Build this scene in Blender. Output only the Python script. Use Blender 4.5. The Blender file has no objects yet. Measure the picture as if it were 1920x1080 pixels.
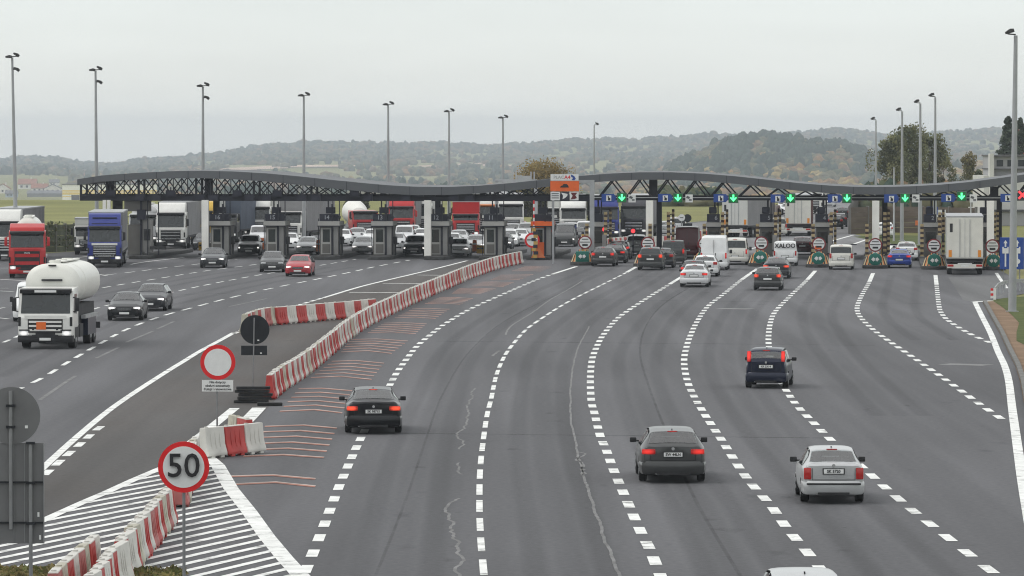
import bpy, bmesh, math, random
import numpy as np
from mathutils import Vector, Matrix, noise as mnoise

# ------------------------------------------------------------------ camera, world, sun, exposure
SC = bpy.context.scene
COL = SC.collection
F, CAMH, HOR = 9300.0, 9.7, 256.0          # focal length (px of a 1920 wide frame), eye height (m), horizon row
PITCH = math.atan((540 - HOR) / F)
cam_d = bpy.data.cameras.new("camera")
cam = bpy.data.objects.new("camera", cam_d)
COL.objects.link(cam)
cam_d.sensor_width = 36.0
cam_d.lens = 36.0 * F / 1920.0
cam_d.clip_start, cam_d.clip_end = 1.0, 30000.0
cam.location = (0, 0, CAMH)
cam.rotation_euler = (math.pi / 2 - PITCH, 0, 0)
SC.camera = cam

SUN_EL, SUN_AZ = 48.0, -70.0                # high, veiled, off to the left
W = bpy.data.worlds.new("World")
SC.world = W
W.use_nodes = True
nt = W.node_tree
nt.nodes.clear()
def NN(t, kind, **kw):
    n = t.nodes.new(kind)
    for k, v in kw.items():
        setattr(n, k, v)
    return n
out = NN(nt, "ShaderNodeOutputWorld")
bg = NN(nt, "ShaderNodeBackground")
bg.inputs["Strength"].default_value = 0.1
sky = NN(nt, "ShaderNodeTexSky", sky_type='NISHITA')
sky.sun_disc = False
sky.sun_elevation = math.radians(SUN_EL)
sky.sun_rotation = math.radians(SUN_AZ)
tc = NN(nt, "ShaderNodeTexCoord")
sep = NN(nt, "ShaderNodeSeparateXYZ")
nt.links.new(tc.outputs["Generated"], sep.inputs[0])
ramp = NN(nt, "ShaderNodeValToRGB")         # overcast deck: grey at the horizon, brighter overhead
cr = ramp.color_ramp
cr.elements[0].position = 0.0;  cr.elements[0].color = (.800, .812, .775, 1)
cr.elements[1].position = 1.0;  cr.elements[1].color = (1, 1, 1, 1)
e = cr.elements.new(0.03); e.color = (.705, .748, .735, 1)
e = cr.elements.new(0.30); e.color = (.88, .905, .90, 1)
nt.links.new(sep.outputs["Z"], ramp.inputs[0])
mp = NN(nt, "ShaderNodeMapping"); mp.inputs["Scale"].default_value = (9, 9, 60)
nt.links.new(tc.outputs["Generated"], mp.inputs[0])
nz = NN(nt, "ShaderNodeTexNoise"); nz.inputs["Scale"].default_value = 1.0; nz.inputs["Detail"].default_value = 4
nt.links.new(mp.outputs[0], nz.inputs[0])
mr = NN(nt, "ShaderNodeMapRange"); mr.inputs[1].default_value = .3; mr.inputs[2].default_value = .7
mr.inputs[3].default_value = 9.8; mr.inputs[4].default_value = 11.0
nt.links.new(nz.outputs[0], mr.inputs[0])
mul = NN(nt, "ShaderNodeVectorMath", operation='SCALE')
nt.links.new(ramp.outputs[0], mul.inputs[0]); nt.links.new(mr.outputs[0], mul.inputs["Scale"])
mix = NN(nt, "ShaderNodeMixRGB"); mix.inputs[0].default_value = 0.93
nt.links.new(sky.outputs[0], mix.inputs[1]); nt.links.new(mul.outputs[0], mix.inputs[2])
nt.links.new(mix.outputs[0], bg.inputs["Color"]); nt.links.new(bg.outputs[0], out.inputs["Surface"])

sun_d = bpy.data.lights.new("sun", 'SUN')
sun_d.energy = 1.0
sun_d.angle = math.radians(25)
sun_d.color = (1.0, .96, .90)
sun = bpy.data.objects.new("sun", sun_d)
COL.objects.link(sun)
_el, _az = math.radians(SUN_EL), math.radians(SUN_AZ)
_to = Vector((math.cos(_el) * math.sin(_az), math.cos(_el) * math.cos(_az) * -0.3, math.sin(_el)))
sun.rotation_euler = (_to).to_track_quat('Z', 'Y').to_euler()
SC.view_settings.view_transform = 'Standard'
SC.view_settings.look = 'None'
SC.view_settings.exposure = 0.18
SC.view_settings.gamma = 1.0
SC.render.engine = 'CYCLES'
SC.cycles.use_denoising = True
SC.cycles.max_bounces = 6
SC.cycles.diffuse_bounces = 2
SC.cycles.glossy_bounces = 3
SC.cycles.transmission_bounces = 4
SC.cycles.volume_bounces = 0
SC.cycles.sample_clamp_indirect = 6
SC.cycles.pixel_filter_type = 'BLACKMAN_HARRIS'
SC.cycles.filter_width = 1.1

random.seed(7)
RNG = np.random.default_rng(7)

# ------------------------------------------------------------------ survey: picture rows to ground positions
SP, CP = math.sin(PITCH), math.cos(PITCH)
def G(px, py):
    u, v = (px - 960) / F, (540 - py) / F
    t = CAMH / (SP - v * CP)
    return Vector((u * t, t * (CP + v * SP), 0.0))
def AT(px, py, Y):
    """point at distance Y in front of the viaduct seen in that direction"""
    u, v = (px - 960) / F, (540 - py) / F
    t = Y / (CP + v * SP)
    return Vector((u * t, Y, CAMH + t * (v * CP - SP)))
def SCL(py):
    return (py - HOR) / CAMH

# ------------------------------------------------------------------ materials
MATS = {}
def pm(name, col, rough=.6, var=.15, scale=3.0, metal=0.0, coat=0.0, spec=.3, emit=None, estr=0.0, detail=4,
       col2=None, space='Object', stretch=None, bump=0.0):
    if name in MATS:
        return MATS[name]
    m = bpy.data.materials.new(name)
    m.use_nodes = True
    t = m.node_tree
    b = t.nodes["Principled BSDF"]
    tcn = NN(t, "ShaderNodeTexCoord")
    nzn = NN(t, "ShaderNodeTexNoise")
    nzn.inputs["Scale"].default_value = scale
    nzn.inputs["Detail"].default_value = detail
    src = tcn.outputs[space]
    if stretch:
        mpn = NN(t, "ShaderNodeMapping"); mpn.inputs["Scale"].default_value = stretch
        t.links.new(src, mpn.inputs[0]); src = mpn.outputs[0]
    t.links.new(src, nzn.inputs["Vector"])
    rp = NN(t, "ShaderNodeValToRGB")
    c2 = col2 if col2 else tuple(min(1, c * (1 + var)) for c in col)
    c1 = col if col2 else tuple(c * (1 - var) for c in col)
    rp.color_ramp.elements[0].position = .32; rp.color_ramp.elements[0].color = (*c1, 1)
    rp.color_ramp.elements[1].position = .68; rp.color_ramp.elements[1].color = (*c2, 1)
    t.links.new(nzn.outputs[0], rp.inputs[0])
    t.links.new(rp.outputs[0], b.inputs["Base Color"])
    b.inputs["Roughness"].default_value = rough
    b.inputs["Metallic"].default_value = metal
    b.inputs["Specular IOR Level"].default_value = spec
    if coat:
        b.inputs["Coat Weight"].default_value = coat
        b.inputs["Coat Roughness"].default_value = .06
    if emit:
        b.inputs["Emission Color"].default_value = (*emit, 1)
        b.inputs["Emission Strength"].default_value = estr
    if bump:
        bp = NN(t, "ShaderNodeBump"); bp.inputs["Strength"].default_value = bump
        t.links.new(nzn.outputs[0], bp.inputs["Height"]); t.links.new(bp.outputs[0], b.inputs["Normal"])
    MATS[name] = m
    return m
def attr_mat(name, rough=.9, attr="tint", spec=.2, transl=0.0):
    m = bpy.data.materials.new(name); m.use_nodes = True
    t = m.node_tree; b = t.nodes["Principled BSDF"]
    a = NN(t, "ShaderNodeAttribute"); a.attribute_name = attr
    nzn = NN(t, "ShaderNodeTexNoise"); nzn.inputs["Scale"].default_value = .35; nzn.inputs["Detail"].default_value = 5
    tcn = NN(t, "ShaderNodeTexCoord"); t.links.new(tcn.outputs["Object"], nzn.inputs["Vector"])
    mrn = NN(t, "ShaderNodeMapRange"); mrn.inputs[1].default_value = .3; mrn.inputs[2].default_value = .7
    mrn.inputs[3].default_value = .65; mrn.inputs[4].default_value = 1.35
    t.links.new(nzn.outputs[0], mrn.inputs[0])
    vm = NN(t, "ShaderNodeVectorMath", operation='SCALE')
    t.links.new(a.outputs["Color"], vm.inputs[0]); t.links.new(mrn.outputs[0], vm.inputs["Scale"])
    t.links.new(vm.outputs[0], b.inputs["Base Color"])
    b.inputs["Roughness"].default_value = rough
    b.inputs["Specular IOR Level"].default_value = spec
    if transl:
        tl = NN(t, "ShaderNodeBsdfTranslucent"); t.links.new(vm.outputs[0], tl.inputs[0]); mx = NN(t, "ShaderNodeMixShader"); mx.inputs[0].default_value = transl
        t.links.new(b.outputs[0], mx.inputs[1]); t.links.new(tl.outputs[0], mx.inputs[2]); t.links.new(mx.outputs[0], t.nodes["Material Output"].inputs[0])
    return m

def asphalt(name, col, seed=0.0, brown=None):
    """worn asphalt: fine grain, wheel-track streaks along the road, broad patches of repair"""
    m = bpy.data.materials.new(name); m.use_nodes = True
    t = m.node_tree; b = t.nodes["Principled BSDF"]
    tcn = NN(t, "ShaderNodeTexCoord")
    def noi(sc, stretch, det=4):
        mpn = NN(t, "ShaderNodeMapping"); mpn.inputs["Scale"].default_value = stretch
        mpn.inputs["Location"].default_value = (seed, seed * 1.7, 0)
        mpn.inputs["Rotation"].default_value = (0, 0, math.radians(2.0))
        n = NN(t, "ShaderNodeTexNoise"); n.inputs["Scale"].default_value = sc; n.inputs["Detail"].default_value = det
        t.links.new(tcn.outputs["Object"], mpn.inputs[0]); t.links.new(mpn.outputs[0], n.inputs["Vector"])
        return n.outputs[0]
    def rng(src, lo, hi, a=.3, z=.7):
        r = NN(t, "ShaderNodeMapRange"); r.inputs[1].default_value = a; r.inputs[2].default_value = z
        r.inputs[3].default_value = lo; r.inputs[4].default_value = hi
        t.links.new(src, r.inputs[0]); return r.outputs[0]
    def mulm(a_, b_):
        n = NN(t, "ShaderNodeMath", operation='MULTIPLY'); t.links.new(a_, n.inputs[0]); t.links.new(b_, n.inputs[1]); return n.outputs[0]
    k = mulm(rng(noi(6.0, (1, 1, 1), 6), .84, 1.16), rng(noi(1.0, (.6, .010, 1), 3), .80, 1.20))
    k = mulm(k, rng(noi(.05, (1, .4, 1), 3), .84, 1.16))
    k = mulm(k, rng(noi(.4, (1, .05, 1), 5), .92, 1.08))
    vm = NN(t, "ShaderNodeVectorMath", operation='SCALE'); vm.inputs[0].default_value = col
    t.links.new(k, vm.inputs["Scale"])
    srcc = vm.outputs[0]
    if brown:
        mx = NN(t, "ShaderNodeMixRGB"); mx.blend_type = 'MULTIPLY'
        mx.inputs[2].default_value = (*brown, 1)
        t.links.new(rng(noi(.12, (1, .35, 1), 4), 0, 1, .4, .62), mx.inputs[0]); t.links.new(srcc, mx.inputs[1]); srcc = mx.outputs[0]
    t.links.new(srcc, b.inputs["Base Color"])
    b.inputs["Roughness"].default_value = .88
    b.inputs["Specular IOR Level"].default_value = .28
    return m

def paint_mat(name, col, lo, hi, sc):
    """road paint with small worn-through chips"""
    m = pm(name, col, .7, .12, 1.5, detail=8)
    t = m.node_tree; b = t.nodes["Principled BSDF"]
    tcn = NN(t, "ShaderNodeTexCoord"); n = NN(t, "ShaderNodeTexNoise"); n.inputs["Scale"].default_value = sc; n.inputs["Detail"].default_value = 10
    n.inputs["Roughness"].default_value = .7
    t.links.new(tcn.outputs["Object"], n.inputs["Vector"])
    r = NN(t, "ShaderNodeMapRange"); r.inputs[1].default_value = lo; r.inputs[2].default_value = hi; r.inputs[3].default_value = .25; r.inputs[4].default_value = 1.0
    t.links.new(n.outputs[0], r.inputs[0]); t.links.new(r.outputs[0], b.inputs["Alpha"])
    return m
M_WHITE = paint_mat("road_paint_white", (.72, .73, .71), .33, .47, 1.1)
M_FAINT = pm("worn_road_paint", (.20, .20, .20), .8, .2, 1.2)
M_RUM_R = pm("rumble_red_paint", (.30, .13, .095), .8, .3, 1.0)
M_RUM_W = pm("rumble_pale_paint", (.44, .36, .32), .8, .25, 1.0)
M_SEAM = pm("crack_sealant", (.165, .165, .165), .8, .3, 1.0)

# ------------------------------------------------------------------ mesh helper
class MB:
    def __init__(self):
        self.v, self.f, self.m, self.X = [], [], [], None
    def add(self, vs, fs, mi=0):
        o = len(self.v)
        if self.X is not None:
            vs = [self.X @ Vector(p) for p in vs]
        self.v += [tuple(p) for p in vs]
        self.f += [tuple(i + o for i in q) for q in fs]
        self.m += [mi] * len(fs)
        return self
    def quad(self, a, b, c, d, mi=0):
        return self.add([a, b, c, d], [(0, 1, 2, 3)], mi)
    def box(self, c, s, mi=0, rz=0.0, rx=0.0, ry=0.0):
        hx, hy, hz = s[0] / 2, s[1] / 2, s[2] / 2
        vs = [Vector((x, y, z)) for z in (-hz, hz) for y in (-hy, hy) for x in (-hx, hx)]
        if rz or rx or ry:
            R = Matrix.Rotation(rz, 3, 'Z') @ Matrix.Rotation(ry, 3, 'Y') @ Matrix.Rotation(rx, 3, 'X')
            vs = [R @ p for p in vs]
        vs = [p + Vector(c) for p in vs]
        return self.add(vs, [(0, 2, 3, 1), (4, 5, 7, 6), (0, 1, 5, 4), (2, 6, 7, 3), (0, 4, 6, 2), (1, 3, 7, 5)], mi)
    def bar(self, p, q, w, h=None, mi=0):
        p, q = Vector(p), Vector(q); h = h or w
        d = (q - p); L = d.length
        if L < 1e-6: return self
        d /= L
        up = Vector((0, 0, 1)) if abs(d.z) < .95 else Vector((0, 1, 0))
        s = d.cross(up).normalized() * w / 2
        t = s.cross(d).normalized() * h / 2
        vs = [p - s - t, p + s - t, p + s + t, p - s + t, q - s - t, q + s - t, q + s + t, q - s + t]
        return self.add(vs, [(0, 1, 2, 3), (7, 6, 5, 4), (0, 4, 5, 1), (1, 5, 6, 2), (2, 6, 7, 3), (3, 7, 4, 0)], mi)
    def cyl(self, p, q, r0, r1=None, n=12, mi=0, cap=True, cmi=None):
        p, q = Vector(p), Vector(q); r1 = r0 if r1 is None else r1
        d = (q - p).normalized()
        up = Vector((0, 0, 1)) if abs(d.z) < .9 else Vector((1, 0, 0))
        s = d.cross(up).normalized(); t = s.cross(d)
        vs = []
        for c, r in ((p, r0), (q, r1)):
            for k in range(n):
                a = 2 * math.pi * k / n
                vs.append(c + s * (r * math.cos(a)) + t * (r * math.sin(a)))
        self.add(vs, [(k, (k + 1) % n, n + (k + 1) % n, n + k) for k in range(n)], mi)
        if cap:
            self.add(vs[:n], [tuple(range(n - 1, -1, -1))], mi if cmi is None else cmi)
            self.add(vs[n:], [tuple(range(n))], mi if cmi is None else cmi)
        return self
    def disc(self, c, nrm, r, n=24, mi=0, sx=1.0):
        c, d = Vector(c), Vector(nrm).normalized()
        up = Vector((0, 0, 1)) if abs(d.z) < .9 else Vector((0, 1, 0))
        s = up.cross(d).normalized(); t = d.cross(s)
        return self.add([c + s * (r * sx * math.cos(2 * math.pi * k / n)) + t * (r * math.sin(2 * math.pi * k / n)) for k in range(n)], [tuple(range(n))], mi)
    def rings(self, rings, mi=0, closed=True, caps=True):
        n = len(rings[0]); vs = [p for r in rings for p in r]; fs = []
        for i in range(len(rings) - 1):
            for k in range(n if closed else n - 1):
                a, b = i * n + k, i * n + (k + 1) % n
                fs.append((a, b, b + n, a + n))
        self.add(vs, fs, mi)
        if caps:
            self.add(rings[0], [tuple(range(n - 1, -1, -1))], mi); self.add(rings[-1], [tuple(range(n))], mi)
        return self
    def prism(self, poly, ax, a, b, mi=0, bev=0.0, inset=0.0):
        """extrude a polygon: ax 'x' polygon in (y,z), 'y' polygon in (x,z), 'z' polygon in (x,y)"""
        def P(p, w):
            return {'x': (w, p[0], p[1]), 'y': (p[0], w, p[1]), 'z': (p[0], p[1], w)}[ax]
        n = len(poly)
        vs = [P(p, a) for p in poly] + [P(p, b) for p in poly]
        fs = [(k, (k + 1) % n, n + (k + 1) % n, n + k) for k in range(n)] + [tuple(range(n - 1, -1, -1)), tuple(range(n, 2 * n))]
        if bev:
            bm = bmesh.new()
            bv = [bm.verts.new(p) for p in vs]
            for q in fs: bm.faces.new([bv[i] for i in q])
            bmesh.ops.recalc_face_normals(bm, faces=bm.faces[:])
            bmesh.ops.bevel(bm, geom=bm.edges[:], offset=bev, segments=2, profile=.6, affect='EDGES', clamp_overlap=True)
            bm.verts.index_update()
            vs = [v.co.copy() for v in bm.verts]; fs = [tuple(v.index for v in q.verts) for q in bm.faces]
            bm.free()
        return self.add(vs, fs, mi)
    def bbox(self, c, s, bev, mi=0):
        x, y, z = c; hx, hy, hz = s[0] / 2, s[1] / 2, s[2] / 2
        o = len(self.v)
        return self.prism([(x - hx, y - hy), (x + hx, y - hy), (x + hx, y + hy), (x - hx, y + hy)], 'z', z - hz, z + hz, mi, bev)
    def mesh(self, name, mats, smooth=False, angle=35, fix=True):
        me = bpy.data.meshes.new(name)
        me.from_pydata(self.v, [], self.f)
        for mm in (mats if isinstance(mats, (list, tuple)) else [mats]):
            me.materials.append(mm)
        if any(self.m):
            me.polygons.foreach_set("material_index", self.m)
        if fix:
            bm = bmesh.new(); bm.from_mesh(me)
            bmesh.ops.remove_doubles(bm, verts=bm.verts[:], dist=1e-5)
            bmesh.ops.recalc_face_normals(bm, faces=bm.faces[:]); bm.to_mesh(me); bm.free()
        if smooth:
            me.polygons.foreach_set("use_smooth", [True] * len(me.polygons))
            me.set_sharp_from_angle(angle=math.radians(angle))
        me.update()
        return me
    def build(self, name, mats, parent=None, smooth=False, angle=35, loc=(0, 0, 0), rz=0.0, fix=True):
        return link(name, self.mesh(name, mats, smooth, angle, fix), parent, loc, rz)

def link(name, me, parent=None, loc=(0, 0, 0), rz=0.0):
    o = bpy.data.objects.new(name, me)
    COL.objects.link(o)
    o.location = loc
    if rz: o.rotation_euler = (0, 0, rz)
    if parent is not None: o.parent = parent
    return o
def tag(o, label, cat, group=None, kind=None):
    o["label"] = label; o["category"] = cat
    if group: o["group"] = group
    if kind: o["kind"] = kind
    return o
def thing(name, label, cat, loc=(0, 0, 0), rz=0.0, group=None):
    o = link(name, None, None, loc, rz)
    return tag(o, label, cat, group)
def struct(o):
    o["kind"] = "structure"; return o
def dup(o, loc=None, rz=None, label=None, parent=None):
    c = o.copy(); COL.objects.link(c)
    if parent is not None: c.parent = parent
    if loc is not None: c.location = loc
    if rz is not None: c.rotation_euler = (0, 0, rz)
    if label: c["label"] = label
    for ch in [k for k in bpy.data.objects if k.parent == o]:
        dup(ch, parent=c)
    return c
def text_mesh(name, s, size, mat, bold=.0, depth=.004):
    cu = bpy.data.curves.new(name, 'FONT'); cu.body = s; cu.size = size
    cu.align_x = 'CENTER'; cu.align_y = 'CENTER'; cu.offset = bold; cu.extrude = depth; cu.resolution_u = 3
    ob = bpy.data.objects.new(name, cu); COL.objects.link(ob)
    dg = bpy.context.evaluated_depsgraph_get()
    me = bpy.data.meshes.new_from_object(ob.evaluated_get(dg)); me.name = name
    bpy.data.objects.remove(ob); bpy.data.curves.remove(cu)
    me.materials.clear(); me.materials.append(mat)
    # lettering stands upright, read from -Y
    me.transform(Matrix.Rotation(math.pi / 2, 4, 'X'))
    return me

# ------------------------------------------------------------------ ground, roads, markings
M_GRASS = pm("meadow_grass", (.085, .105, .028), .95, .2, .02, col2=(.135, .145, .045), spec=.1, detail=8)
M_VERGE = pm("verge_grass", (.055, .075, .022), .95, .2, .6, col2=(.10, .115, .04), spec=.1, detail=8)
M_SOIL = pm("dry_soil", (.17, .115, .075), .95, .2, .5, col2=(.24, .165, .11), spec=.1, detail=8)
M_ASPH = asphalt("asphalt", (.098, .0985, .105))
M_ASPH_D = asphalt("median_asphalt", (.082, .0785, .077), 40.0, brown=(.93, .87, .82))
M_ASPH_L = asphalt("pale_asphalt_patch", (.135, .136, .138), 11.0)
M_KERB = pm("kerb_concrete", (.15, .148, .14), .9, .2, 1.5)

def flat(name, pts, z, mat, kind="structure"):
    m = MB(); m.add([(p[0], p[1], z) for p in pts], [tuple(range(len(pts)))])
    o = m.build(name, mat, fix=False)
    if o.data.polygons[0].normal.z < 0: o.data.flip_normals()
    if kind: o["kind"] = kind
    return o

# the terrain: a plateau for the motorway, a valley behind it, and hills kilometres away, as one sheet
SIL = [(-400, 296), (0, 299), (60, 293), (110, 296), (160, 306), (200, 308), (240, 303), (270, 299), (330, 294), (390, 289), (430, 284), (480, 273),
       (520, 269), (600, 266), (680, 266), (720, 269), (800, 268), (900, 271), (960, 270), (1020, 267), (1080, 263), (1140, 259),
       (1200, 261), (1260, 257), (1300, 253), (1340, 250), (1400, 254), (1480, 250), (1550, 243), (1600, 243), (1650, 251), (1700, 255),
       (1760, 248), (1800, 245), (1860, 241), (1920, 243), (2320, 246)]
MID = [(-400, 372), (1180, 345), (1260, 312), (1310, 285), (1340, 270), (1390, 258), (1420, 252), (1470, 256), (1520, 264), (1560, 268), (1600, 276),
       (1640, 292), (1700, 300), (1740, 300), (1800, 302), (1920, 300), (2320, 300)]
_sx, _sy = zip(*SIL); _mx, _my = zip(*MID)
YROWS = [-60, 60, 300, 560, 700, 760, 860, 1000, 1300, 1600, 2000, 2400, 2800, 3200, 3600, 4000, 4400, 4700, 5200, 5800, 6400, 7000, 7600, 8200, 8700, 9000, 9300, 9700]
def zpix(y, Y): return CAMH - (y - HOR) * Y / F
def ground_z(px, Y):
    sil = np.interp(px, _sx, _sy); mid = np.interp(px, _mx, _my)
    ys = [0, 760, 1000, 1600, 2400, 3000, 4500, 6000, 7500, 9000, 9700]
    zs = [-.03, -.03, -5, -15, -24, zpix(381, 3000), zpix(353, 4500), zpix(.55 * 334 + .45 * min(334, sil + 25), 6000),
          zpix(.35 * 330 + .65 * (sil + 8), 7500), zpix(sil + 3, 9000), zpix(sil + 3, 9000) - 25]
    z = float(np.interp(Y, ys, zs))
    if mid < 345:
        b = zpix(mid + 16, 4300) - zpix(355, 4300)
        z += max(0, b) * math.exp(-((Y - 4300) / 650.0) ** 2)
    return z
def terrain():
    pxs = np.linspace(-1500, 3420, 124)
    vs, fs = [], []
    for Y in YROWS:
        for px in pxs:
            X = (px - 960) / F * max(Y, 900) * (1.0 if Y > 900 else 1.0)
            pe = 960 + X / max(Y, 900) * F
            z = ground_z(min(max(pe, -400), 2320), max(Y, 0))
            if Y > 1500: z += 2.5 * mnoise.noise(Vector((X * .004, Y * .002, 0)))
            vs.append((X, Y, z))
    n = len(pxs)
    for i in range(len(YROWS) - 1):
        for k in range(n - 1):
            fs.append((i * n + k, i * n + k + 1, (i + 1) * n + k + 1, (i + 1) * n + k))
    me = bpy.data.meshes.new("ground"); me.from_pydata(vs, [], fs); me.update()
    me.polygons.foreach_set("use_smooth", [True] * len(me.polygons))
    m = bpy.data.materials.new("land"); m.use_nodes = True
    t = m.node_tree; b = t.nodes["Principled BSDF"]
    tcn = NN(t, "ShaderNodeTexCoord")
    n1 = NN(t, "ShaderNodeTexNoise"); n1.inputs["Scale"].default_value = .004; n1.inputs["Detail"].default_value = 6
    n2 = NN(t, "ShaderNodeTexNoise"); n2.inputs["Scale"].default_value = .05; n2.inputs["Detail"].default_value = 8
    r1 = NN(t, "ShaderNodeValToRGB")
    els = r1.color_ramp.elements
    els[0].position = .3; els[0].color = (.165, .175, .062, 1)
    els[1].position = .72; els[1].color = (.24, .22, .11, 1)
    x = els.new(.5); x.color = (.20, .20, .078, 1)
    t.links.new(tcn.outputs["Object"], n1.inputs["Vector"]); t.links.new(tcn.outputs["Object"], n2.inputs["Vector"])
    t.links.new(n1.outputs[0], r1.inputs[0])
    mrn = NN(t, "ShaderNodeMapRange"); mrn.inputs[1].default_value = .3; mrn.inputs[2].default_value = .7; mrn.inputs[3].default_value = .8; mrn.inputs[4].default_value = 1.2
    t.links.new(n2.outputs[0], mrn.inputs[0])
    vm = NN(t, "ShaderNodeVectorMath", operation='SCALE')
    t.links.new(r1.outputs[0], vm.inputs[0]); t.links.new(mrn.outputs[0], vm.inputs["Scale"]); t.links.new(vm.outputs[0], b.inputs["Base Color"])
    b.inputs["Roughness"].default_value = .95; b.inputs["Specular IOR Level"].default_value = .1
    me.materials.append(m)
    return struct(link("ground", me))
terrain()

def P2(*pts): return [G(*p) for p in pts]
# the asphalt of plaza and carriageways: one sheet
left_edge = [(-60, 60), (-60, 380), (-46, 405)] + [tuple(G(p, q)[:2]) for p, q in ((60, 478), (104, 474), (158, 470), (250, 452), (330, 436), (640, 420), (1000, 418))]
right_far = [tuple(G(p, q)[:2]) for p, q in ((1300, 416), (1400, 408), (1470, 396), (1500, 384), (1520, 377), (1545, 372), (1612, 372), (1606, 390), (1604, 410), (1600, 425), (1597, 438), (1640, 448), (1710, 466), (1790, 478), (1862, 500), (1900, 520), (1950, 545), (1860, 562))]
edge_right = [(1859, 564.5), (1828, 566.7), (1841.5, 594), (1857.7, 626), (1871, 659), (1883.5, 686), (1891.6, 715.7), (1898, 767), (1910, 853), (1918, 907), (1936, 1010), (1960, 1150), (1990, 1500)]
right_near = [tuple((G(p, q) + Vector((.45, 0, 0)))[:2]) for p, q in edge_right[1:]]
flat("road", left_edge + right_far + right_near + [(14, 60)], .004, M_ASPH)
# median pavement between the carriageways, browner and dustier
flat("median_pavement", P2((82.7, 876), (140.7, 823), (197, 775.6), (246, 740), (309.6, 700), (375, 659), (439, 624), (546, 577), (683, 536), (813, 505), (876, 489),
                           (960, 489), (930, 505), (885, 520), (840, 540), (789, 562), (735, 588), (685, 614), (645, 642), (603, 679), (560, 716), (515, 751),
                           (470, 800), (409, 875), (299, 880), (250, 901), (200, 924), (160, 941), (82.5, 976), (0, 1014), (-40, 1034), (-40, 985)), .008, M_ASPH_D)
flat("asphalt_patch", P2((1778, 520), (1868, 518), (1905, 556), (1862, 562), (1826, 566), (1806, 563)), .008, M_ASPH_L)

flat("far_road", P2((1240, 474), (1560, 474), (1800, 492), (1856, 499), (1790, 479), (1710, 467), (1640, 449), (1598, 438), (1603, 410), (1610, 373), (1547, 373), (1522, 378), (1502, 385), (1472, 397), (1402, 409), (1300, 418), (1240, 440)), .008, asphalt("pale_far_asphalt", (.175, .175, .18), 21.0))  # paler asphalt sheet laid over the lanes beyond the plaza
def pathpts(px, step=.25):
    w = [G(*p) for p in px]
    # resample with Catmull-Rom smoothing
    o = []
    for i in range(len(w) - 1):
        p0, p1, p2, p3 = w[max(i - 1, 0)], w[i], w[i + 1], w[min(i + 2, len(w) - 1)]
        n = max(2, int((p2 - p1).length / step))
        for k in range(n):
            t = k / n
            o.append(.5 * ((2 * p1) + (p2 - p0) * t + (2 * p0 - 5 * p1 + 4 * p2 - p3) * t * t + (3 * p1 - p0 - 3 * p2 + p3) * t ** 3))
    o.append(w[-1])
    return o
def ribbon(m, pts, width, z, mi=0):
    vs = []
    for i, p in enumerate(pts):
        d = (pts[min(i + 1, len(pts) - 1)] - pts[max(i - 1, 0)]).normalized()
        s = Vector((-d.y, d.x, 0)) * width / 2
        vs += [(p.x + s.x, p.y + s.y, z), (p.x - s.x, p.y - s.y, z)]
    m.add(vs, [(2 * i, 2 * i + 1, 2 * i + 3, 2 * i + 2) for i in range(len(pts) - 1)], mi)
def dashes(m, px, width, on, period, z=.014, phase=0.0, solid_after=None):
    pts = pathpts(px)
    s, cur, acc = 0.0, [], 0.0
    for i, p in enumerate(pts):
        if i: acc += (p - pts[i - 1]).length
        solid = solid_after is not None and p.y > solid_after
        if solid or (acc + phase) % period < on:
            cur.append(p)
        else:
            if len(cur) > 1: ribbon(m, cur, width, z)
            cur = []
    if len(cur) > 1: ribbon(m, cur, width, z)

LINES = {}
LINES['A'] = [(560, 1100), (581.7, 1050), (603, 998), (620.7, 951.7), (637, 910), (653, 873), (668, 840), (700, 776), (728, 728), (743, 700.7), (760, 676.7), (781.7, 649.7), (810, 625.7), (836.7, 606), (883, 579), (940, 553.3), (1000, 527.3), (1040, 513), (1081, 500)]
LINES['B'] = [(911, 1120), (905.7, 1060), (902, 1020), (900, 984), (899, 950), (899.7, 891.7), (904, 843), (912.7, 781.7), (921, 748), (930.7, 704), (945, 670), (960, 648), (981.7, 623), (1000, 608), (1040, 581.5), (1075, 561), (1125, 536), (1175, 511), (1196, 499)]
LINES['C'] = [(1255, 1120), (1235, 1072), (1218, 1030), (1204, 1003), (1183, 956.7), (1164.7, 915), (1149, 878), (1137, 845), (1125, 816.7), (1115, 776.7), (1109, 754), (1107, 723), (1107.5, 697), (1110.5, 673), (1118, 652.7), (1130, 630), (1155, 600), (1180, 581), (1220, 555), (1257.5, 532), (1313, 498)]
LINES['D'] = [(1570, 1110), (1520, 1044), (1476, 991.7), (1444.7, 948), (1410, 909), (1384, 874), (1354, 827), (1328, 788), (1307, 753.7), (1292.5, 725), (1285, 698.7), (1282.7, 675), (1286, 655.7), (1293.5, 632), (1307.5, 602.5), (1327.5, 574.5), (1357.5, 551), (1390, 525), (1420, 504)]
LINES['E'] = [(1890, 1095), (1835, 1054), (1767, 1001), (1709, 956), (1660, 915), (1621.7, 880.7), (1565, 832), (1525, 792.7), (1492, 758), (1464, 716), (1448, 685), (1442, 653), (1441, 630), (1444.7, 604.6), (1454, 584), (1481, 556), (1513.8, 524.7), (1528.7, 508)]
LINES['F'] = [(1878, 786), (1838.8, 759.5), (1784.6, 720.5), (1738.6, 688.6), (1698, 661), (1662.7, 637), (1641, 621.4), (1622, 604.6), (1610, 590), (1607, 577.5), (1611, 564), (1619.4, 547.7), (1630, 528.8), (1637, 512.5)]
LINES['G'] = [(1857, 643), (1820, 627), (1784.6, 606), (1771, 595), (1763, 583), (1760, 569), (1756, 534), (1754, 516)]
LL = {}
LL['1'] = [(20, 737), (53, 722), (87.5, 704.5), (130, 678), (187, 645), (237.5, 618), (297.5, 595), (365, 576), (430, 559), (513, 540), (590, 524.6), (662, 509.6), (700, 501), (768, 488)]
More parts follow.
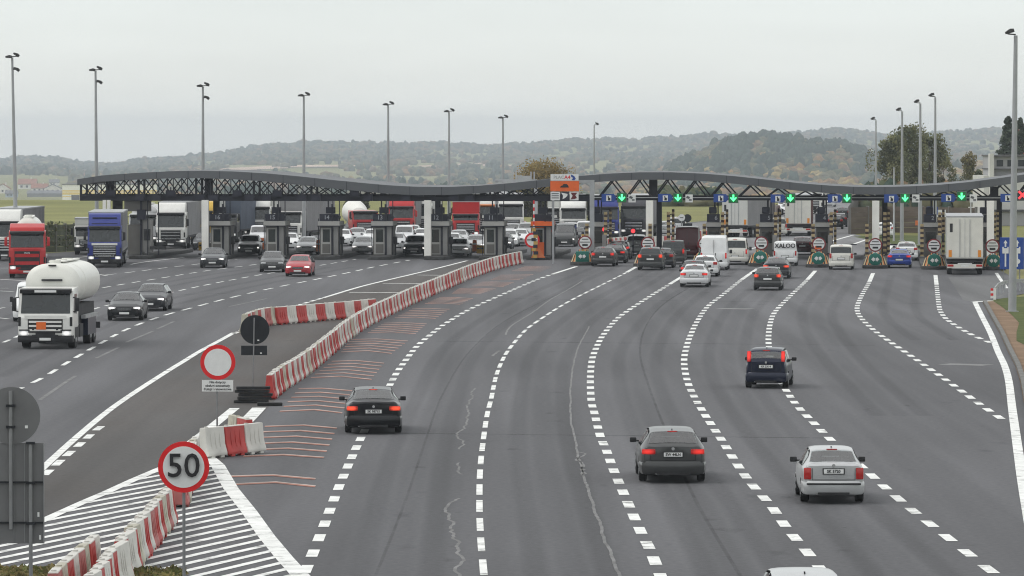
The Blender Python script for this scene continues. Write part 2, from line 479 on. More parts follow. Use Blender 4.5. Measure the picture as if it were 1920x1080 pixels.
LL['2'] = [(-20, 652), (5, 643), (60, 620), (120, 600), (192.5, 575), (255, 563.5), (315, 550), (370, 538), (430, 526), (500, 513.5), (586.7, 500), (667, 486.5)]
LL['3'] = [(-10, 580), (12, 576), (100, 557), (181, 542), (235, 532.5), (300, 522), (387.5, 508), (458, 499), (530, 489)]
LL['4'] = [(197, 516), (250, 510), (305, 503), (360, 496.7), (445, 486)]
mk = MB()
dashes(mk, LINES['A'], .27, 2.35, 4.35, phase=1.4)
dashes(mk, LINES['B'], .17, 4.2, 6.15, phase=1.0)
dashes(mk, LINES['C'], .28, 2.35, 4.35, phase=1.0)
dashes(mk, LINES['D'], .28, 2.35, 4.35)
dashes(mk, LINES['E'], .28, 2.35, 4.35, phase=2.0)
dashes(mk, LINES['F'], .28, 2.35, 4.35)
dashes(mk, LINES['G'], .28, 2.35, 4.35)
for k in 'ABCDEFG':
    ribbon(mk, pathpts(LINES[k][-2:]), .28, .0175)
dashes(mk, LL['1'], .20, 4.2, 7.4)
dashes(mk, LL['2'], .18, 3.2, 5.6)
dashes(mk, LL['3'], .18, 3.2, 5.6)
dashes(mk, LL['4'], .18, 3.2, 5.6)
ribbon(mk, pathpts([(245, 496), (275, 491), (345, 483)]), .2, .014)
for a, b in (((-20, 523), (57, 527)), ((-20, 545), (25, 547)), ((-20, 541), (17, 540.5)), ((-20, 595), (15, 598)), ((95, 489), (165, 481)), ((-20, 503), (15, 503)), ((163, 512), (200, 517)), ((220, 487), (262, 484)), ((370, 484), (430, 478))):
    ribbon(mk, [G(*a), G(*b)], .28, .014)
dashes(mk, [(439, 626), (500, 598), (546.7, 576.7), (613, 556.7), (683, 536), (766.7, 516), (813, 505), (876, 489)], .24, 2.4, 3.4, solid_after=300)
ribbon(mk, pathpts([(439, 624), (410, 640), (375, 659), (345, 677.5), (310, 699), (246, 740.5), (197, 775.6), (140.7, 823), (82.7, 876), (20, 935)]), .26, .014)
dashes(mk, [(190, 800), (177.7, 809), (153, 831), (125.6, 854), (96.7, 879.4), (60, 912)], .26, 2.6, 4.3)
ribbon(mk, pathpts(edge_right[1:]), .30, .014)
ribbon(mk, [G(1826, 566.5), G(1861, 564.2)], .5, .0175)
ribbon(mk, pathpts([(1868, 512), (1876, 524), (1888, 541)]), .24, .014)
for a, b in (((1584, 464), (1626, 449)), ((1392, 470), (1440, 460)), ((1660, 474), (1672, 461)), ((1490, 470), (1530, 458)), ((1560, 452), (1600, 441)), ((1480, 428), (1512, 408))):
    ribbon(mk, [G(*a), G(*b)], .3, .0175)
# cross bars in the closed lane left of the barrier
for a, b in (((655, 548.5), (752, 549)), ((718, 531.5), (800, 532)), ((783, 516), (840, 516.5)), ((580, 572), (665, 572))):
    ribbon(mk, [G(*a), G(*b)], .55, .014)
# pair of bars by the gap between the barriers
ribbon(mk, pathpts([(330, 850), (370, 822), (404, 795), (440, 766)]), .36, .014)
ribbon(mk, pathpts([(455, 797), (472, 780), (486, 765)]), .5, .014)
struct(mk.build("lane_markings", M_WHITE, fix=False))

# gore hatching
def clip_hatch():
    m = MB()
    Lb = [G(*p) for p in ((-60, 1046), (0, 1014), (82.5, 976), (160, 941), (200, 924), (250, 901), (299, 880), (345, 862), (380, 849))]
    Rb = [G(*p) for p in ((380, 849), (408, 873), (433, 917), (467, 960), (500, 1007), (533, 1047), (563, 1080), (600, 1118), (640, 1160))]
    ribbon(m, Lb, .30, .0185); ribbon(m, Rb, .42, .0185)
    poly = Lb[:] + Rb[1:] + [Vector((-11, 100, 0))]
    P = [(p.x, p.y) for p in poly]
    a = Vector((.295, .955)); a = a / a.length; nrm = Vector((-a.y, a.x))
    def clip(half):   # half: list of (point, normal) convex band clip over arbitrary polygon by Sutherland-Hodgman
        out_ = P
        for (c, n) in half:
            res = []
            for i in range(len(out_)):
                s, e2 = Vector(out_[i - 1]), Vector(out_[i])
                ds, de = (s - c).dot(n), (e2 - c).dot(n)
                if de >= 0:
                    if ds < 0: q = s + (e2 - s) * (ds / (ds - de)); res.append((q.x, q.y))
                    res.append((e2.x, e2.y))
                elif ds >= 0:
                    q = s + (e2 - s) * (ds / (ds - de)); res.append((q.x, q.y))
            out_ = res
            if len(out_) < 3: return []
        return out_
    o0 = Vector((-9.62, 123.0))
    for k in range(-70, 80):
        c = o0 + nrm * (k * .66)
        r = clip([(c - nrm * .118, nrm), (c + nrm * .118, -nrm)])
        if len(r) >= 3:
            m.add([(x, y, .014) for x, y in r], [tuple(range(len(r)))])
    o = m.build("gore_hatching", M_WHITE, fix=False)
    bm = bmesh.new(); bm.from_mesh(o.data)
    for f_ in bm.faces:
        if f_.normal.z < 0: f_.normal_flip()
    bm.to_mesh(o.data); bm.free()
    return struct(o)
clip_hatch()

# rumble strips: groups of thin red and pale bars
def rumble():
    m = MB()
    sets = [(((430, 893), (513, 890.7), (592, 897.7)), ((438, 907.7), (517, 904), (592, 911.7)), 2),
            (((497, 799.5), (570, 797), (632, 802.7)), ((457, 855), (532, 852.3), (608, 857.7)), 6),
            (((560, 729), (603, 728), (662, 732.7)), ((525, 771), (590, 768), (642, 774)), 6),
            (((622, 677.6), (667, 676), (720, 681)), ((583, 708), (640, 705.5), (697, 711.5)), 6),
            (((657, 636.6), (705, 635.5), (765, 639.5)), ((640, 660), (690, 657.5), (735, 662.7)), 6),
            (((720, 606), (757, 605), (800, 607.5)), ((690, 624), (735, 622.3), (780, 626)), 6),
            (((773, 579.3), (806, 578.6), (843, 580)), ((740, 596), (780, 594.8), (817, 597.4)), 6),
            (((823, 558.3), (853, 557.8), (887, 560)), ((797, 569.3), (830, 568.5), (863, 570.7)), 6),
            (((860, 541), (893, 540.6), (930, 542)), ((847, 550), (875, 549.5), (903, 551)), 6),
            (((903, 529), (930, 528.6), (963, 530)), ((885, 536.5), (915, 536), (945, 537.3)), 5),
            (((937, 516), (965, 515.6), (1000, 515)), ((920, 524), (950, 523.6), (975, 524.5)), 5),
            (((983, 500), (1003, 499.8), (1033, 501)), ((960, 508), (990, 507.6), (1015, 508.5)), 5)]
    for far, near, n in sets:
        fa = [G(*p) for p in far]; ne = [G(*p) for p in near]
        for k in range(n):
            t = k / (n - 1)
            pts = [fa[i].lerp(ne[i], t) for i in range(3)]
            for mi, dy, w in ((0, 0.0, .26), (1, -.36, .42)):
                vs = []
                for p in pts:
                    vs += [(p.x, p.y + dy + w / 2, .0135), (p.x, p.y + dy - w / 2, .0135)]
                m.add(vs, [(0, 1, 3, 2), (2, 3, 5, 4)], mi)
    return struct(m.build("rumble_markings", [M_RUM_W, M_RUM_R], fix=False))
rumble()

# sealed cracks and worn old lines
def seams():
    m = MB()
    def wob(px, amp, w):
        pts = pathpts(px, .35)
        q, off = [], 0
        for p in pts:
            off = off * .8 + random.uniform(-amp, amp)
            q.append(p + Vector((off, 0, 0)))
        ribbon(m, q, w, .011)
    wob([(893, 728), (880, 760), (876, 785), (863, 810), (862, 822), (867, 830), (863, 843)], .05, .07)
    wob([(863, 868), (857, 885), (860, 890)], .05, .07)
    wob([(862, 935), (850, 948), (850, 975), (853, 1000), (858, 1020), (858, 1040), (860, 1060), (863, 1090)], .06, .08)
    wob([(1105, 612), (1085, 650), (1076, 680), (1071, 717), (1070, 750), (1071, 787), (1083, 850)], .01, .07)
    wob([(1083, 850), (1093, 887), (1107, 933), (1123, 977), (1140, 1030), (1162, 1080), (1170, 1100)], .02, .08)
    wob([(1086, 848), (1096, 856), (1090, 866), (1098, 876), (1096, 892)], .09, .07)
    wob([(948, 628), (958, 612), (1000, 585), (1032, 562), (1062, 545), (1092, 527)], .01, .10)
    wob([(925, 668), (935, 658)], .05, .12)
    for a in ([(75, 750), (120, 719), (142, 705)], [(180, 672), (222, 652)], [(237, 642), (287, 621)], [(295, 617), (326, 603)], [(430, 575), (500, 560)]):
        ribbon(m, pathpts(a), .16, .011)
    return struct(m.build("crack_seams", M_SEAM, fix=False))
seams()
fm = MB()
ribbon(fm, [G(1770, 683), G(1853, 685)], 1.3, .011)
ribbon(fm, [G(1347, 578.7), G(1408, 579.6)], 1.4, .011)
struct(fm.build("faded_stop_lines", M_FAINT, fix=False))

# traffic film: rubbered wheel paths along the lanes, oil stains, dark joints
def soft_mat(name, col, amax, st):
    m = bpy.data.materials.new(name); m.use_nodes = True
    t = m.node_tree; b = t.nodes["Principled BSDF"]; b.inputs["Base Color"].default_value = (*col, 1); b.inputs["Roughness"].default_value = .85; b.inputs["Specular IOR Level"].default_value = .3
    a = NN(t, "ShaderNodeAttribute"); a.attribute_name = "soft"
    tcn = NN(t, "ShaderNodeTexCoord"); mpn = NN(t, "ShaderNodeMapping"); mpn.inputs["Scale"].default_value = st
    n = NN(t, "ShaderNodeTexNoise"); n.inputs["Scale"].default_value = 1.0; n.inputs["Detail"].default_value = 6
    t.links.new(tcn.outputs["Object"], mpn.inputs[0]); t.links.new(mpn.outputs[0], n.inputs["Vector"])
    r = NN(t, "ShaderNodeMapRange"); r.inputs[1].default_value = .28; r.inputs[2].default_value = .72; r.inputs[3].default_value = .1; r.inputs[4].default_value = amax
    t.links.new(n.outputs[0], r.inputs[0])
    mu = NN(t, "ShaderNodeMath", operation='MULTIPLY'); t.links.new(a.outputs["Fac"], mu.inputs[0]); t.links.new(r.outputs[0], mu.inputs[1]); t.links.new(mu.outputs[0], b.inputs["Alpha"])
    return m
def soft_obj(name, vs, fs, sv, mat):
    me = bpy.data.meshes.new(name); me.from_pydata(vs, [], fs)
    at = me.attributes.new("soft", 'FLOAT', 'POINT'); at.data.foreach_set("value", sv)
    me.materials.append(mat); me.update()
    return struct(link(name, me))
def film():
    vs, fs, sv = [], [], []
    def soft_ribbon(pts, w, k=1.0, z=.0098):
        o = len(vs)
        for i, p in enumerate(pts):
            d = (pts[min(i + 1, len(pts) - 1)] - pts[max(i - 1, 0)]).normalized(); s = Vector((-d.y, d.x, 0))
            for q, a in ((-.5, 0), (-.22, 1), (.22, 1), (.5, 0)):
                c = p + s * (w * q); vs.append((c.x, c.y, z)); sv.append(a * k)
        for i in range(len(pts) - 1):
            for j in range(3): fs.append((o + 4 * i + j, o + 4 * i + j + 1, o + 4 * i + j + 5, o + 4 * i + j + 4))
    def lane(la, lb, y0, y1, offs, w, k=1.0):
        xa = [(p.y, p.x) for p in la]; xb = [(p.y, p.x) for p in lb]
        xa.sort(); xb.sort()
        for o_ in offs:
            pts = []
            for Y in np.arange(y0, y1, 3.0):
                a, b = np.interp(Y, *zip(*xa)), np.interp(Y, *zip(*xb)); c = (a + b) / 2
                pts.append(Vector((c + o_ + .12 * mnoise.noise(Vector((Y * .02, o_, a * .01))), Y, 0)))
            soft_ribbon(pts, w, k)
    LP = {k: [G(*p) for p in v] for k, v in LINES.items()}; LQ = {k: [G(*p) for p in v] for k, v in LL.items()}
    for a, b, y0, y1 in (('A', 'B', 100, 372), ('B', 'C', 100, 372), ('C', 'D', 100, 372), ('D', 'E', 100, 372), ('E', 'F', 172, 366)):
        lane(LP[a], LP[b], y0, y1, (-.8, .8), .75); lane(LP[a], LP[b], y0, y1, (0,), .9, .55)
    lane(LP['F'], LP['G'], 236, 350, (-.9, .9), .7)
    for a, b in (('1', '2'), ('2', '3')): lane(LQ[a], LQ[b], 200, 370, (-.85, .85), .8)
    rr = random.Random(5)
    for k in range(150):
        px, py = rr.uniform(420, 1880), rr.uniform(470, 1075) if k % 3 else rr.uniform(470, 620)
        if px < 700 and py > 700: continue
        c = G(px, py); r = rr.uniform(.12, .55); o = len(vs); n = 12
        vs.append((c.x, c.y, .0094)); sv.append(rr.uniform(.5, 1.6))
        for i in range(n):
            a = 6.2832 * i / n; q = r * rr.uniform(.5, 1.3); vs.append((c.x + q * math.cos(a) * .7, c.y + q * 1.8 * math.sin(a), .0094)); sv.append(0)
        for i in range(n): fs.append((o, o + 1 + i, o + 1 + (i + 1) % n))
    soft_obj("tyre_film", vs, fs, sv, soft_mat("tyre_film", (.050, .050, .053), .14, (.8, .03, 1)))
    vs.clear(); fs.clear(); sv.clear()
    for (x0, y0), (x1, y1) in (((690, 812), (1560, 822)), ((820, 640), (1640, 648)), ((930, 560), (1830, 571)), ((30, 560), (520, 548)), ((1046, 516), (1750, 528))):
        soft_ribbon([G(x0 + (x1 - x0) * i / 30, y0 + (y1 - y0) * i / 30) for i in range(31)], .5, .7, .0102)
    soft_ribbon(pathpts([(1400, 1100), (1300, 930), (1245, 800), (1215, 720), (1200, 660), (1212, 610), (1245, 570), (1300, 535)], 1.0), .12, .6, .0102)
    soft_ribbon(pathpts([(700, 1090), (760, 940), (800, 820), (830, 740), (880, 660), (950, 600), (1050, 550)], 1.0), .10, .5, .0102)
    soft_obj("road_joints", vs, fs, sv, soft_mat("joint_tar", (.032, .032, .032), .42, (.5, .5, 1)))
film()

# verge on the right: kerb, bare soil, grass
vin = [Vector((p[0], p[1], 0)) for p in right_near]
def strip(name, pts, off0, off1, z0, z1, mat, h=0.0):
    m = MB(); vs = []
    for p in pts:
        vs += [(p.x + off0, p.y, z0), (p.x + off1, p.y, z1)]
    m.add(vs, [(2 * i, 2 * i + 2, 2 * i + 3, 2 * i + 1) for i in range(len(pts) - 1)])
    return struct(m.build(name, mat, fix=False))
km = MB()
for i in range(len(vin) - 1):
    p, q = vin[i], vin[i + 1]
    km.bar((p.x + .12, p.y, .05), (q.x + .12, q.y, .05), .2, .16)
struct(km.build("kerb", M_KERB))
g1 = [G(1862, 565), G(1880, 577), G(1898, 592), G(1911, 606), G(1906, 624), G(1906, 640), G(1922, 648), G(1940, 660), G(1956, 700), G(1975, 780), G(2010, 900)]
flat("soil_strip", [(p.x, p.y) for p in vin[:9]] + [(p.x, p.y) for p in reversed(g1)], .02, M_SOIL)
flat("verge_grass_strip", [(p.x, p.y) for p in g1] + [(40, 150), (60, 340), tuple(G(1985, 560)[:2]), tuple(G(1930, 556)[:2]), tuple(G(1880, 560)[:2])], .03, M_VERGE)
# grass island beyond the right-hand booths, at the foot of the noise wall
flat("far_verge", P2((1600, 444), (1660, 440), (1790, 444), (1800, 470), (1775, 474), (1720, 466), (1660, 455)), .012, M_VERGE)
# ------------------------------------------------------------------ haze
def haze():
    m = bpy.data.materials.new("autumn_haze"); m.use_nodes = True
    t = m.node_tree; t.nodes.clear()
    o = NN(t, "ShaderNodeOutputMaterial"); v = NN(t, "ShaderNodeVolumePrincipled")
    v.inputs["Color"].default_value = (.84, .915, .985, 1)
    v.inputs["Density"].default_value = HAZE
    v.inputs["Anisotropy"].default_value = 0.0
    t.links.new(v.outputs[0], o.inputs["Volume"])
    b = MB(); b.box((0, 4900, -3), (3200, 10100, 96))
    h = b.build("haze", m); h["kind"] = "stuff"
    return h
HAZE = 1.15e-4
haze()

# ------------------------------------------------------------------ far woods (one mass, kilometres away)
def ico(sub):
    bm = bmesh.new(); bmesh.ops.create_icosphere(bm, subdivisions=sub, radius=1.0)
    v = np.array([x.co[:] for x in bm.verts]); f = np.array([[q.index for q in p.verts] for p in bm.faces]); bm.free()
    return v, f
IV, IF = ico(2)
def blobs(name, items, mat, kind="stuff"):
    """items: (x, y, z, rx, rz, colour) - lumpy crowns made of many small facets"""
    n = len(items); nv, nf = len(IV), len(IF)
    A = np.zeros((n * nv, 3), np.float32); Fc = np.zeros((n * nf, 3), np.int32); C = np.zeros((n * nv, 4), np.float32)
    for i, (x, y, z, rx, rz, c) in enumerate(items):
        j = RNG.uniform(.68, 1.25, (nv, 1)); a = RNG.uniform(0, 6.28)
        R = np.array([[math.cos(a), -math.sin(a), 0], [math.sin(a), math.cos(a), 0], [0, 0, 1]])
        p = (IV * j) @ R.T * [rx, rx, rz] + [x, y, z + rz * .75]
        A[i * nv:(i + 1) * nv] = p; Fc[i * nf:(i + 1) * nf] = IF + i * nv
        cc = np.array(c)[None, :] * RNG.uniform(.86, 1.14, (nv, 1))
        C[i * nv:(i + 1) * nv, :3] = cc; C[i * nv:(i + 1) * nv, 3] = 1
    me = bpy.data.meshes.new(name)
    me.vertices.add(n * nv); me.vertices.foreach_set("co", A.ravel())
    me.loops.add(n * nf * 3); me.loops.foreach_set("vertex_index", Fc.ravel())
    me.polygons.add(n * nf); me.polygons.foreach_set("loop_start", np.arange(0, n * nf * 3, 3, dtype=np.int32))
    me.update()
    ca = me.color_attributes.new("tint", 'FLOAT_COLOR', 'POINT'); ca.data.foreach_set("color", C.ravel())
    me.materials.append(mat)
    o = link(name, me); o["kind"] = kind
    return o
M_WOOD = attr_mat("woodland")
C_OLIVE, C_BROWN, C_ORANGE, C_YEL, C_DARK, C_GREEN = (.105, .098, .055), (.15, .10, .058), (.22, .125, .05), (.27, .20, .075), (.032, .052, .038), (.072, .085, .046)
def pick(ws):
    r = random.random() * sum(w for w, _ in ws)
    for w, c in ws:
        r -= w
        if r <= 0: return c
    return ws[-1][1]
CLEAR = [(-400, 128, 330, 392, 1.0), (128, 300, 326, 350, .5), (415, 640, 309, 321, .97), (655, 770, 310, 317, .75), (780, 905, 305, 313, .85), (1000, 1130, 296, 312, .3), (600, 700, 318, 322, .5), (900, 960, 309, 314, .8)]
def woods():
    it = []
    def row(Y): return None
    n = 0
    while n < 12500:
        px = random.uniform(-330, 2250)
        Y = 2500 + (9050 - 2500) * random.random() ** .75
        z = ground_z(px, Y); py = HOR - (z - CAMH) * F / Y
        d = mnoise.noise(Vector((px * .012, Y * .0011, 3.1)))
        if any(a < px < b and c < py < d_ + 10 and random.random() < pr for a, b, c, d_, pr in CLEAR): continue
        if d < -.12 and Y < 8300 and random.random() < .8: continue
        X = (px - 960) / F * Y
        far = Y > 6500
        w = [(3, C_OLIVE), (2.2, C_BROWN), (.5, C_ORANGE), (.35, C_YEL), (1.6, C_DARK), (1.2, C_GREEN)]
        if px > 1150 and Y < 5500: w = [(2.2, C_OLIVE), (2.0, C_BROWN), (1.5, C_ORANGE), (1.6, C_YEL), (.7, C_DARK), (.8, C_GREEN)]
        if d > .25: w = [(1, C_DARK), (.7, C_GREEN), (.5, C_OLIVE)]
        if far: w = [(2, C_DARK), (1.4, C_OLIVE), (1.2, C_BROWN), (.8, C_GREEN)]
        c = pick(w)
        s = random.uniform(.55, 1.15)
        if c is C_DARK: rx, rz = 4.0 * s, 7.0 * s
        else: rx, rz = 5.8 * s, 4.9 * s
        if far: rx *= 1.1; rz *= .75
        it.append((X, Y, z - rz * .3, rx, rz, c)); n += 1
    # the ridge line
    for px in np.arange(-330, 2250, 2.6):
        Y = random.uniform(8850, 9080)
        if mnoise.noise(Vector((px * .03, 9.7, 0))) < -.35: continue
        z = ground_z(px, Y); s = random.uniform(.55, 1.15) * (1 + .5 * mnoise.noise(Vector((px * .02, 0, 0))))
        it.append(((px - 960) / F * Y, Y, z - 2.5, 6.5 * s, 5.0 * s, pick([(2, C_DARK), (1, C_OLIVE), (1, C_BROWN)])))
    # the nearer wooded knoll
    for k in range(1700):
        px = random.uniform(1250, 1690); Y = random.gauss(4150, 260)
        z = ground_z(px, Y); s = random.uniform(.5, 1.05)
        dk = mnoise.noise(Vector((px * .02, Y * .003, 7)))
        c = pick([(3, C_DARK), (1.5, C_GREEN), (.6, C_OLIVE)]) if dk > -.2 else pick([(2, C_OLIVE), (1.2, C_BROWN), (.5, C_GREEN)])
        rx, rz = (4.6 * s, 8.0 * s) if c is C_DARK else (6.0 * s, 5.6 * s)
        it.append(((px - 960) / F * Y, Y, z - 1.5, rx, rz, c))
    # autumn scrub lower down on the right
    for k in range(1300):
        px = random.uniform(1180, 1900); Y = random.uniform(2500, 3700)
        z = ground_z(px, Y); s = random.uniform(.5, 1.15)
        it.append(((px - 960) / F * Y, Y, z - 1.5, 5.0 * s, 4.8 * s, pick([(2, C_OLIVE), (2, C_BROWN), (1.6, C_ORANGE), (1.6, C_YEL), (.4, C_GREEN)])))
    blobs("far_woods", it, M_WOOD)
woods()

# stubble fields on the far slopes
def slope_field(pts, mat):
    m = MB(); vs = []
    def inv(px, py):
        lo, hi = 3000.0, 9000.0
        for _ in range(40):
            mid = (lo + hi) / 2; z = ground_z(px, mid); y = HOR - (z - CAMH) * F / mid
            if y > py: lo = mid
            else: hi = mid
        return Vector(((px - 960) / F * lo, lo, ground_z(px, lo) + 1.2))
    n = 14
    (x0, ya, yb, x1, yc, yd) = pts
    for i in range(n + 1):
        t = i / n; px = x0 + (x1 - x0) * t
        for j in range(4):
            s = j / 3
            vs.append(inv(px, (ya + (yc - ya) * t) * (1 - s) + (yb + (yd - yb) * t) * s))
    fs = [(i * 4 + j, i * 4 + j + 1, i * 4 + j + 5, i * 4 + j + 4) for i in range(n) for j in range(3)]
    m.add(vs, fs)
    return struct(m.build("stubble_field", mat, fix=False))
M_STUB = pm("stubble", (.52, .39, .30), .95, .2, .01, spec=.1)
for f_ in ((400, 318, 323, 540, 311, 317), (540, 311, 315.5, 640, 310.5, 314), (660, 311, 314.5, 700, 311, 315), (730, 311, 315, 768, 311, 315), (785, 312, 315, 905, 306.5, 309), (905, 309, 313, 960, 311, 313.5), (820, 345, 349, 920, 334, 341)):
    slope_field(f_, M_STUB)

# ------------------------------------------------------------------ trees with leaves
M_BARK = pm("bark", (.09, .07, .055), .9, .3, 2.0)
M_LEAF = attr_mat("leaves", .8, transl=.4)
M_NEED = attr_mat("needles", .85, transl=.3)
def leaf_cloud(name, centres, n, size, cols, parent, mat=M_LEAF, droop=0.0):
    """n leaf-sized faces scattered through a set of clump ellipsoids (x,y,z,rx,ry,rz)"""
    k = RNG.integers(0, len(centres), n)
    cs = np.array(centres)[k]
    d = RNG.normal(size=(n, 3)); d /= np.linalg.norm(d, axis=1)[:, None]
    r = RNG.uniform(.25, 1.0, (n, 1)) ** .5
    p = cs[:, :3] + d * r * cs[:, 3:]
    a = RNG.normal(size=(n, 3)); a /= np.linalg.norm(a, axis=1)[:, None]
    b = np.cross(a, RNG.normal(size=(n, 3))); b /= np.linalg.norm(b, axis=1)[:, None]
    s = size * RNG.uniform(.6, 1.4, (n, 1))
    V = np.stack([p - a * s * .5, p + b * s * .35, p + a * s * .5, p - b * s * .35], 1).reshape(-1, 3)
    me = bpy.data.meshes.new(name)
    me.vertices.add(4 * n); me.vertices.foreach_set("co", V.astype(np.float32).ravel())
    me.loops.add(4 * n); me.loops.foreach_set("vertex_index", np.arange(4 * n, dtype=np.int32))
    me.polygons.add(n); me.polygons.foreach_set("loop_start", np.arange(0, 4 * n, 4, dtype=np.int32)); me.update()
    tint = RNG.uniform(.7, 1.3, (len(centres), 1)); ci = RNG.integers(0, len(cols), len(centres))
    C = np.array(cols)[ci][k] * tint[k] * RNG.uniform(.7, 1.3, (n, 1))
    C4 = np.ones((n, 4), np.float32); C4[:, :3] = C
    ca = me.color_attributes.new("tint", 'FLOAT_COLOR', 'POINT'); ca.data.foreach_set("color", np.repeat(C4, 4, 0).ravel())
    me.materials.append(mat)
    return link(name, me, parent)
def limbs(parent, h, r, nb, spread, seed, z0=.25):
    rr = random.Random(seed); m = MB()
    pts = [Vector((0, 0, -.3))]
    for k in range(1, 7):
        pts.append(Vector((rr.uniform(-.02, .02) * h, rr.uniform(-.02, .02) * h, h * k / 6)))
    for k in range(6): m.cyl(pts[k], pts[k + 1], r * (1 - k / 6.6), r * (1 - (k + 1) / 6.6), 7)
    for k in range(nb):
        t = rr.uniform(z0, .95); z = t * h; a = rr.uniform(0, 6.28); L = spread * rr.uniform(.5, 1) * (1.15 - t)
        p = Vector((0, 0, z)); q = p + Vector((math.cos(a) * L, math.sin(a) * L, L * .7))
        m.cyl(p, q, r * .4 * (1 - t * .7), r * .06, 5)
    return m.build("trunk", M_BARK, parent, smooth=True)
def broad_tree(base, h, w, cols, n, size, label, seed, name="tree", group=None, ncl=26, low=.18, cat="tree"):
    t = thing(name, label, cat, base, 0, group)
    rr = random.Random(seed)
    limbs(t, h * .9, max(.12, h * .018), 10, w * .6, seed)
    cl = []
    for k in range(ncl):
        u = rr.random(); z = h * (low + (1 - low) * u)
        prof = math.sin(math.pi * min(1, .12 + .88 * (u * .93))) ** .6
        a = rr.uniform(0, 6.28); rad = w * .5 * prof * rr.uniform(.2, .9)
        s = w * rr.uniform(.10, .22)
        cl.append((rad * math.cos(a), rad * math.sin(a), min(z, h - s * .6), s, s, s * rr.uniform(.8, 1.5)))
    leaf_cloud("crown", cl, n, size, cols, t)
    return t
def conifer(base, h, w, n, label, seed, cols=((.065, .085, .062), (.08, .10, .07))):
    t = thing("conifer_tree", label, "conifer", base)
    rr = random.Random(seed); limbs(t, h * .97, h * .014, 0, 0, seed)
    cl = []
    for k in range(70):
        u = (k + .5) / 70; z = h * (.06 + .93 * u); R_ = w * .5 * (1 - u) ** .8 + .15
        for q in range(3):
            a = rr.uniform(0, 6.28); rad = R_ * rr.uniform(.35, .95)
            cl.append((rad * math.cos(a), rad * math.sin(a), z - rad * .25, R_ * .35 + .12, R_ * .35 + .12, .28))
    leaf_cloud("crown", cl, n, .28, cols, t, M_NEED)
    return t
def at_base(px, py): return G(px, py)
# the big loose tree group behind the noise wall
def tree_at(px, ytop, Y, wpx, cols, label, seed, n=9000, size=.34, name="tree", z0=None, group=None, ncl=26, low=.15, cat="tree"):
    s = F / Y; z0 = 0 if z0 is None else z0
    top = CAMH - (ytop - HOR) / s
    return broad_tree(((px - 960) / s, Y, z0), top - z0, wpx / s, cols, n, size, label, seed, name, group, ncl, low, cat)
OL = ((.16, .17, .085), (.19, .19, .092), (.13, .145, .08)); OL2 = ((.17, .16, .075), (.14, .145, .07), (.19, .165, .08))
tree_at(1703, 241, 640, 92, OL, "tallest loose-crowned olive tree behind the noise wall", 1, 10000, .30, ncl=50)
tree_at(1672, 258, 632, 84, OL, "dark olive tree on the left flank of the tall tree behind the noise wall", 2, 7000, .30, ncl=40)
tree_at(1745, 258, 645, 80, OL, "broad olive tree on the right flank of the tall tree behind the noise wall", 3, 7000, .30, ncl=40)
tree_at(1768, 300, 650, 50, OL2, "thin half-bare bush tree right of the olive trees", 4, 2600, .3, ncl=18)
tree_at(1812, 292, 660, 60, OL2, "sparse autumn tree before the white houses on the right", 5, 2600, .3, ncl=18)
tree_at(1838, 318, 640, 40, OL, "small dull green tree left of the white toll building", 6, 2500, .3, ncl=14)
conifer(((1890 - 960) / 15.2, 612, 0), 12.2, 5.2, 9000, "dark conifer behind the toll building roof, left of the two", 8)
conifer(((1917 - 960) / 15.2, 615, 0), 12.0, 5.6, 9000, "dark conifer below the red and white mast, cut by the photo edge", 9)
# beyond the plaza
tree_at(1020, 309, 700, 118, ((.30, .215, .075), (.24, .185, .075), (.33, .24, .08)), "round golden autumn tree rising behind the canopy dip", 11, 10000, .30, ncl=46, low=.1)
tree_at(668, 370, 650, 58, ((.06, .066, .042), (.075, .08, .046)), "dark bushy tree in the field between the mixer truck and the canopy", 12, 4500, .3, ncl=22, low=.02)
BU = ((.085, .085, .045), (.10, .10, .05), (.07, .065, .042))
for i, (px, yt, wpx) in enumerate(((868, 378, 60), (905, 372, 66), (948, 366, 70), (990, 360, 72), (1040, 368, 70), (1082, 366, 62), (1112, 376, 40))):
    tree_at(px, yt, 590 + i * 4, wpx, BU, "%s dark green shrub tree in the belt behind the middle booths" % ["leftmost", "second from left", "third from left", "middle", "third from right", "second from right", "rightmost"][i], 20 + i, 4500, .3, "shrub_tree", ncl=16, low=.0)
# dark strip of scrub over the far roads
def scrub():
    it = []
    for k in range(130):
        px = random.uniform(1225, 1345); Y = random.uniform(690, 750)
        it.append(((px - 960) / F * Y, Y, -.2, random.uniform(.8, 1.8), random.uniform(.6, 1.5), pick([(2, C_DARK), (2, C_GREEN), (1, C_OLIVE)])))
    for k in range(170):
        px = random.uniform(1620, 1860); Y = random.uniform(600, 625)
        it.append(((px - 960) / F * Y, Y, -.2, random.uniform(.7, 1.5), random.uniform(1.0, 2.6), pick([(2, C_DARK), (1, C_GREEN), (2, C_OLIVE), (1, C_BROWN)])))
    blobs("roadside_scrub", it, M_WOOD)
scrub()

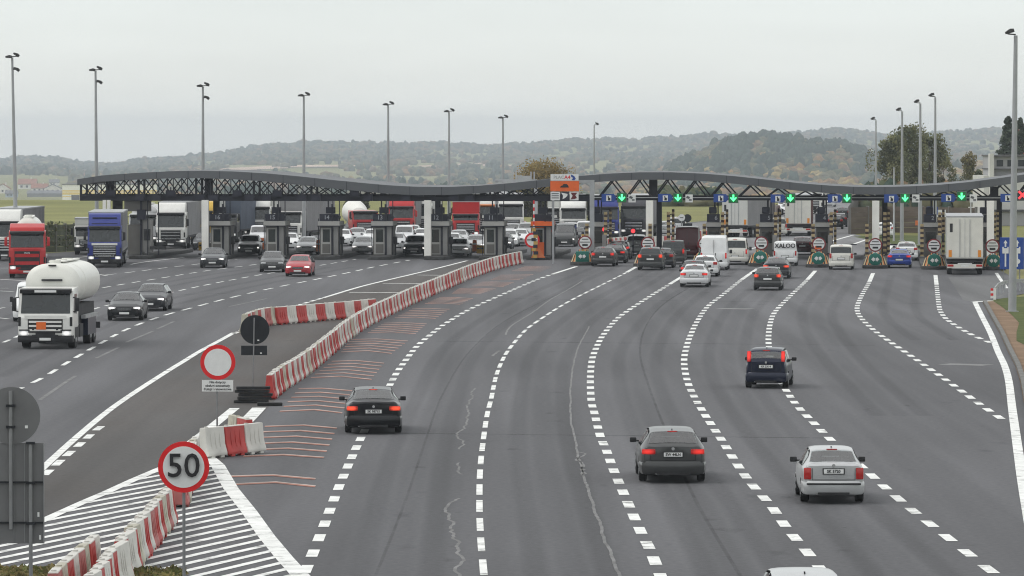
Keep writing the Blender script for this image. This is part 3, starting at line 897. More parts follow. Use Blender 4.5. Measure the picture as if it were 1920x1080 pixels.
# ------------------------------------------------------------------ village and sheds in the valley
M_WALLW = pm("white_render", (.72, .70, .66), .9, .08, .3)
M_ROOFR = pm("red_tiles", (.28, .13, .09), .85, .2, .5)
M_ROOFG = pm("grey_tiles", (.16, .16, .17), .85, .2, .5)
M_WIN = pm("dark_window", (.03, .035, .04), .15, .2, 1.0)
def house(px, ytop, ybase, Y, wpx, label, roof, gable, wall=M_WALLW):
    lo, hi = 2600.0, 8000.0
    for _ in range(40):
        Y = (lo + hi) / 2
        if HOR - (ground_z(px, Y) - CAMH) * F / Y > ybase: lo = Y
        else: hi = Y
    s = F / Y; zb = zpix(ybase, Y); zt = zpix(ytop, Y); w = wpx / s; d = w * .8
    t = thing("village_house", label, "house", ((px - 960) / s, Y, zb - 3))
    hh = zt - zb + 3; eave = 3 + (zt - zb) * .5
    wb = MB()
    if gable:
        wb.prism([(-w / 2, 0), (w / 2, 0), (w / 2, eave), (0, hh - .2), (-w / 2, eave)], 'y', -d / 2, d / 2)
        rf = MB(); rf.prism([(-w / 2 - .6, eave - .3), (0, hh), (w / 2 + .6, eave - .3), (w / 2 + .6, eave + .2), (0, hh + .5), (-w / 2 - .6, eave + .2)], 'y', -d / 2 - .4, d / 2 + .4)
    else:
        wb.prism([(-d / 2, 0), (d / 2, 0), (d / 2, eave), (0, hh - .2), (-d / 2, eave)], 'x', -w / 2, w / 2)
        rf = MB(); rf.prism([(-d / 2 - .6, eave - .3), (0, hh), (d / 2 + .6, eave - .3), (d / 2 + .6, eave + .2), (0, hh + .5), (-d / 2 - .6, eave + .2)], 'x', -w / 2 - .4, w / 2 + .4)
    wb.build("wall", wall, t); r_ = rf.build("roof", roof, t)
    ch = MB(); ch.box((w * .2, 0, hh + .3), (w * .08, w * .08, 2.4)); ch.build("chimney", M_WALLW, r_)
    for k in range(3):
        wn = MB(); wn.box((-w * .3 + w * .3 * k, -d / 2 - .05, 3 + (eave - 3) * .5), (w * .12, .12, (eave - 3) * .45)); wn.build("window", M_WIN, t)
house(6, 345, 362, 4300, 26, "white village house with a rust red roof, at the left photo edge below the woods", M_ROOFR, True)
house(52, 336, 354, 4500, 34, "large cream village house with twin chimneys and a red roof, highest in the village", M_ROOFR, False)
house(75, 345, 360, 4300, 30, "long pink-roofed village house left of the dark gabled one", M_ROOFR, False)
house(100, 346, 361, 4200, 32, "white gabled village house with a dark grey roof", M_ROOFG, True)
house(102, 337, 347, 4700, 18, "small distant white house just above the dark-roofed gabled house", M_ROOFG, False)
house(22, 358, 368, 4000, 22, "pale blue walled house low at the edge of the field", M_ROOFG, False, pm("pale_blue_render", (.40, .47, .55), .9, .1, .3))
house(165, 324, 333, 5200, 14, "tiny white house up on the slope above the warehouse", M_ROOFR, False)
t = thing("storage_shed", "long low grey shed behind the field, left of the yellow warehouse", "shed", ((85 - 960) / F * 3600, 3600, zpix(376, 3600)))
b = MB(); b.box((0, 0, 2.6), (25, 14, 5.2)); b.build("wall", pm("grey_cladding", (.20, .20, .20), .8, .1, .2), t)
b = MB(); b.prism([(-7.4, 5.2), (0, 7.4), (7.4, 5.2)], 'x', -13, 13); b.build("roof", M_ROOFG, t)
t = thing("warehouse", "bright white and yellow banded warehouse at the far field edge behind the canopy", "warehouse", ((206 - 960) / F * 2000, 2000, zpix(379, 2000)))
M_WW = pm("warehouse_white", (.90, .89, .82), .7, .03, .2); M_WY = pm("warehouse_yellow", (.86, .66, .24), .7, .06, .2)
b = MB()
z = 0.0
for h_, mi in ((2.2, 0), (.35, 1), (.6, 0), (.9, 1), (.3, 0), (.6, 1), (2.2, 0)):
    b.box((0, 0, z + h_ / 2), (36.5 + .02 * mi, 20 + .02 * mi, h_ - .003), mi); z += h_
b.build("wall", [M_WW, M_WY], t)
b = MB(); b.box((0, 0, z + .15), (37, 20.5, .3)); b.build("roof", M_ROOFG, t)
for k in range(4):
    b = MB(); b.box((-13 + 8.6 * k, -10.1, 1.6), (3.2, .14, 2.8)); b.build("loading_door", M_ROOFG, t)
# ------------------------------------------------------------------ vehicles: shared materials
M_GLASS = pm("tinted_glass", (.014, .019, .021), .08, .2, 1.5, spec=.6, coat=.15)
def see_through(name, tint, gl):
    m = bpy.data.materials.new(name); m.use_nodes = True
    t = m.node_tree; t.nodes.clear()
    o = NN(t, "ShaderNodeOutputMaterial"); a = NN(t, "ShaderNodeBsdfTransparent"); g = NN(t, "ShaderNodeBsdfGlossy"); f = NN(t, "ShaderNodeFresnel"); x = NN(t, "ShaderNodeMixShader")
    tcn = NN(t, "ShaderNodeTexCoord"); n = NN(t, "ShaderNodeTexNoise"); n.inputs["Scale"].default_value = 2.0; n.inputs["Detail"].default_value = 5
    r = NN(t, "ShaderNodeMapRange"); r.inputs[3].default_value = .01; r.inputs[4].default_value = .05
    t.links.new(tcn.outputs["Object"], n.inputs["Vector"]); t.links.new(n.outputs[0], r.inputs[0]); t.links.new(r.outputs[0], g.inputs["Roughness"])
    a.inputs[0].default_value = (*tint, 1); g.inputs[0].default_value = (gl, gl, gl, 1); f.inputs[0].default_value = 2.15
    t.links.new(f.outputs[0], x.inputs[0]); t.links.new(a.outputs[0], x.inputs[1]); t.links.new(g.outputs[0], x.inputs[2]); t.links.new(x.outputs[0], o.inputs[0])
    return m
M_GLASSC = see_through("car_glass", (.72, .80, .79), 1.0)
M_TRIM = pm("cabin_trim", (.035, .035, .038), .85, .2, 3); M_SEAT = pm("seat_fabric", (.045, .046, .05), .9, .25, 6)
M_TYRE = pm("tyre_rubber", (.022, .022, .023), .85, .2, 8)
M_RIM = pm("alloy_rim", (.36, .37, .38), .35, .1, 5, metal=.7)
M_BLACK = pm("black_plastic", (.022, .022, .024), .6, .2, 4)
M_DARKM = pm("dark_chassis", (.035, .035, .038), .75, .25, 2)
M_CHROME = pm("chrome", (.60, .61, .62), .2, .05, 4, metal=1.0)
M_PLATE = pm("number_plate_white", (.72, .73, .72), .5, .03, 9)
M_INK = pm("black_lettering", (.02, .02, .022), .6, .1, 9)
M_TAIL = pm("tail_lamp_red", (.42, .02, .018), .2, .15, 12, coat=.5)
def lamp_core(name, rim, core, s0, s1):
    # a lit lamp: bulb glow strongest behind the middle of the lens
    m = pm(name, rim, .3, .1, 12)
    t = m.node_tree; b = t.nodes["Principled BSDF"]; tcn = NN(t, "ShaderNodeTexCoord")
    vm = NN(t, "ShaderNodeVectorMath", operation='DISTANCE'); vm.inputs[1].default_value = (.5, .5, .5); t.links.new(tcn.outputs["Generated"], vm.inputs[0])
    r = NN(t, "ShaderNodeMapRange"); r.inputs[1].default_value = .30; r.inputs[2].default_value = .70; r.inputs[3].default_value = s1; r.inputs[4].default_value = s0
    t.links.new(vm.outputs["Value"], r.inputs[0]); t.links.new(r.outputs[0], b.inputs["Emission Strength"]); b.inputs["Emission Color"].default_value = (*core, 1)
    return m
M_TAILON = lamp_core("tail_lamp_lit", (.35, .015, .015), (1.0, .05, .035), .02, .75)
M_BRAKE = lamp_core("brake_lamp_lit", (.35, .015, .012), (1.0, .10, .04), .02, 1.25)
M_HEADON = lamp_core("headlamp_lit", (.62, .64, .65), (1.0, .96, .9), .05, 1.6)
M_HEAD = pm("headlamp_lens", (.55, .57, .58), .12, .1, 12, coat=.8)
M_INDIC = pm("indicator_amber", (.7, .25, .03), .3, .1, 12)
def paint(name, c, metal=.25, rough=.32):
    return pm("paint_" + name, c, rough, .05, 2.0, metal=metal, coat=.35, spec=.25)
P_BLACK = paint("black", (.010, .011, .013)); P_DGREY = paint("dark_grey", (.055, .057, .058)); P_GRAPH = paint("graphite", (.035, .037, .042))
P_SILV = paint("silver", (.46, .47, .475), .3); P_WHITE = paint("white", (.74, .75, .75), 0.0); P_NAVY = paint("navy", (.012, .016, .035)); P_BLUE = paint("royal_blue", (.02, .055, .30))
P_RED = paint("red", (.38, .035, .045), .1); P_MAROON = paint("maroon", (.11, .010, .016), .05); P_DRED = paint("dark_red", (.06, .016, .018)); P_CREAM = paint("cream_white", (.66, .65, .60), 0)
P_LGREY = paint("light_grey", (.66, .67, .68), .1); P_YEL = paint("yellow", (.62, .40, .06), 0); P_TRED = paint("truck_red", (.44, .022, .024), 0); P_TBLUE = paint("truck_blue", (.028, .042, .22), .1)
P_TWHITE = paint("truck_white", (.72, .72, .69), 0, .4); P_TDARK = paint("truck_charcoal", (.055, .055, .065), .1); P_ORANGE = paint("truck_orange", (.62, .20, .06), 0)
M_TARPG = pm("grey_tarpaulin", (.22, .22, .225), .75, .1, .6); M_TARPD = pm("slate_tarpaulin", (.10, .12, .16), .75, .1, .6)
M_TARPW = pm("trailer_white_panel", (.55, .555, .53), .6, .06, .5); M_TARPR = pm("brown_red_tarpaulin", (.13, .06, .055), .75, .15, .6)
M_TANK = pm("tank_white", (.74, .74, .69), .38, .05, .6); M_STEEL = pm("galvanised_steel", (.36, .37, .38), .5, .12, 1.5, metal=.4)
M_TANKS = pm("polished_tank", (.5, .5, .5), .3, .1, 1.0, metal=.8)
M_ADR = pm("orange_hazard_plate", (.75, .16, .03), .5, .05, 5)

def sm(xs, ys, q, w=.06):
    r = 0.0
    for k in (-1, -.5, 0, .5, 1): r = r + np.interp(q + k * w, xs, ys)
    return r / 5.0
# per style: L, W, H and profiles along the length measured from the tail
STY = {
 'sedan': dict(L=4.85, W=1.85, top=[(0, 1.00), (.06, 1.07), (.62, 1.09), (1.35, 1.40), (2.0, 1.46), (2.75, 1.43), (3.55, 1.03), (4.35, .88), (4.75, .74), (4.85, .62)],
               belt=[(0, .92), (.6, .97), (3.5, .92), (4.5, .78), (4.85, .58)], wt=[(0, .72), (.6, .70), (1.35, .58), (2.6, .58), (3.5, .72), (4.85, .62)],
               win=(.70, 1.28), ws=(2.85, 3.48), side=((1.05, 1.75), (1.85, 2.9)), ax=(1.05, 3.95), r=.33, tails=[(.70, .84, .36, .15)], plate=.74, badge=.90),
 'estate': dict(L=4.84, W=1.85, top=[(0, 1.02), (.05, 1.06), (.14, 1.10), (.62, 1.42), (1.4, 1.475), (2.2, 1.48), (2.85, 1.44), (3.6, 1.03), (4.4, .88), (4.75, .74), (4.84, .62)],
               belt=[(0, .95), (.6, 1.0), (3.5, .94), (4.5, .78), (4.84, .58)], wt=[(0, .74), (.14, .73), (.62, .62), (2.6, .58), (3.5, .72), (4.84, .62)],
               win=(.17, .58), ws=(2.9, 3.5), side=((.85, 1.65), (1.75, 2.95)), ax=(1.0, 3.9), r=.33, tails=[(.70, .88, .38, .15)], plate=.80, badge=.96),
 'fabia': dict(L=4.2, W=1.66, top=[(0, 1.00), (.05, 1.06), (.30, 1.08), (.92, 1.40), (1.5, 1.45), (2.2, 1.42), (2.95, 1.03), (3.7, .88), (4.1, .72), (4.2, .6)],
               belt=[(0, .92), (.5, .96), (3.0, .93), (3.9, .76), (4.2, .56)], wt=[(0, .70), (.3, .67), (.92, .56), (2.1, .55), (2.9, .66), (4.2, .55)],
               win=(.34, .86), ws=(2.28, 2.9), side=((.72, 1.35), (1.45, 2.3)), ax=(.85, 3.32), r=.30, tails=[(.70, .80, .20, .31)], plate=.86, badge=1.01),
 'tall': dict(L=3.65, W=1.64, top=[(0, 1.02), (.05, 1.10), (.20, 1.45), (.45, 1.53), (1.2, 1.55), (1.9, 1.52), (2.6, 1.10), (3.2, .96), (3.55, .80), (3.65, .62)],
               belt=[(0, .93), (.5, .98), (2.6, .96), (3.3, .82), (3.65, .6)], wt=[(0, .71), (.2, .63), (1.5, .58), (2.5, .68), (3.65, .55)],
               win=(.075, .185), ws=(2.0, 2.55), side=((.45, 1.1), (1.2, 2.05)), ax=(.65, 2.95), r=.30, tails=[(.70, 1.22, .15, .42)], plate=.84, badge=1.0),
 'hatch': dict(L=4.2, W=1.78, top=[(0, .98), (.05, 1.04), (.45, 1.40), (.9, 1.46), (1.6, 1.47), (2.2, 1.43), (2.95, 1.03), (3.7, .9), (4.1, .74), (4.2, .6)],
               belt=[(0, .93), (.5, .98), (2.9, .94), (3.8, .8), (4.2, .58)], wt=[(0, .74), (.45, .62), (1.9, .57), (2.9, .70), (4.2, .6)],
               win=(.10, .40), ws=(2.28, 2.88), side=((.6, 1.3), (1.4, 2.3)), ax=(.75, 3.35), r=.32, tails=[(.72, .92, .28, .20)], plate=.72, badge=.95),
 'suv': dict(L=4.55, W=1.86, top=[(0, 1.08), (.05, 1.15), (.40, 1.58), (.9, 1.66), (1.8, 1.67), (2.4, 1.62), (3.1, 1.16), (3.95, 1.03), (4.4, .88), (4.55, .7)],
               belt=[(0, 1.04), (.5, 1.10), (3.1, 1.07), (4.1, .95), (4.55, .68)], wt=[(0, .78), (.4, .66), (2.0, .62), (3.0, .74), (4.55, .65)],
               win=(.10, .36), ws=(2.48, 3.05), side=((.6, 1.4), (1.5, 2.5)), ax=(.85, 3.6), r=.36, tails=[(.76, 1.02, .26, .26)], plate=.80, badge=1.05),
 'coupe': dict(L=4.3, W=1.80, top=[(0, .96), (.08, 1.02), (.45, 1.05), (1.25, 1.34), (1.8, 1.38), (2.3, 1.35), (3.0, .98), (3.8, .84), (4.2, .70), (4.3, .56)],
               belt=[(0, .88), (.5, .93), (2.9, .90), (3.9, .74), (4.3, .54)], wt=[(0, .74), (.45, .68), (1.25, .56), (2.2, .55), (2.9, .70), (4.3, .6)],
               win=(.52, 1.18), ws=(2.38, 2.92), side=((1.0, 1.5), (1.6, 2.4)), ax=(.85, 3.4), r=.32, tails=[(.68, .86, .34, .15)], plate=.62, badge=.88),
 'boxvan': dict(L=4.3, W=1.80, top=[(0, 1.06), (.03, 1.15), (.14, 1.74), (.3, 1.80), (1.6, 1.82), (2.4, 1.77), (3.1, 1.16), (3.8, 1.0), (4.2, .84), (4.3, .66)],
               belt=[(0, 1.0), (.5, 1.05), (3.0, 1.02), (3.9, .88), (4.3, .64)], wt=[(0, .83), (.14, .76), (2.2, .70), (3.0, .74), (4.3, .62)],
               win=(.04, .125), ws=(2.5, 3.05), side=((.4, 1.3), (1.4, 2.5)), ax=(.75, 3.4), r=.31, tails=[(.80, 1.0, .16, .36)], plate=.80, badge=.98),
 'cargo': dict(L=4.3, W=1.80, top=[(0, 1.06), (.03, 1.15), (.10, 1.78), (.3, 1.84), (1.6, 1.86), (2.4, 1.77), (3.1, 1.16), (3.8, 1.0), (4.2, .84), (4.3, .66)],
               belt=[(0, 1.0), (.5, 1.05), (3.0, 1.02), (3.9, .88), (4.3, .64)], wt=[(0, .85), (.14, .78), (2.2, .72), (3.0, .74), (4.3, .62)],
               win=None, ws=(2.5, 3.05), side=((1.7, 2.5),), ax=(.75, 3.4), r=.31, tails=[(.84, .95, .12, .36)], plate=.72, badge=None),
 'van': dict(L=5.4, W=2.0, top=[(0, 1.2), (.03, 1.3), (.16, 2.36), (.34, 2.46), (3.2, 2.5), (3.9, 2.38), (4.5, 1.42), (5.0, 1.16), (5.3, .95), (5.4, .7)],
               belt=[(0, 1.2), (.5, 1.3), (4.2, 1.22), (5.0, 1.0), (5.4, .7)], wt=[(0, .94), (.16, .86), (3.0, .82), (4.3, .84), (5.4, .7)],
               win=None, ws=(4.0, 4.45), side=((3.3, 4.0),), ax=(1.0, 4.4), r=.34, tails=[(.92, 1.05, .12, .42)], plate=.62, badge=None),
 'minibus': dict(L=5.0, W=1.95, top=[(0, 1.1), (.03, 1.2), (.16, 1.92), (.3, 2.0), (2.8, 2.02), (3.4, 1.92), (4.1, 1.24), (4.6, 1.06), (4.9, .9), (5.0, .7)],
               belt=[(0, 1.06), (.5, 1.12), (3.9, 1.08), (4.6, .95), (5.0, .68)], wt=[(0, .88), (.16, .80), (2.8, .76), (3.9, .80), (5.0, .68)],
               win=(.045, .145), ws=(3.5, 4.05), side=((.5, 1.9), (2.0, 2.9), (3.0, 3.5)), ax=(.95, 4.0), r=.33, tails=[(.88, 1.0, .13, .36)], plate=.66, badge=.92),
}
NR = 13
def section(S, y):
    W2 = S['W'] / 2; L = S['L']
    zt = float(sm(*zip(*S['top']), y, .03)); zb = float(sm(*zip(*S['belt']), y, .05)); wt = float(sm(*zip(*S['wt']), y, .05))
    w = W2 * float(sm([0, .06, .25, .7, L - .9, L - .35, L], [.86, .93, .975, 1, 1, .93, .74], y, .05))
    zb = min(zb, zt - .03)
    wt = min(wt, w - .02)
    ze = zt - .03 - .03 * min(1, max(0, (zt - zb) / .4))
    if ze < zb + .004: ze = zb + .004
    zl = .19 + .10 * max(0, (y - (L - .5)) / .5) + .12 * max(0, (.4 - y) / .4)
    rows = [(0, zl), (w * .72, zl), (w * .94, zl + .05), (w * .99, .40), (w, .60), (w * .995, zb * .5 + .34), (w * .98, zb - .05), (w * .955, zb),
            (wt + .015, ze), (wt - .05, ze + .03), (wt * .72, zt - .012), (wt * .38, zt - .003), (0, zt)]
    return rows
def surf_top(S, y, fx):
    """point on the roof/screen surface at station y, fx in -1..1 of the top edge width"""
    r = section(S, y); wt = r[8][0]; x = abs(fx) * wt
    xs = [r[12][0], r[11][0], r[10][0], r[9][0], r[8][0]]; zs = [r[12][1], r[11][1], r[10][1], r[9][1], r[8][1]]
    return Vector((math.copysign(x, fx) if fx else 0.0, y, float(np.interp(x, xs, zs))))
def car_parts(style):
    S = STY[style]; L, W2 = S['L'], S['W'] / 2
    P = []      # (name, mesh, parent index or None, kind, loc)
    ys = sorted(set([0, .015, .04] + [round(v, 3) for v in np.linspace(.08, L - .08, 56)] + [L - .04, L - .012, L] + [p[0] for p in S['top'] if .02 < p[0] < L - .02]))
    rings = []
    for y in ys:
        r = section(S, y); sh = .0
        if y < .012 or y > L - .011: r = [(a * .97, b if i > 2 else b + .03) for i, (a, b) in enumerate(r)]
        ring = [Vector((a, y, b)) for a, b in r] + [Vector((-a, y, b)) for a, b in reversed(r[1:-1])]
        rings.append(ring)
    mb = MB(); mb.rings(rings, 0)
    me = mb.mesh("body", [P_BLACK])
    ob = link("tmp", me)
    cutters = []
    for ay in S['ax']:
        for sx in (-1, 1):
            c = MB(); c.cyl((sx * (W2 - .26), ay, S['r']), (sx * (W2 + .2), ay, S['r']), S['r'] + .055, n=24)
            co = c.build("cut", M_BLACK); cutters.append(co)
            md = ob.modifiers.new("b", 'BOOLEAN'); md.operation = 'DIFFERENCE'; md.object = co; md.solver = 'EXACT'
    dg = bpy.context.evaluated_depsgraph_get()
    me2 = bpy.data.meshes.new_from_object(ob.evaluated_get(dg)); me2.name = "body"
    for o in [ob] + cutters: bpy.data.objects.remove(o)
    me2.materials.clear(); me2.materials.append(P_BLACK)
    me2.polygons.foreach_set("material_index", [0] * len(me2.polygons))
    me2.polygons.foreach_set("use_smooth", [True] * len(me2.polygons)); me2.set_sharp_from_angle(angle=math.radians(32))
    # open the windows: the cabin inside is real
    dark_rear = style in ('suv', 'boxvan', 'minibus')
    bm = bmesh.new(); bm.from_mesh(me2); kill = []
    for q in bm.faces:
        c = q.calc_center_median(); ysq = [v.co.y for v in q.verts]; r = section(S, c.y); fx = abs(c.x) / max(.01, r[8][0])
        if c.z < r[7][1] + .015: continue
        up = c.z > r[8][1] - .01
        rngs = ([] if (dark_rear or not S['win']) else [S['win']]) + [S['ws']]
        if up and any(min(ysq) > a - .012 and max(ysq) < b + .012 for a, b in rngs) and max(abs(v.co.x) for v in q.verts) < r[8][0] * .93: kill.append(q)
        if not up and q.normal.z < .75 and any(min(ysq) > a - .02 and max(ysq) < b + .02 for a, b in S['side']) and min(v.co.z for v in q.verts) > r[7][1] - .03: kill.append(q)
    bmesh.ops.delete(bm, geom=kill, context='FACES'); bm.to_mesh(me2); bm.free()
    me2.transform(Matrix.Translation((0, -L / 2, 0)))
    P.append(("body", me2, None, 'paint', (0, 0, 0)))
    T = Matrix.Translation((0, -L / 2, 0))
    def new(name, m, mats, kind='fix', par=None, loc=(0, 0, 0), smooth=False):
        me = m.mesh(name, mats, smooth)
        P.append((name, me, par, kind, loc)); return len(P) - 1
    # cabin: floor, dash, parcel shelf, seats
    yf = S['ws'][1] - .1; yr = (S['win'][0] if S['win'] else .3) + .12; zb0 = S['top'][0][1] - .12; ysf = S['ws'][0] - .62; ysr = max(ysf - 1.0, yr + .45)
    m = MB(); m.X = T; m.box((0, (yf + yr) / 2, .46), (W2 * 1.8, yf - yr, .05)); m.box((0, yf - .18, .80), (W2 * 1.7, .40, .22)); m.box((0, (yr + ysr) / 2 - .1, zb0 - .1), (W2 * 1.66, max(.1, ysr - yr - .1), .04))
    m.cyl((-W2 * .42, yf - .52, .92), (-W2 * .42, yf - .48, .90), .19, n=16)
    new("cabin_trim", m, [M_TRIM])
    for s in (-1, 1):
        m = MB(); m.X = T @ Matrix.Translation((s * W2 * .42, ysf, .5)) @ Matrix.Rotation(math.radians(14), 4, 'X')
        m.bbox((0, 0, .34), (.50, .14, .66), .05); m.bbox((0, .0, .77), (.26, .10, .19), .04); m.bbox((0, .3, .05), (.5, .5, .14), .04); new("seat", m, [M_SEAT], smooth=True)
    m = MB(); m.X = T @ Matrix.Translation((0, ysr, .5)) @ Matrix.Rotation(math.radians(16), 4, 'X'); m.bbox((0, 0, .28), (W2 * 1.5, .14, .60), .05)
    for x in (-.42, .42): m.bbox((x * W2 / .92, 0, .66), (.26, .1, .16), .04)
    new("rear_bench", m, [M_SEAT], smooth=True)
    def screen(name, y0, y1, k0=.93, k1=.93, off=.008):
        m = MB(); m.X = T; vs = []; nx, ny = 8, 5
        for j in range(ny + 1):
            y = y0 + (y1 - y0) * j / ny
            for i in range(nx + 1):
                fx = (2 * i / nx - 1) * (k0 + (k1 - k0) * j / ny)
                p = surf_top(S, y, fx); dz = (surf_top(S, y + .02, fx).z - surf_top(S, y - .02, fx).z) / .04
                n = Vector((0, -dz, 1)).normalized(); vs.append(p + n * off)
        m.add(vs, [(j * (nx + 1) + i, j * (nx + 1) + i + 1, (j + 1) * (nx + 1) + i + 1, (j + 1) * (nx + 1) + i) for j in range(ny) for i in range(nx)])
        return new(name, m, [M_GLASS if (style in ('suv', 'boxvan', 'minibus') and name == 'rear_window') else M_GLASSC], smooth=True)
    if S['win']: screen("rear_window", *S['win'])
    screen("windscreen", *S['ws'])
    for a, b in S['side']:
        for sx in (-1, 1):
            m = MB(); m.X = T; vs = []
            for j in range(7):
                y = a + (b - a) * j / 6; r = section(S, y); p, q = Vector((r[7][0], 0, r[7][1])), Vector((r[8][0], 0, r[8][1]))
                for f_ in (.08, .5, .90):
                    v = p.lerp(q, f_); vs.append(Vector((sx * (v.x + .012), y, v.z + .003)))
            m.add(vs, [(j * 3 + i, j * 3 + i + 1, j * 3 + i + 4, j * 3 + i + 3) for j in range(6) for i in range(2)])
            new("side_window", m, [M_GLASS], smooth=True)
    # bumpers wrap the ends
    for nm, sgn, e in (("rear_bumper", 1, 0.0), ("front_bumper", -1, L)):
        def plan(o):
            pts = [(W2 * 1.0 + o, .62), (W2 * .985 + o, .25), (W2 * .93 + o, .05), (W2 * .80, -.035 - o), (W2 * .4, -.06 - o), (0, -.065 - o)]
            pts = pts + [(-a, b) for a, b in reversed(pts[:-1])]
            if nm == "front_bumper": pts = [(a * (.985 if abs(b) > .2 else .88), b + .08 if b < .2 else b) for a, b in pts]
            return [(a, e + sgn * b) for a, b in pts]
        m = MB(); m.X = T; zlo = .25 if nm == "rear_bumper" else .22
        zs = ((zlo, -.035), (zlo + .06, .004), (.46, .012), (.56, .008), (.61, -.03))
        ring = [[Vector((x, y, z)) for x, y in plan(o)] for z, o in zs]
        n = len(ring[0]); vs = [p for r in ring for p in r]
        m.add(vs, [(i * n + k, i * n + k + 1, (i + 1) * n + k + 1, (i + 1) * n + k) for i in range(len(ring) - 1) for k in range(n - 1)])
        new(nm, m, [P_BLACK], 'paint', smooth=True)
        m = MB(); m.X = T
        m.box((0, e - sgn * (-.04 + .075), zlo + .02), (W2 * (1.0 if sgn > 0 else 1.2), .10, .075 if sgn > 0 else .13)); new("bumper_valance", m, [M_BLACK])
    # lamps
    for (x, z, sx_, sz_) in S['tails']:
        for s in (-1, 1):
            m = MB(); m.X = T
            yb = .0
            if style == 'tall':
                m.X = T @ Matrix.Translation((s * (W2 - .165), .085, z)) @ Matrix.Rotation(math.radians(-14), 4, 'X') @ Matrix.Rotation(math.radians(12) * s, 4, 'Z')
                m.bbox((0, 0, 0), (sx_, .12, sz_), .03)
            else:
                m.X = T @ Matrix.Translation((s * (W2 * .93 - sx_ / 2 + .01), .045, z)) @ Matrix.Rotation(math.radians(9) * s, 4, 'Z')
                m.bbox((0, 0, 0), (sx_, .13, sz_), .028)
            new("tail_lamp", m, [M_TAIL], 'tail', smooth=True)
    for s in (-1, 1):
        m = MB(); m.X = T @ Matrix.Translation((s * W2 * .70, L - .11, .66)) @ Matrix.Rotation(math.radians(-16) * s, 4, 'Z')
        m.bbox((0, 0, 0), (.36, .14, .125), .03); new("headlamp", m, [M_HEAD], 'head', smooth=True)
    m = MB(); m.X = T; m.box((0, L - .0, .60), (W2 * .80, .07, .12)); 
    for k in range(3): m.box((0, L + .038, .56 + .04 * k), (W2 * .74, .012, .012), 1)
    new("grille", m, [M_BLACK, M_CHROME])
    m = MB(); m.X = T; m.box((0, L + .085, .40), (.52, .02, .11)); new("front_plate", m, [M_PLATE])
    pz = S['plate']; py = -.012 if pz > .62 else -.085
    m = MB(); m.X = T; m.box((0, py, pz), (.58, .03, .16)); new("plate_recess", m, [M_BLACK])
    m = MB(); m.X = T; m.box((0, py - .02, pz), (.52, .014, .115)); new("rear_plate", m, [M_PLATE], 'plate')
    m = MB(); m.X = T; m.box((0, -.004, .635), (W2 * 1.36, .012, .014)); zb_ = S['top'][0][1] - .06
    for s in (-1, 1): m.box((s * W2 * .68, -.002, (.635 + zb_) / 2), (.014, .012, zb_ - .635), 0)
    new("boot_seam", m, [M_BLACK])
    if S['badge']:
        m = MB(); m.X = T; m.cyl((0, -.012, S['badge']), (0, .03, S['badge']), .045, n=14); new("badge", m, [M_CHROME])
    if S['win'] and style not in ('coupe',):
        y1 = S['win'][1] + .03; p = surf_top(S, y1, 0)
        m = MB(); m.X = T; m.box((0, y1, p.z + .006), (.28, .05, .022)); new("high_brake_lamp", m, [M_TAIL], 'tail')
        m = MB(); m.X = T; m.box((0, y1 + .28, surf_top(S, y1 + .28, 0).z + .012), (.025, .12, .045)); new("antenna_fin", m, [M_BLACK])
    ym = S['ws'][1] - .12
    for s in (-1, 1):
        r = section(S, ym); m = MB(); m.X = T
        m.bbox((s * (W2 + .09), ym, r[7][1] + .07), (.19, .10, .14 if style not in ('van', 'minibus') else .28), .03)
        m.box((s * (W2 - .02), ym, r[7][1] + .04), (.14, .05, .04)); new("mirror", m, [M_BLACK], smooth=True)
    for ay in S['ax']:
        for s in (-1, 1):
            m = MB(); R_ = S['r']; x0 = W2 - .215; x1 = W2 + .0
            prof = [(x0, R_ * .62), (x0, R_ * .93), (x0 + .03, R_), (x1 - .03, R_), (x1, R_ * .93), (x1 - .01, R_ * .66)]
            rg = [[Vector((s * a, b * math.cos(t), b * math.sin(t))) for a, b in prof] for t in np.linspace(0, 2 * math.pi, 21)[:-1]]
            n = len(prof); vs = [p for q in rg for p in q]
            m.add(vs, [(i * n + k, i * n + k + 1, ((i + 1) % 20) * n + k + 1, ((i + 1) % 20) * n + k) for i in range(20) for k in range(n - 1)])
            wi = new("wheel", m, [M_TYRE], 'fix', None, (0, ay - L / 2, R_), True)
            m = MB(); m.cyl((s * (x1 - .05), 0, 0), (s * (x1 - .02), 0, 0), R_ * .66, n=18)
            for k in range(5):
                a = k * 2 * math.pi / 5; m.bar((s * (x1 - .012), 0, 0), (s * (x1 - .012), R_ * .6 * math.cos(a), R_ * .6 * math.sin(a)), .05, .02, 1)
            new("rim", m, [M_BLACK, M_RIM], 'fix', wi)
    if S['L'] < 5:
        m = MB(); m.X = T; m.cyl((-W2 * .5, -.03, .27), (-W2 * .5, .25, .27), .035, n=8); new("exhaust_pipe", m, [M_CHROME])
    if style == 'estate':
        m = MB(); m.X = T
        m.box((.15, .30, 1.18), (.5, .03, .025), 0, rz=.1); new("rear_wiper", m, [M_BLACK])
    if style == 'fabia':
        m = MB(); m.X = T; m.box((0, -.075, .53), (W2 * 1.72, .04, .045)); new("bumper_strip", m, [M_BLACK])
    if style in ('van',):
        m = MB(); m.X = T; m.box((0, .05, 1.4), (.015, .1, 1.6)); m.box((.12, .0, 1.15), (.05, .06, .2)); new("door_seam", m, [M_BLACK])
    return P

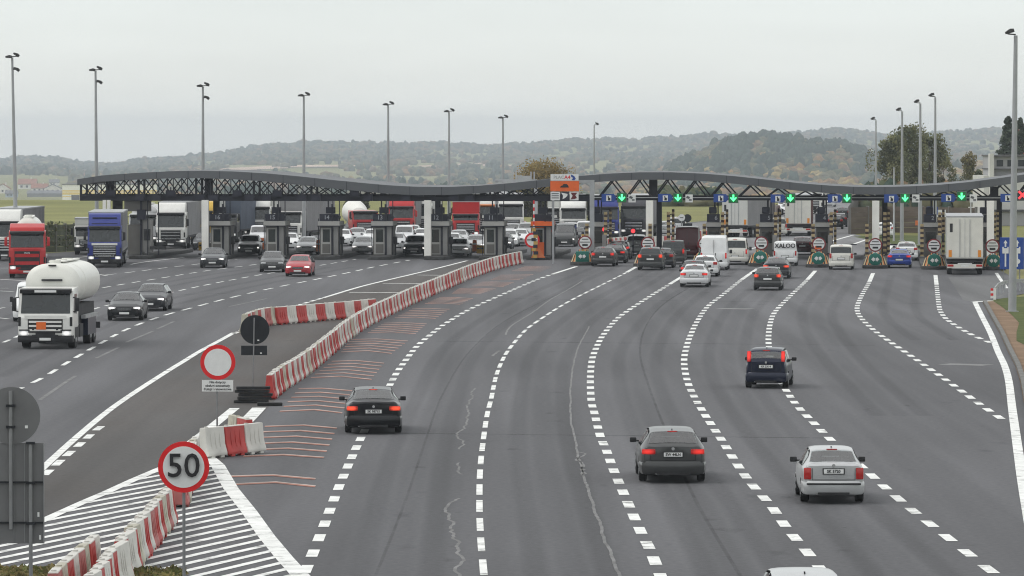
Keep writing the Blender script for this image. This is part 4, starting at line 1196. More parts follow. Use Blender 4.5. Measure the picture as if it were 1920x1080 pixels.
PROTO = {}
VAR = {}
def variant(me, mat):
    k = (me.name, mat.name)
    if k not in VAR:
        c = me.copy(); c.name = me.name; c.materials[0] = mat; VAR[k] = c
    return VAR[k]
PLATES = {}
def inst(parts, name, label, cat, loc, rz, paint_=None, tail=None, head=None, group=None, plate=None, cat_=None, L=0):
    root = thing(name, label, cat, loc, rz, group)
    obs = []
    for (nm, me, par, kind, l) in parts:
        if kind == 'paint' and paint_ is not None: me = variant(me, paint_)
        if kind == 'paint2' and cat_ is not None: me = variant(me, cat_)
        if kind == 'tail' and tail is not None: me = variant(me, tail)
        if kind == 'head' and head is not None: me = variant(me, head)
        o = link(nm, me, root if par is None else obs[par], l)
        if kind == 'plate' and plate:
            if plate not in PLATES: PLATES[plate] = text_mesh("plate_text", plate, .105, M_INK, .003)
            bb = [v.co for v in me.vertices]; c = sum(bb, Vector()) / len(bb)
            link("lettering", PLATES[plate], o, (c.x, c.y - .012, c.z))
        obs.append(o)
    return root

def _tang(lines, p, rev):
    best = None
    for k, px in lines.items():
        w = [G(*q) for q in px]
        for i in range(len(w) - 1):
            a, b = w[i], w[i + 1]
            t = max(0, min(1, (p - a).dot(b - a) / max(1e-6, (b - a).length_squared)))
            d = (p - a.lerp(b, t)).length
            if best is None or d < best[0]: best = (d, (b - a).normalized())
    return best[1]
A_PL = math.radians(4.3)                      # the plaza stands a little askew to the view
def heading(p, side):
    if p.y > 372: d = Vector((math.sin(A_PL), math.cos(A_PL), 0))
    else: d = _tang(LINES if side == 'R' else LL, p, False)
    return d
def rz_of(d): return math.atan2(-d.x, d.y)
def look_dir(p, look):
    a = math.atan2(p.x, p.y) + math.radians(look)
    return Vector((math.sin(a), math.cos(a), 0))
def car(style, px, b, side, paint_, label, tail=None, head=None, name="car", cat="car", group=None, plate=None, turn=0.0, look=None):
    """near face of the vehicle stands on picture row b, centred on px; side R drives away, L comes towards us"""
    if style not in PROTO: PROTO[style] = car_parts(style)
    p = G(px, b)
    if look is None and side == 'L': look = 3.2
    d = heading(p, side) if look is None else look_dir(p, look)
    c = p + d * (STY[style]['L'] / 2)
    return inst(PROTO[style], name, label, cat, (c.x, c.y, .016), rz_of(d if side == 'R' else -d), paint_, tail, head, group, plate)

GR = "cars driving up to the toll booths"; GQ = "cars queueing at the right-hand booths"; GL = "cars leaving the left-hand booths"; GB = "cars waiting behind the left-hand booths"; GF = "cars on the far motorway"
# --- right carriageway, driving away
car('sedan', 700.5, 815, 'R', P_BLACK, "black sedan with lit brake lamps beside the rumble strips and striped barriers", M_BRAKE, plate="SK 9871S", group=GR, look=-0.6)
car('estate', 1262, 907, 'R', P_DGREY, "dark grey estate car with lit lamps, alone in the middle lane near the viewer", plate="SW 44LN", group=GR, tail=M_TAILON, look=-2.2)
car('fabia', 1563, 946, 'R', P_SILV, "silver notchback car with upright red tail lamps, nearest whole car on the right", plate="SK 5720", group=GR, look=-3.4)
car('tall', 1436, 729, 'R', P_NAVY, "small dark blue tall hatchback with tall lit tail lamps beside the rear window", M_TAILON, plate="KR 2X14", group=GR, look=4.5)
car("hatch", 1513, 1226, 'R', P_SILV, "silver car at the bottom edge of the photo, only its roof in view", group=GR)
car('sedan', 1301, 539, 'R', P_LGREY, "white-silver sedan, last of the queue in the lane of the big white van", M_TAILON, group=GQ)
car('hatch', 1300, 530, 'R', P_GRAPH, "grey hatchback hidden between the white-silver sedan and the white hatchback", M_TAILON, group=GQ)
car('hatch', 1322, 519, 'R', P_WHITE, "white hatchback just behind the big white van", group=GQ)
car('suv', 1219, 507, 'R', P_DGREY, "dark grey crossover with lit lamps, last of the queue at the second red-ringed sign", M_BRAKE, group=GQ)
car('hatch', 1241, 503, 'R', P_GRAPH, "graphite hatchback squeezed between the dark crossover and the dark people carrier", group=GQ)
car('boxvan', 1262, 496, 'R', P_DGREY, "dark grey people carrier with light red lamps behind the maroon van", M_TAILON, group=GQ, cat="people carrier")
car('hatch', 1130, 500, 'R', P_DGREY, "dark grey hatchback, last of the queue nearest the green arrow block", M_TAILON, group=GQ)
car('sedan', 1150, 494, 'R', P_GRAPH, "dark sedan second from the back of the leftmost queue", M_TAILON, group=GQ)
car('hatch', 1160, 487, 'R', P_BLACK, "black hatchback third from the back of the leftmost queue", M_TAILON, group=GQ)
car('suv', 1193, 479, 'R', P_SILV, "silver off-roader with dark windows in front of the black hatchback at the leftmost booth", group=GQ)
car('hatch', 1439, 545, 'R', P_DGREY, "dark grey hatchback with pink lit lamps behind the dark red sedan", M_BRAKE, group=GQ)
car('sedan', 1455, 523, 'R', P_GRAPH, "dark sedan with bright red lamps behind the white lettered van", M_BRAKE, group=GQ)
w_ = car('cargo', 1472, 499, 'R', P_WHITE, "small white delivery van with dark lettering on its back doors", group=GQ, name="delivery_van", cat="van")
link("lettering", text_mesh("lettering", "XALOO", .44, M_INK, .012, .012), w_, (0, -2.175, 1.5))
car('hatch', 1504, 478, 'R', P_DRED, "dark red hatchback passing the booth in front of the white lettered van", group=GQ)
car('boxvan', 1577, 506, 'R', P_CREAM, "cream white boxy car with a black rear window between two striped booths", M_TAIL, group=GQ, cat="people carrier")
car('coupe', 1686, 503, 'R', P_BLUE, "bright blue coupe with a lit brake lamp at the booth", M_TAILON, group=GQ)
car('hatch', 1700, 489, 'R', P_WHITE, "white hatchback just in front of the bright blue coupe", group=GQ)
car('van', 1338, 507, 'R', P_WHITE, "large white panel van in the queue, tallest vehicle of its lane", M_TAILON, group="vans in the queue", name="panel_van", cat="van")
car('van', 1288, 484, 'R', P_MAROON, "tall maroon panel van at the booth", group="vans in the queue", name="panel_van", cat="van")
car('minibus', 1378, 497, 'R', P_CREAM, "white minibus with a big black rear window right of the large white van", M_TAILON, group="vans in the queue", name="minibus", cat="minibus")
# --- left carriageway, coming towards us
car('sedan', 233, 602, 'L', P_BLACK, "black sedan with silver grille, close behind the white tanker", None, M_HEADON, group=GL, look=4.5)
car('estate', 279, 584, 'L', P_GRAPH, "dark estate following the black sedan with a silver grille", None, M_HEADON, group=GL, look=5.5)
car('sedan', 398, 503, 'L', P_GRAPH, "dark sedan by itself between the blue truck and the white column", None, M_HEADON, group=GL, look=3)
car('hatch', 510, 511, 'L', P_DGREY, "dark grey hatchback alongside the small red car", None, M_HEAD, group=GL, look=1.5)
car('hatch', 558, 519, 'L', P_RED, "small red car with bright headlamps alongside the dark hatchback", None, M_HEADON, group=GL, look=5)
car('suv', 466, 480, 'L', P_BLACK, "black off-roader with bright headlamps leaving the booth left of the orange bollard", None, M_HEADON, group=GL)
car('sedan', 575, 478, 'L', P_LGREY, "pale silver sedan leaving a booth right behind the small red car", None, M_HEADON, group=GL)
car('hatch', 679, 478, 'L', P_SILV, "silver hatchback with bright headlamps leaving the booth numbered 14", None, M_HEADON, group=GL)
car('suv', 776, 481, 'L', P_GRAPH, "dark off-roader leaving the booth beside the middle white column", None, M_HEADON, group=GL)
car('sedan', 858, 482, 'L', P_LGREY, "light grey sedan with amber-edged lamps right of the middle white column", None, M_HEADON, group=GL)
car('hatch', 890, 474, 'L', P_SILV, "silver hatchback half behind the light grey sedan by the yellow post", None, M_HEADON, group=GL)
car('minibus', 58, 604, 'L', P_WHITE, "white minibus almost wholly hidden behind the white tanker", None, M_HEAD, group=GL, name="minibus", cat="minibus")
# --- waiting behind the left booths
for (st, px, b, pa, lb) in (('boxvan', 484, 462, P_LGREY, "pale grey car with a white roof box shape waiting behind the black off-roader"),
        ('hatch', 697, 461, P_WHITE, "white car waiting between two booths left of the red lorry"), ('sedan', 668, 458, P_SILV, "silver sedan waiting behind booth 14 under the mixer truck"),
        ('boxvan', 756, 462, P_LGREY, "pale people carrier waiting just in front of the red lorry"), ('hatch', 790, 460, P_WHITE, "white hatchback waiting behind the dark off-roader and column"),
        ('sedan', 858, 463, P_SILV, "silver sedan waiting in front of the box lorry with the dark red front"), ('hatch', 952, 463, P_WHITE, "white hatchback waiting left of the orange booth, frontmost there"),
        ('sedan', 972, 461, P_LGREY, "light grey sedan waiting left of the orange booth beside the white hatchback"), ('suv', 985, 452, P_SILV, "silver off-roader waiting close against the orange booth"),
        ('minibus', 1058, 463, P_DGREY, "grey minibus waiting right of the orange booth"), ('hatch', 958, 449, P_SILV, "silver hatchback second in the row beneath the tall white lorry"),
        ('hatch', 640, 462, P_WHITE, "white hatchback waiting right of booth 14 below the mixer drum"), ('sedan', 770, 452, P_LGREY, "light grey sedan in the second row behind the dark off-roader"),
        ('suv', 660, 450, P_GRAPH, "dark off-roader in the second row below the mixer's red cab"), ('hatch', 872, 452, P_WHITE, "white hatchback under the red box lorry's bumper"),
        ('hatch', 940, 470, P_GRAPH, "dark hatchback just right of booth 11 in the front row"), ('sedan', 740, 470, P_SILV, "silver sedan at the side of booth 13 under the red lorry"),
        ('hatch', 845, 470, P_WHITE, "white hatchback squeezed behind the middle white column"), ('hatch', 972, 444, P_RED, "red hatchback in the third row left of the orange booth"),
        ('hatch', 540, 470, P_WHITE, "white hatchback behind booth 15 beside the long grey trailer"), ('suv', 1066, 452, P_WHITE, "white off-roader in the second row right of the orange booth"),
        ('hatch', 1080, 457, P_BLACK, "black hatchback waiting right of the grey minibus"), ('hatch', 380, 470, P_GRAPH, "dark hatchback half hidden by the white column and yellow box"),
        ('boxvan', 1095, 452, P_WHITE, "white van waiting by the gantry post under the white lorry cab")):
    car(st, px, b, 'L', pa, lb, None, M_HEAD if px < 900 else M_HEADON, group=GB)
# --- the far motorway
for (st, px, b, sd, pa, lb) in (('hatch', 1250, 443, 'R', P_WHITE, "white car beyond the far barrier left of the maroon van"), ('boxvan', 1459, 443, 'R', P_CREAM, "cream boxy car beyond the booths, left of the white trailer rear"),
        ('hatch', 1565, 430, 'R', P_BLACK, "black hatchback driving away beside the noise wall's near end"), ('hatch', 1573, 426, 'R', P_GRAPH, "dark car just ahead of the black hatchback by the noise wall"),
        ('hatch', 1580, 412, 'R', P_DGREY, "small dark car farther along the noise wall road"), ('boxvan', 1470, 401, 'L', P_WHITE, "tiny white car left of the white trailer's roof"),
        ('hatch', 1475, 404, 'L', P_LGREY, "tiny pale car beside the tiny white car on the far road"), ('hatch', 1553, 388, 'L', P_LGREY, "tiny pale car on the far bend under the blue signs"),
        ('hatch', 1523, 396, 'L', P_BLACK, "tiny black car on the far bend right of the white trailer"), ('hatch', 1660, 446, 'R', P_WHITE, "white car parked by the blue round sign near the grass island"),
        ('boxvan', 1270, 442, 'R', P_LGREY, "pale car beyond the far barrier just right of the white one")):
    car(st, px, b, sd, pa, lb, group=GF)

# ------------------------------------------------------------------ lorries
def truck_parts(kind, o):
    """front of the cab at y=0, facing +y. o: options"""
    P = []
    def new(name, m, mats, kind_='fix', par=None, loc=(0, 0, 0), smooth=False):
        me = m.mesh(name, mats, smooth); P.append((name, me, par, kind_, loc)); return len(P) - 1
    hc = o.get('hc', 2.95); hf = o.get('hf', 0); ww = 1.25; cl = o.get('cl', 2.2)
    zw = o.get('zw', 1.9)
    m = MB()
    m.prism([(-.06, .55), (0, .75), (.0, zw - .20), (-.08, zw - .02), (-.34, hc - .10), (-.45, hc), (-cl, hc + .05), (-cl, 1.0), (-1.75, 1.0), (-1.75, .95), (-.75, .95), (-.75, .45), (-.2, .45)], 'x', -ww, ww, 0, .06)
    cab = new("cab", m, [P_TWHITE], 'paint', smooth=True)
    if hf:
        m = MB(); m.prism([(-.42, hc - .02), (-.58, hc + .25), (-1.0, hf - .12), (-1.3, hf), (-cl, hf), (-cl, hc)], 'x', -ww * .95, ww * .95, 0, .08)
        if o.get('fcuts'): 
            m.box((0, -.62, hc + .18), (1.9, .2, .06), 1); m.box((0, -.9, (hc + hf) / 2 + .12), (1.8, .3, .08), 1)
        new("roof_fairing", m, [P_TWHITE, M_BLACK], o.get('fkind', 'paint'), smooth=True)
    # windscreen follows the slope between z 2.0 and the visor
    z0, z1 = zw, hc - .22
    def ys(z): return -.08 + (z - zw + .02) / (hc - .10 - zw + .02) * (-.26)
    m = MB(); m.add([(-1.13, ys(z0) + .02, z0), (1.13, ys(z0) + .02, z0), (1.10, ys(z1) + .02, z1), (-1.10, ys(z1) + .02, z1)], [(0, 1, 2, 3)])
    new("windscreen", m, [M_GLASS])
    m = MB(); m.box((0, ys(z1) + .10, z1 + .12), (2.35, .28, .16), 0, rx=-.25); vi = new("sun_visor", m, [o.get('visor', M_BLACK)])
    if o.get('visor_text'):
        m = MB(); m.box((0, ys(z1) + .245, z1 + .11), (1.0, .02, .11)); new("name_board", m, [M_PLATE])
    for s in (-1, 1):
        m = MB(); m.add([(s * (ww + .006), -.45, zw), (s * (ww + .006), -1.35, zw - .05), (s * (ww + .006), -1.35, hc - .25), (s * (ww + .006), -.62, hc - .25)], [(0, 1, 2, 3)]); new("side_window", m, [M_GLASS])
        m = MB(); zm = zw + .40; m.bbox((s * (ww + .20), -.18, zm), (.20, .16, .60), .04); m.bar((s * ww, -.25, zm + .33), (s * (ww + .2), -.2, zm + .29), .05); m.bar((s * ww, -.25, zm - .33), (s * (ww + .2), -.2, zm - .28), .05)
        new("mirror", m, [P_TWHITE], 'paint' if o.get('mpaint') else 'fix2', smooth=True)
        m = MB(); m.bbox((s * .98, -.0, .72), (.40, .14, .22), .03); new("headlamp", m, [M_HEADON], 'head')
        m = MB(); m.box((s * .95, .045, .86), (.5, .04, .06)); m.box((s * 1.18, -.02, 1.25), (.12, .06, .42), 0, rz=-s * .2); new("corner_trim", m, [M_BLACK])
    # grille
    g = o.get('grille', 'black'); m = MB()
    gz0, gz1, gw = .74, zw - .26, o.get('gw', 1.62)
    m.box((0, -.0, (gz0 + gz1) / 2), (gw + .1, .05, gz1 - gz0), 0); ns = o.get('slats', 4); gh = gz1 - gz0 - .06
    for k in range(ns):
        m.box((0, .035, gz0 + .03 + gh * (k + .5) / ns), (gw, .04, gh / ns * o.get('duty', .5)), 1)
    new("grille", m, [M_BLACK, o.get('slatm', M_CHROME)], 'fix')
    m = MB(); m.box((0, .0, zw - .17), (1.9, .045, .16)); new("bonnet_strip", m, [P_TWHITE], o.get('strip', 'paint'))
    m = MB(); m.prism([(-.5, .3), (.03, .3), (.06, .42), (.05, .62), (-.5, .62)], 'x', -ww - .01, ww + .01, 0, .04); new("bumper", m, [M_BLACK], o.get('bump', 'fix'), smooth=True)
    m = MB(); m.box((0, .068, .45), (.52, .02, .12)); new("front_plate", m, [M_PLATE])
    m = MB(); m.box((0, .068, .60), (1.2, .02, .10)); m.box((-.55, .03, .9), (.1, .08, .08)); m.box((.55, .03, .9), (.1, .08, .08)); new("lower_grille", m, [M_BLACK])
    if o.get('adr'):
        m = MB(); m.box((.18, .075, 1.06), (.44, .02, .34)); new("hazard_plate", m, [M_ADR])
    if o.get('brand'):
        P.append(("lettering", variant_text(o['brand'], .17), None, 'brand', (0, .07, zw - .38)))
    # chassis and wheels
    LT = o.get('LT', 16.3)
    m = MB(); m.box((0, -cl / 2 - 2.2, .78), (.9, cl + 4.4 if kind != 'rigid' else LT - .5, .3))
    m.box((-1.0, -3.1 if kind != 'rigid' else -4.4, .75), (.45, 1.1, .6)); m.box((1.0, -3.1 if kind != 'rigid' else -4.4, .75), (.45, 1.1, .6))
    new("chassis", m, [M_DARKM])
    def wheel(x, y, r=.5, w=.32):
        m = MB(); s = 1 if x > 0 else -1
        m.cyl((s * -w / 2, 0, 0), (s * w / 2, 0, 0), r, n=20)
        wi = new("wheel", m, [M_TYRE], 'fix', None, (x, y, r), True)
        m = MB(); m.cyl((s * (w / 2 - .02), 0, 0), (s * (w / 2 + .015), 0, 0), r * .55, r * .42, n=14); new("rim", m, [M_STEEL], 'fix', wi)
    axles = o.get('axles')
    for y in axles:
        for s in (-1, 1): wheel(s * 1.06, y)
    for s in (-1, 1):
        m = MB(); m.prism([(-.75, .48), (-2.15, .48), (-2.15, 1.12), (-1.95, 1.12), (-1.75, 1.02), (-1.0, 1.02), (-.75, .9)], 'x', s * 1.2, s * 1.245, 0); new("side_step", m, [M_BLACK])
    # load
    if kind == 'semi':
        y1, y0 = -cl - .35, -LT; zt = o.get('zt', 4.0); zb = o.get('zb', 1.15)
        m = MB(); m.box((0, (y0 + y1) / 2, (zt + zb) / 2), (2.55, y1 - y0, zt - zb), 0)
        for k in range(14):
            yy = y0 + .5 + (y1 - y0 - 1) * k / 13
            for s in (-1, 1): m.box((s * 1.278, yy, (zt + zb) / 2), (.012, .05, zt - zb - .35), 0)
        tr = new("trailer", m, [M_TARPG], 'paint2')
        m = MB(); m.box((0, (y0 + y1) / 2, zt + .03), (2.6, y1 - y0 + .04, .10)); new("roof_rail", m, [o.get('rail', M_STEEL)], 'fix', tr)
        m = MB(); m.box((0, (y0 + y1) / 2, zb - .09), (2.56, y1 - y0, .16)); new("side_rail", m, [M_DARKM], 'fix', tr)
        m = MB(); m.box((0, y0 - .03, (zt + zb) / 2 + .02), (2.5, .05, zt - zb - .1)); dr = new("rear_door", m, [o.get('doorm', M_TARPW)], 'fix', tr)
        m = MB()
        for s in (-1, 1): m.bar((s * .35, y0 - .075, zb + .1), (s * .35, y0 - .075, zt - .15), .04); m.box((s * 1.02, y0 - .065, zb + .35), (.22, .02, .48), 1)
        m.box((0, y0 - .065, (zt + zb) / 2), (.02, .02, zt - zb - .2)); m.box((-.95, y0 - .065, zt - .75), (.2, .02, .6), 2)
        new("door_hardware", m, [M_STEEL, M_INDIC, M_DARKM], 'fix', tr)
        m = MB(); m.box((0, y0 + .02, .62), (2.45, .12, .28), 0); m.box((0, y0 - .045, .64), (.52, .02, .12), 1); m.box((0, y0 - .05, .78), (1.0, .02, .1), 1); new("underrun_bar", m, [P_CREAM, M_PLATE], 'fix', tr)
        m = MB(); m.box((0, y0 + .1, 1.0), (2.5, .2, .2)); new("rear_frame", m, [M_DARKM], 'fix', tr)
        for s in (-1, 1):
            m = MB(); m.bbox((s * 1.0, y0 - .05, .66), (.42, .06, .15), .015); new("tail_lamp", m, [M_TAIL], 'tail', tr)
    if kind == 'rigid':
        y1, y0 = -cl - .15, -LT; zt = o.get('zt', 3.6); zb = 1.1
        m = MB(); m.box((0, (y0 + y1) / 2, (zt + zb) / 2), (2.5, y1 - y0, zt - zb)); new("box_body", m, [M_TARPG], 'paint2')
        m = MB(); m.box((0, (y0 + y1) / 2, zt + .02), (2.56, y1 - y0 + .04, .1)); new("roof_edge", m, [M_STEEL])
    if kind == 'tank' or kind == 'silo':
        y1, y0 = -cl - .25, -LT; zc = o.get('zc', 2.45); rx, rz_ = o.get('rx', 1.25), o.get('rzt', 1.22)
        rg = []
        prof = [(y1, .02), (y1 - .02, .5), (y1 - .06, .78), (y1 - .14, .93), (y1 - .26, 1.0), (y1 - .27, 1.012), (y1 - .34, 1.012), (y1 - .35, 1.0), (y1 - 2.2, 1.0), (y1 - 2.21, 1.012), (y1 - 2.32, 1.012), (y1 - 2.33, 1.0), (y0 + .42, 1.0), (y0 + .24, .93), (y0 + .10, .75), (y0 + .03, .45), (y0, .02)]
        for y, k in prof: rg.append([Vector((rx * k * math.copysign(abs(math.cos(t)) ** .85, math.cos(t)), y, zc + rz_ * k * math.copysign(abs(math.sin(t)) ** .85, math.sin(t)))) for t in np.linspace(0, 2 * math.pi, 37)[:-1]])
        m = MB(); m.rings(rg); tk = new("tank", m, [M_TANK], 'paint2', smooth=True)
        m = MB(); m.box((0, (y0 + y1) / 2 - .2, zc + rz_ + .06), (.7, (y1 - y0) * .7, .05)); 
        for k in range(3): m.cyl((0, y1 - 1.0 - k * (y1 - y0) * .26, zc + rz_ - .02), (0, y1 - 1.0 - k * (y1 - y0) * .26, zc + rz_ + .14), .26, n=14)
        new("walkway", m, [M_TANK], 'fix', tk)
        m = MB(); m.box((0, y1 + .03, zc + .2), (.95, .14, .09)); m.box((0, y1 - .12, zc + .88), (.35, .2, .05)); new("front_step", m, [M_DARKM], 'fix', tk)
        for s in (-1, 1):
            m = MB(); m.box((s * 1.12, (y0 + y1) / 2 - .6, 1.31), (.22, (y1 - y0) * .55, .16), 0); m.box((s * 1.1, (y0 + y1) / 2 - .5, .84), (.3, (y1 - y0) * .36, .78), 1); new("side_locker", m, [M_STEEL, P_NAVY])
        m = MB(); m.box((0, y0 + .1, .75), (2.4, .15, .3)); m.box((0, (y0 + y1) / 2, 1.45), (1.9, (y1 - y0) * .9, .9)); new("subframe", m, [M_DARKM])
    if kind == 'mixer':
        rg = []
        for t_, r_ in ((0, .45), (.06, .8), (.35, 1.15), (.55, 1.18), (.85, .75), (1.0, .5)):
            c = Vector((0, -cl - .7 - 4.6 * t_, 2.15 + .75 * t_)); d = Vector((0, -4.6, .75)).normalized(); up = d.cross(Vector((1, 0, 0))).normalized()
            rg.append([c + Vector((1, 0, 0)) * r_ * math.cos(a) + up * r_ * math.sin(a) for a in np.linspace(0, 2 * math.pi, 25)[:-1]])
        m = MB(); m.rings(rg); new("mixer_drum", m, [M_TANK], 'paint2', smooth=True)
        m = MB(); m.box((0, -cl - 2.8, 1.2), (2.2, 5.2, .3)); m.box((0, -cl - .4, 2.0), (1.2, .3, 1.4)); new("drum_frame", m, [M_DARKM])
    return P
TXT = {}
def variant_text(s, size):
    k = (s, size)
    if k not in TXT: TXT[k] = text_front(s, size)
    return TXT[k]
def text_front(s, size):
    me = text_mesh("lettering", s, size, M_CHROME, .006); me.transform(Matrix.Rotation(math.pi, 4, 'Z')); return me
GT = "lorries at the toll plaza"
def lorry(kind, px, b, side, pcab, pload, label, head=M_HEADON, cat="truck", name="truck", turn=0.0, rear=False, look=None, **o):
    p = G(px, b)
    if look is None and side == 'L' and not turn: look = 4.0
    d = heading(p, side) if look is None else look_dir(p, look)
    if turn: d = Matrix.Rotation(math.radians(turn), 3, 'Z') @ d
    LT = o.get('LT', 16.3)
    if 'axles' not in o:
        o['axles'] = (-1.35, -5.0, -LT + 2.2, -LT + 3.5, -LT + 4.8) if kind == 'semi' else ((-1.35, -LT + 2.9, -LT + 1.6) if kind != 'rigid' else (-1.35, -LT + 1.8))
    o['LT'] = LT
    if o.get('slatm') == 'paint': o['slatm'] = pcab
    parts = truck_parts(kind, o)
    parts = [(n, (variant(me, M_BLACK) if k == 'fix2' else me), pr, k, l) for n, me, pr, k, l in parts]
    fwd = d if side == 'R' else -d
    # local +y is the driving direction; the near end stands at p
    c = p + (d * LT if side == 'R' else Vector((0, 0, 0)))
    return inst(parts, name, label, cat, (c.x, c.y, .016), rz_of(fwd), pcab, None, head, GT, None, pload)
lorry('tank', 85, 655, 'L', P_TWHITE, M_TANK, "white tanker lorry with an orange hazard plate, nearest vehicle on the left", hc=2.74, zw=1.62, LT=9.6, slats=3, gw=1.5, duty=.5, slatm='paint', adr=True, visor_text=True, zc=2.88, rx=1.25, rzt=.96, cl=1.9, axles=(-1.35, -6.2, -7.5), look=8.5)
lorry('silo', 51, 522, 'L', P_TRED, M_TANK, "red lorry with a white silo trailer behind its cab, beside the white tanker", hc=3.2, hf=3.72, zw=2.1, cl=2.2, LT=14, mpaint=True, slats=2, slatm='paint', duty=.45, bump='paint', zc=2.55, rx=.98, rzt=1.5, brand="MAN", axles=(-1.35, -4.9, -11, -12.3), look=1.0)
lorry('semi', 196, 502, 'L', P_TBLUE, M_TARPG, "blue lorry with a silver grille and grey tarpaulin trailer", hc=3.05, hf=4.02, cl=2.2, slats=5, duty=.42, fcuts=True, strip='fix', rail=M_STEEL, look=1.8)
lorry('semi', 8, 490, 'L', P_TWHITE, M_TARPG, "white lorry with a grey trailer, cut by the left photo edge behind the red lorry", hc=3.1, hf=4.0, look=7)
lorry('rigid', 168, 478, 'L', P_TWHITE, M_TARPW, "small white box lorry almost hidden behind the blue lorry", hc=2.3, zw=1.5, LT=8, zt=2.9, look=1)
lorry('semi', 320, 468, 'L', P_TWHITE, M_TARPG, "white high-roof lorry with a grey trailer behind the leftmost booths", hc=3.15, hf=4.0, slats=3, duty=.25, look=5.5)
lorry('tank', 268, 462, 'L', P_LGREY, M_TANKS, "steel tank lorry half hidden by the leftmost booth", hc=2.8, LT=12, zc=2.4)
lorry('semi', 374, 461, 'L', P_YEL, M_TARPW, "yellow lorry peeping out left of the first white column", hc=3.1, hf=3.95)
lorry('semi', 418, 455, 'L', P_TDARK, M_TARPD, "lorry with a slate blue tarpaulin trailer between two left booths", hc=2.6, look=8.5, LT=14)
lorry('semi', 482, 450, 'L', P_TWHITE, M_TARPW, "white high lorry behind the slate blue trailer", hc=3.1, hf=4.0)
lorry('semi', 540, 458, 'L', P_TWHITE, M_TARPG, "white lorry cab with a long grey trailer turning behind booth 14", hc=2.9, look=11, zt=4.0)
lorry('mixer', 686, 450, 'L', P_TRED, M_TANK, "concrete mixer with a white drum and red cab behind booth 14", hc=2.7, LT=9, turn=18)
lorry('semi', 752, 446, 'L', P_TRED, M_TARPG, "red lorry cab with a headlamp lit between booths 13 and 12", hc=3.0, hf=3.8, slats=3, mpaint=True)
lorry('semi', 785, 442, 'L', P_TWHITE, M_TARPW, "white lorry just right of the red one, left of the middle column", hc=3.1, hf=3.9)
lorry('rigid', 873, 452, 'L', P_TRED, P_TRED, "red box lorry right of the middle white column", hc=2.5, LT=9, zt=3.6, turn=4)
lorry('semi', 907, 440, 'L', P_TWHITE, P_CREAM, "white and orange lorry behind booth 11", hc=3.0, hf=3.7, fkind='fix', visor=P_ORANGE)
lorry('semi', 958, 444, 'L', P_TWHITE, M_TARPW, "tall white lorry with a side window, left of the orange booth", hc=3.15, hf=3.95, turn=5)
lorry('rigid', 1047, 440, 'L', P_TWHITE, M_TARPW, "white box lorry behind the grey minibus right of the orange booth", hc=2.6, LT=8, zt=3.3)
lorry('semi', 1075, 448, 'L', P_TWHITE, M_TARPW, "white lorry with a rounded fairing left of the gantry post", hc=2.9, hf=3.6, turn=4)
lorry('semi', 1136, 450, 'L', P_TBLUE, M_TARPG, "blue and white lorry with a grey trailer right of the gantry post", hc=3.1, hf=4.0, turn=5)
lorry('semi', 1188, 447, 'L', P_TDARK, M_TARPG, "charcoal lorry in front of the white column at the right-hand booths", hc=3.1, hf=3.95, slats=3)
# driving away
lorry('semi', 1809, 516, 'R', P_TWHITE, M_TARPW, "white trailer with amber reflectors seen from behind at the far right booth", hc=2.9, zt=4.05, doorm=P_CREAM)
lorry('semi', 1496, 443, 'R', P_TDARK, M_TARPR, "white-doored trailer with brown sides driving off beyond the booths", zt=3.95, doorm=P_CREAM)
lorry('semi', 1378, 446, 'R', P_TWHITE, M_TARPG, "grey panelled trailer slanting across the far lanes beyond the booths", zt=3.6, turn=-13, LT=13, doorm=M_TARPW)
lorry('rigid', 1523, 402, 'L', P_TWHITE, M_TARPW, "tiny white lorry coming down the far bend under the canopy", hc=2.6, LT=8, zt=3.4)
# ------------------------------------------------------------------ the toll plaza canopy
EX, EY = Vector((math.cos(A_PL), -math.sin(A_PL), 0)), Vector((math.sin(A_PL), math.cos(A_PL), 0))
P0 = G(960, 486)
RZ = -A_PL
def PL(px, v=0.0, z=0.0):
    k = (px - 960) / F; b = P0 + EY * v
    u = (k * b.y - b.x) / (EX.x - k * EX.y)
    p = b + EX * u
    return Vector((p.x, p.y, z))
def ZP(y, p): return CAMH - (y - HOR) * p.y / F
M_ROOFSH = pm("canopy_sheet_grey", (.112, .118, .127), .55, .08, .25, metal=.2)
M_TRUSS = pm("painted_truss_steel", (.016, .017, .026), .55, .2, .8)
M_COLW = pm("white_concrete_column", (.80, .79, .75), .8, .08, .6)
M_RAIL = pm("pale_grey_metal", (.42, .43, .44), .6, .1, 1.0)
TOP = [(145, 336), (190, 329), (250, 324.5), (320, 321), (384, 320), (440, 321.5), (500, 325), (560, 330.5), (620, 337), (680, 343), (730, 347.5), (780, 350), (840, 350.5), (900, 348), (960, 343), (1020, 336.5),
       (1080, 330.5), (1140, 325.5), (1200, 323), (1260, 323), (1320, 325.5), (1380, 330.5), (1440, 337), (1500, 343.5), (1550, 347.5), (1600, 350), (1650, 350.5), (1700, 349.5), (1760, 346.5), (1820, 341), (1880, 333), (1920, 327), (1980, 319), (2060, 312)]
THK = [(145, 11), (320, 13.5), (560, 16), (760, 16), (900, 14.5), (1200, 14), (1500, 14.5), (1700, 14.5), (1920, 14), (2060, 14)]
_tx, _ty = zip(*TOP); _kx, _ky = zip(*THK)
def roof_z(px):
    p = PL(px); yt = float(np.interp(px, _tx, _ty)); return ZP(yt, p), ZP(yt + float(np.interp(px, _kx, _ky)), p)
canopy = thing("toll_canopy", "long wave-shaped grey canopy on dark lattice trusses spanning every toll booth", "canopy", (0, 0, 0))
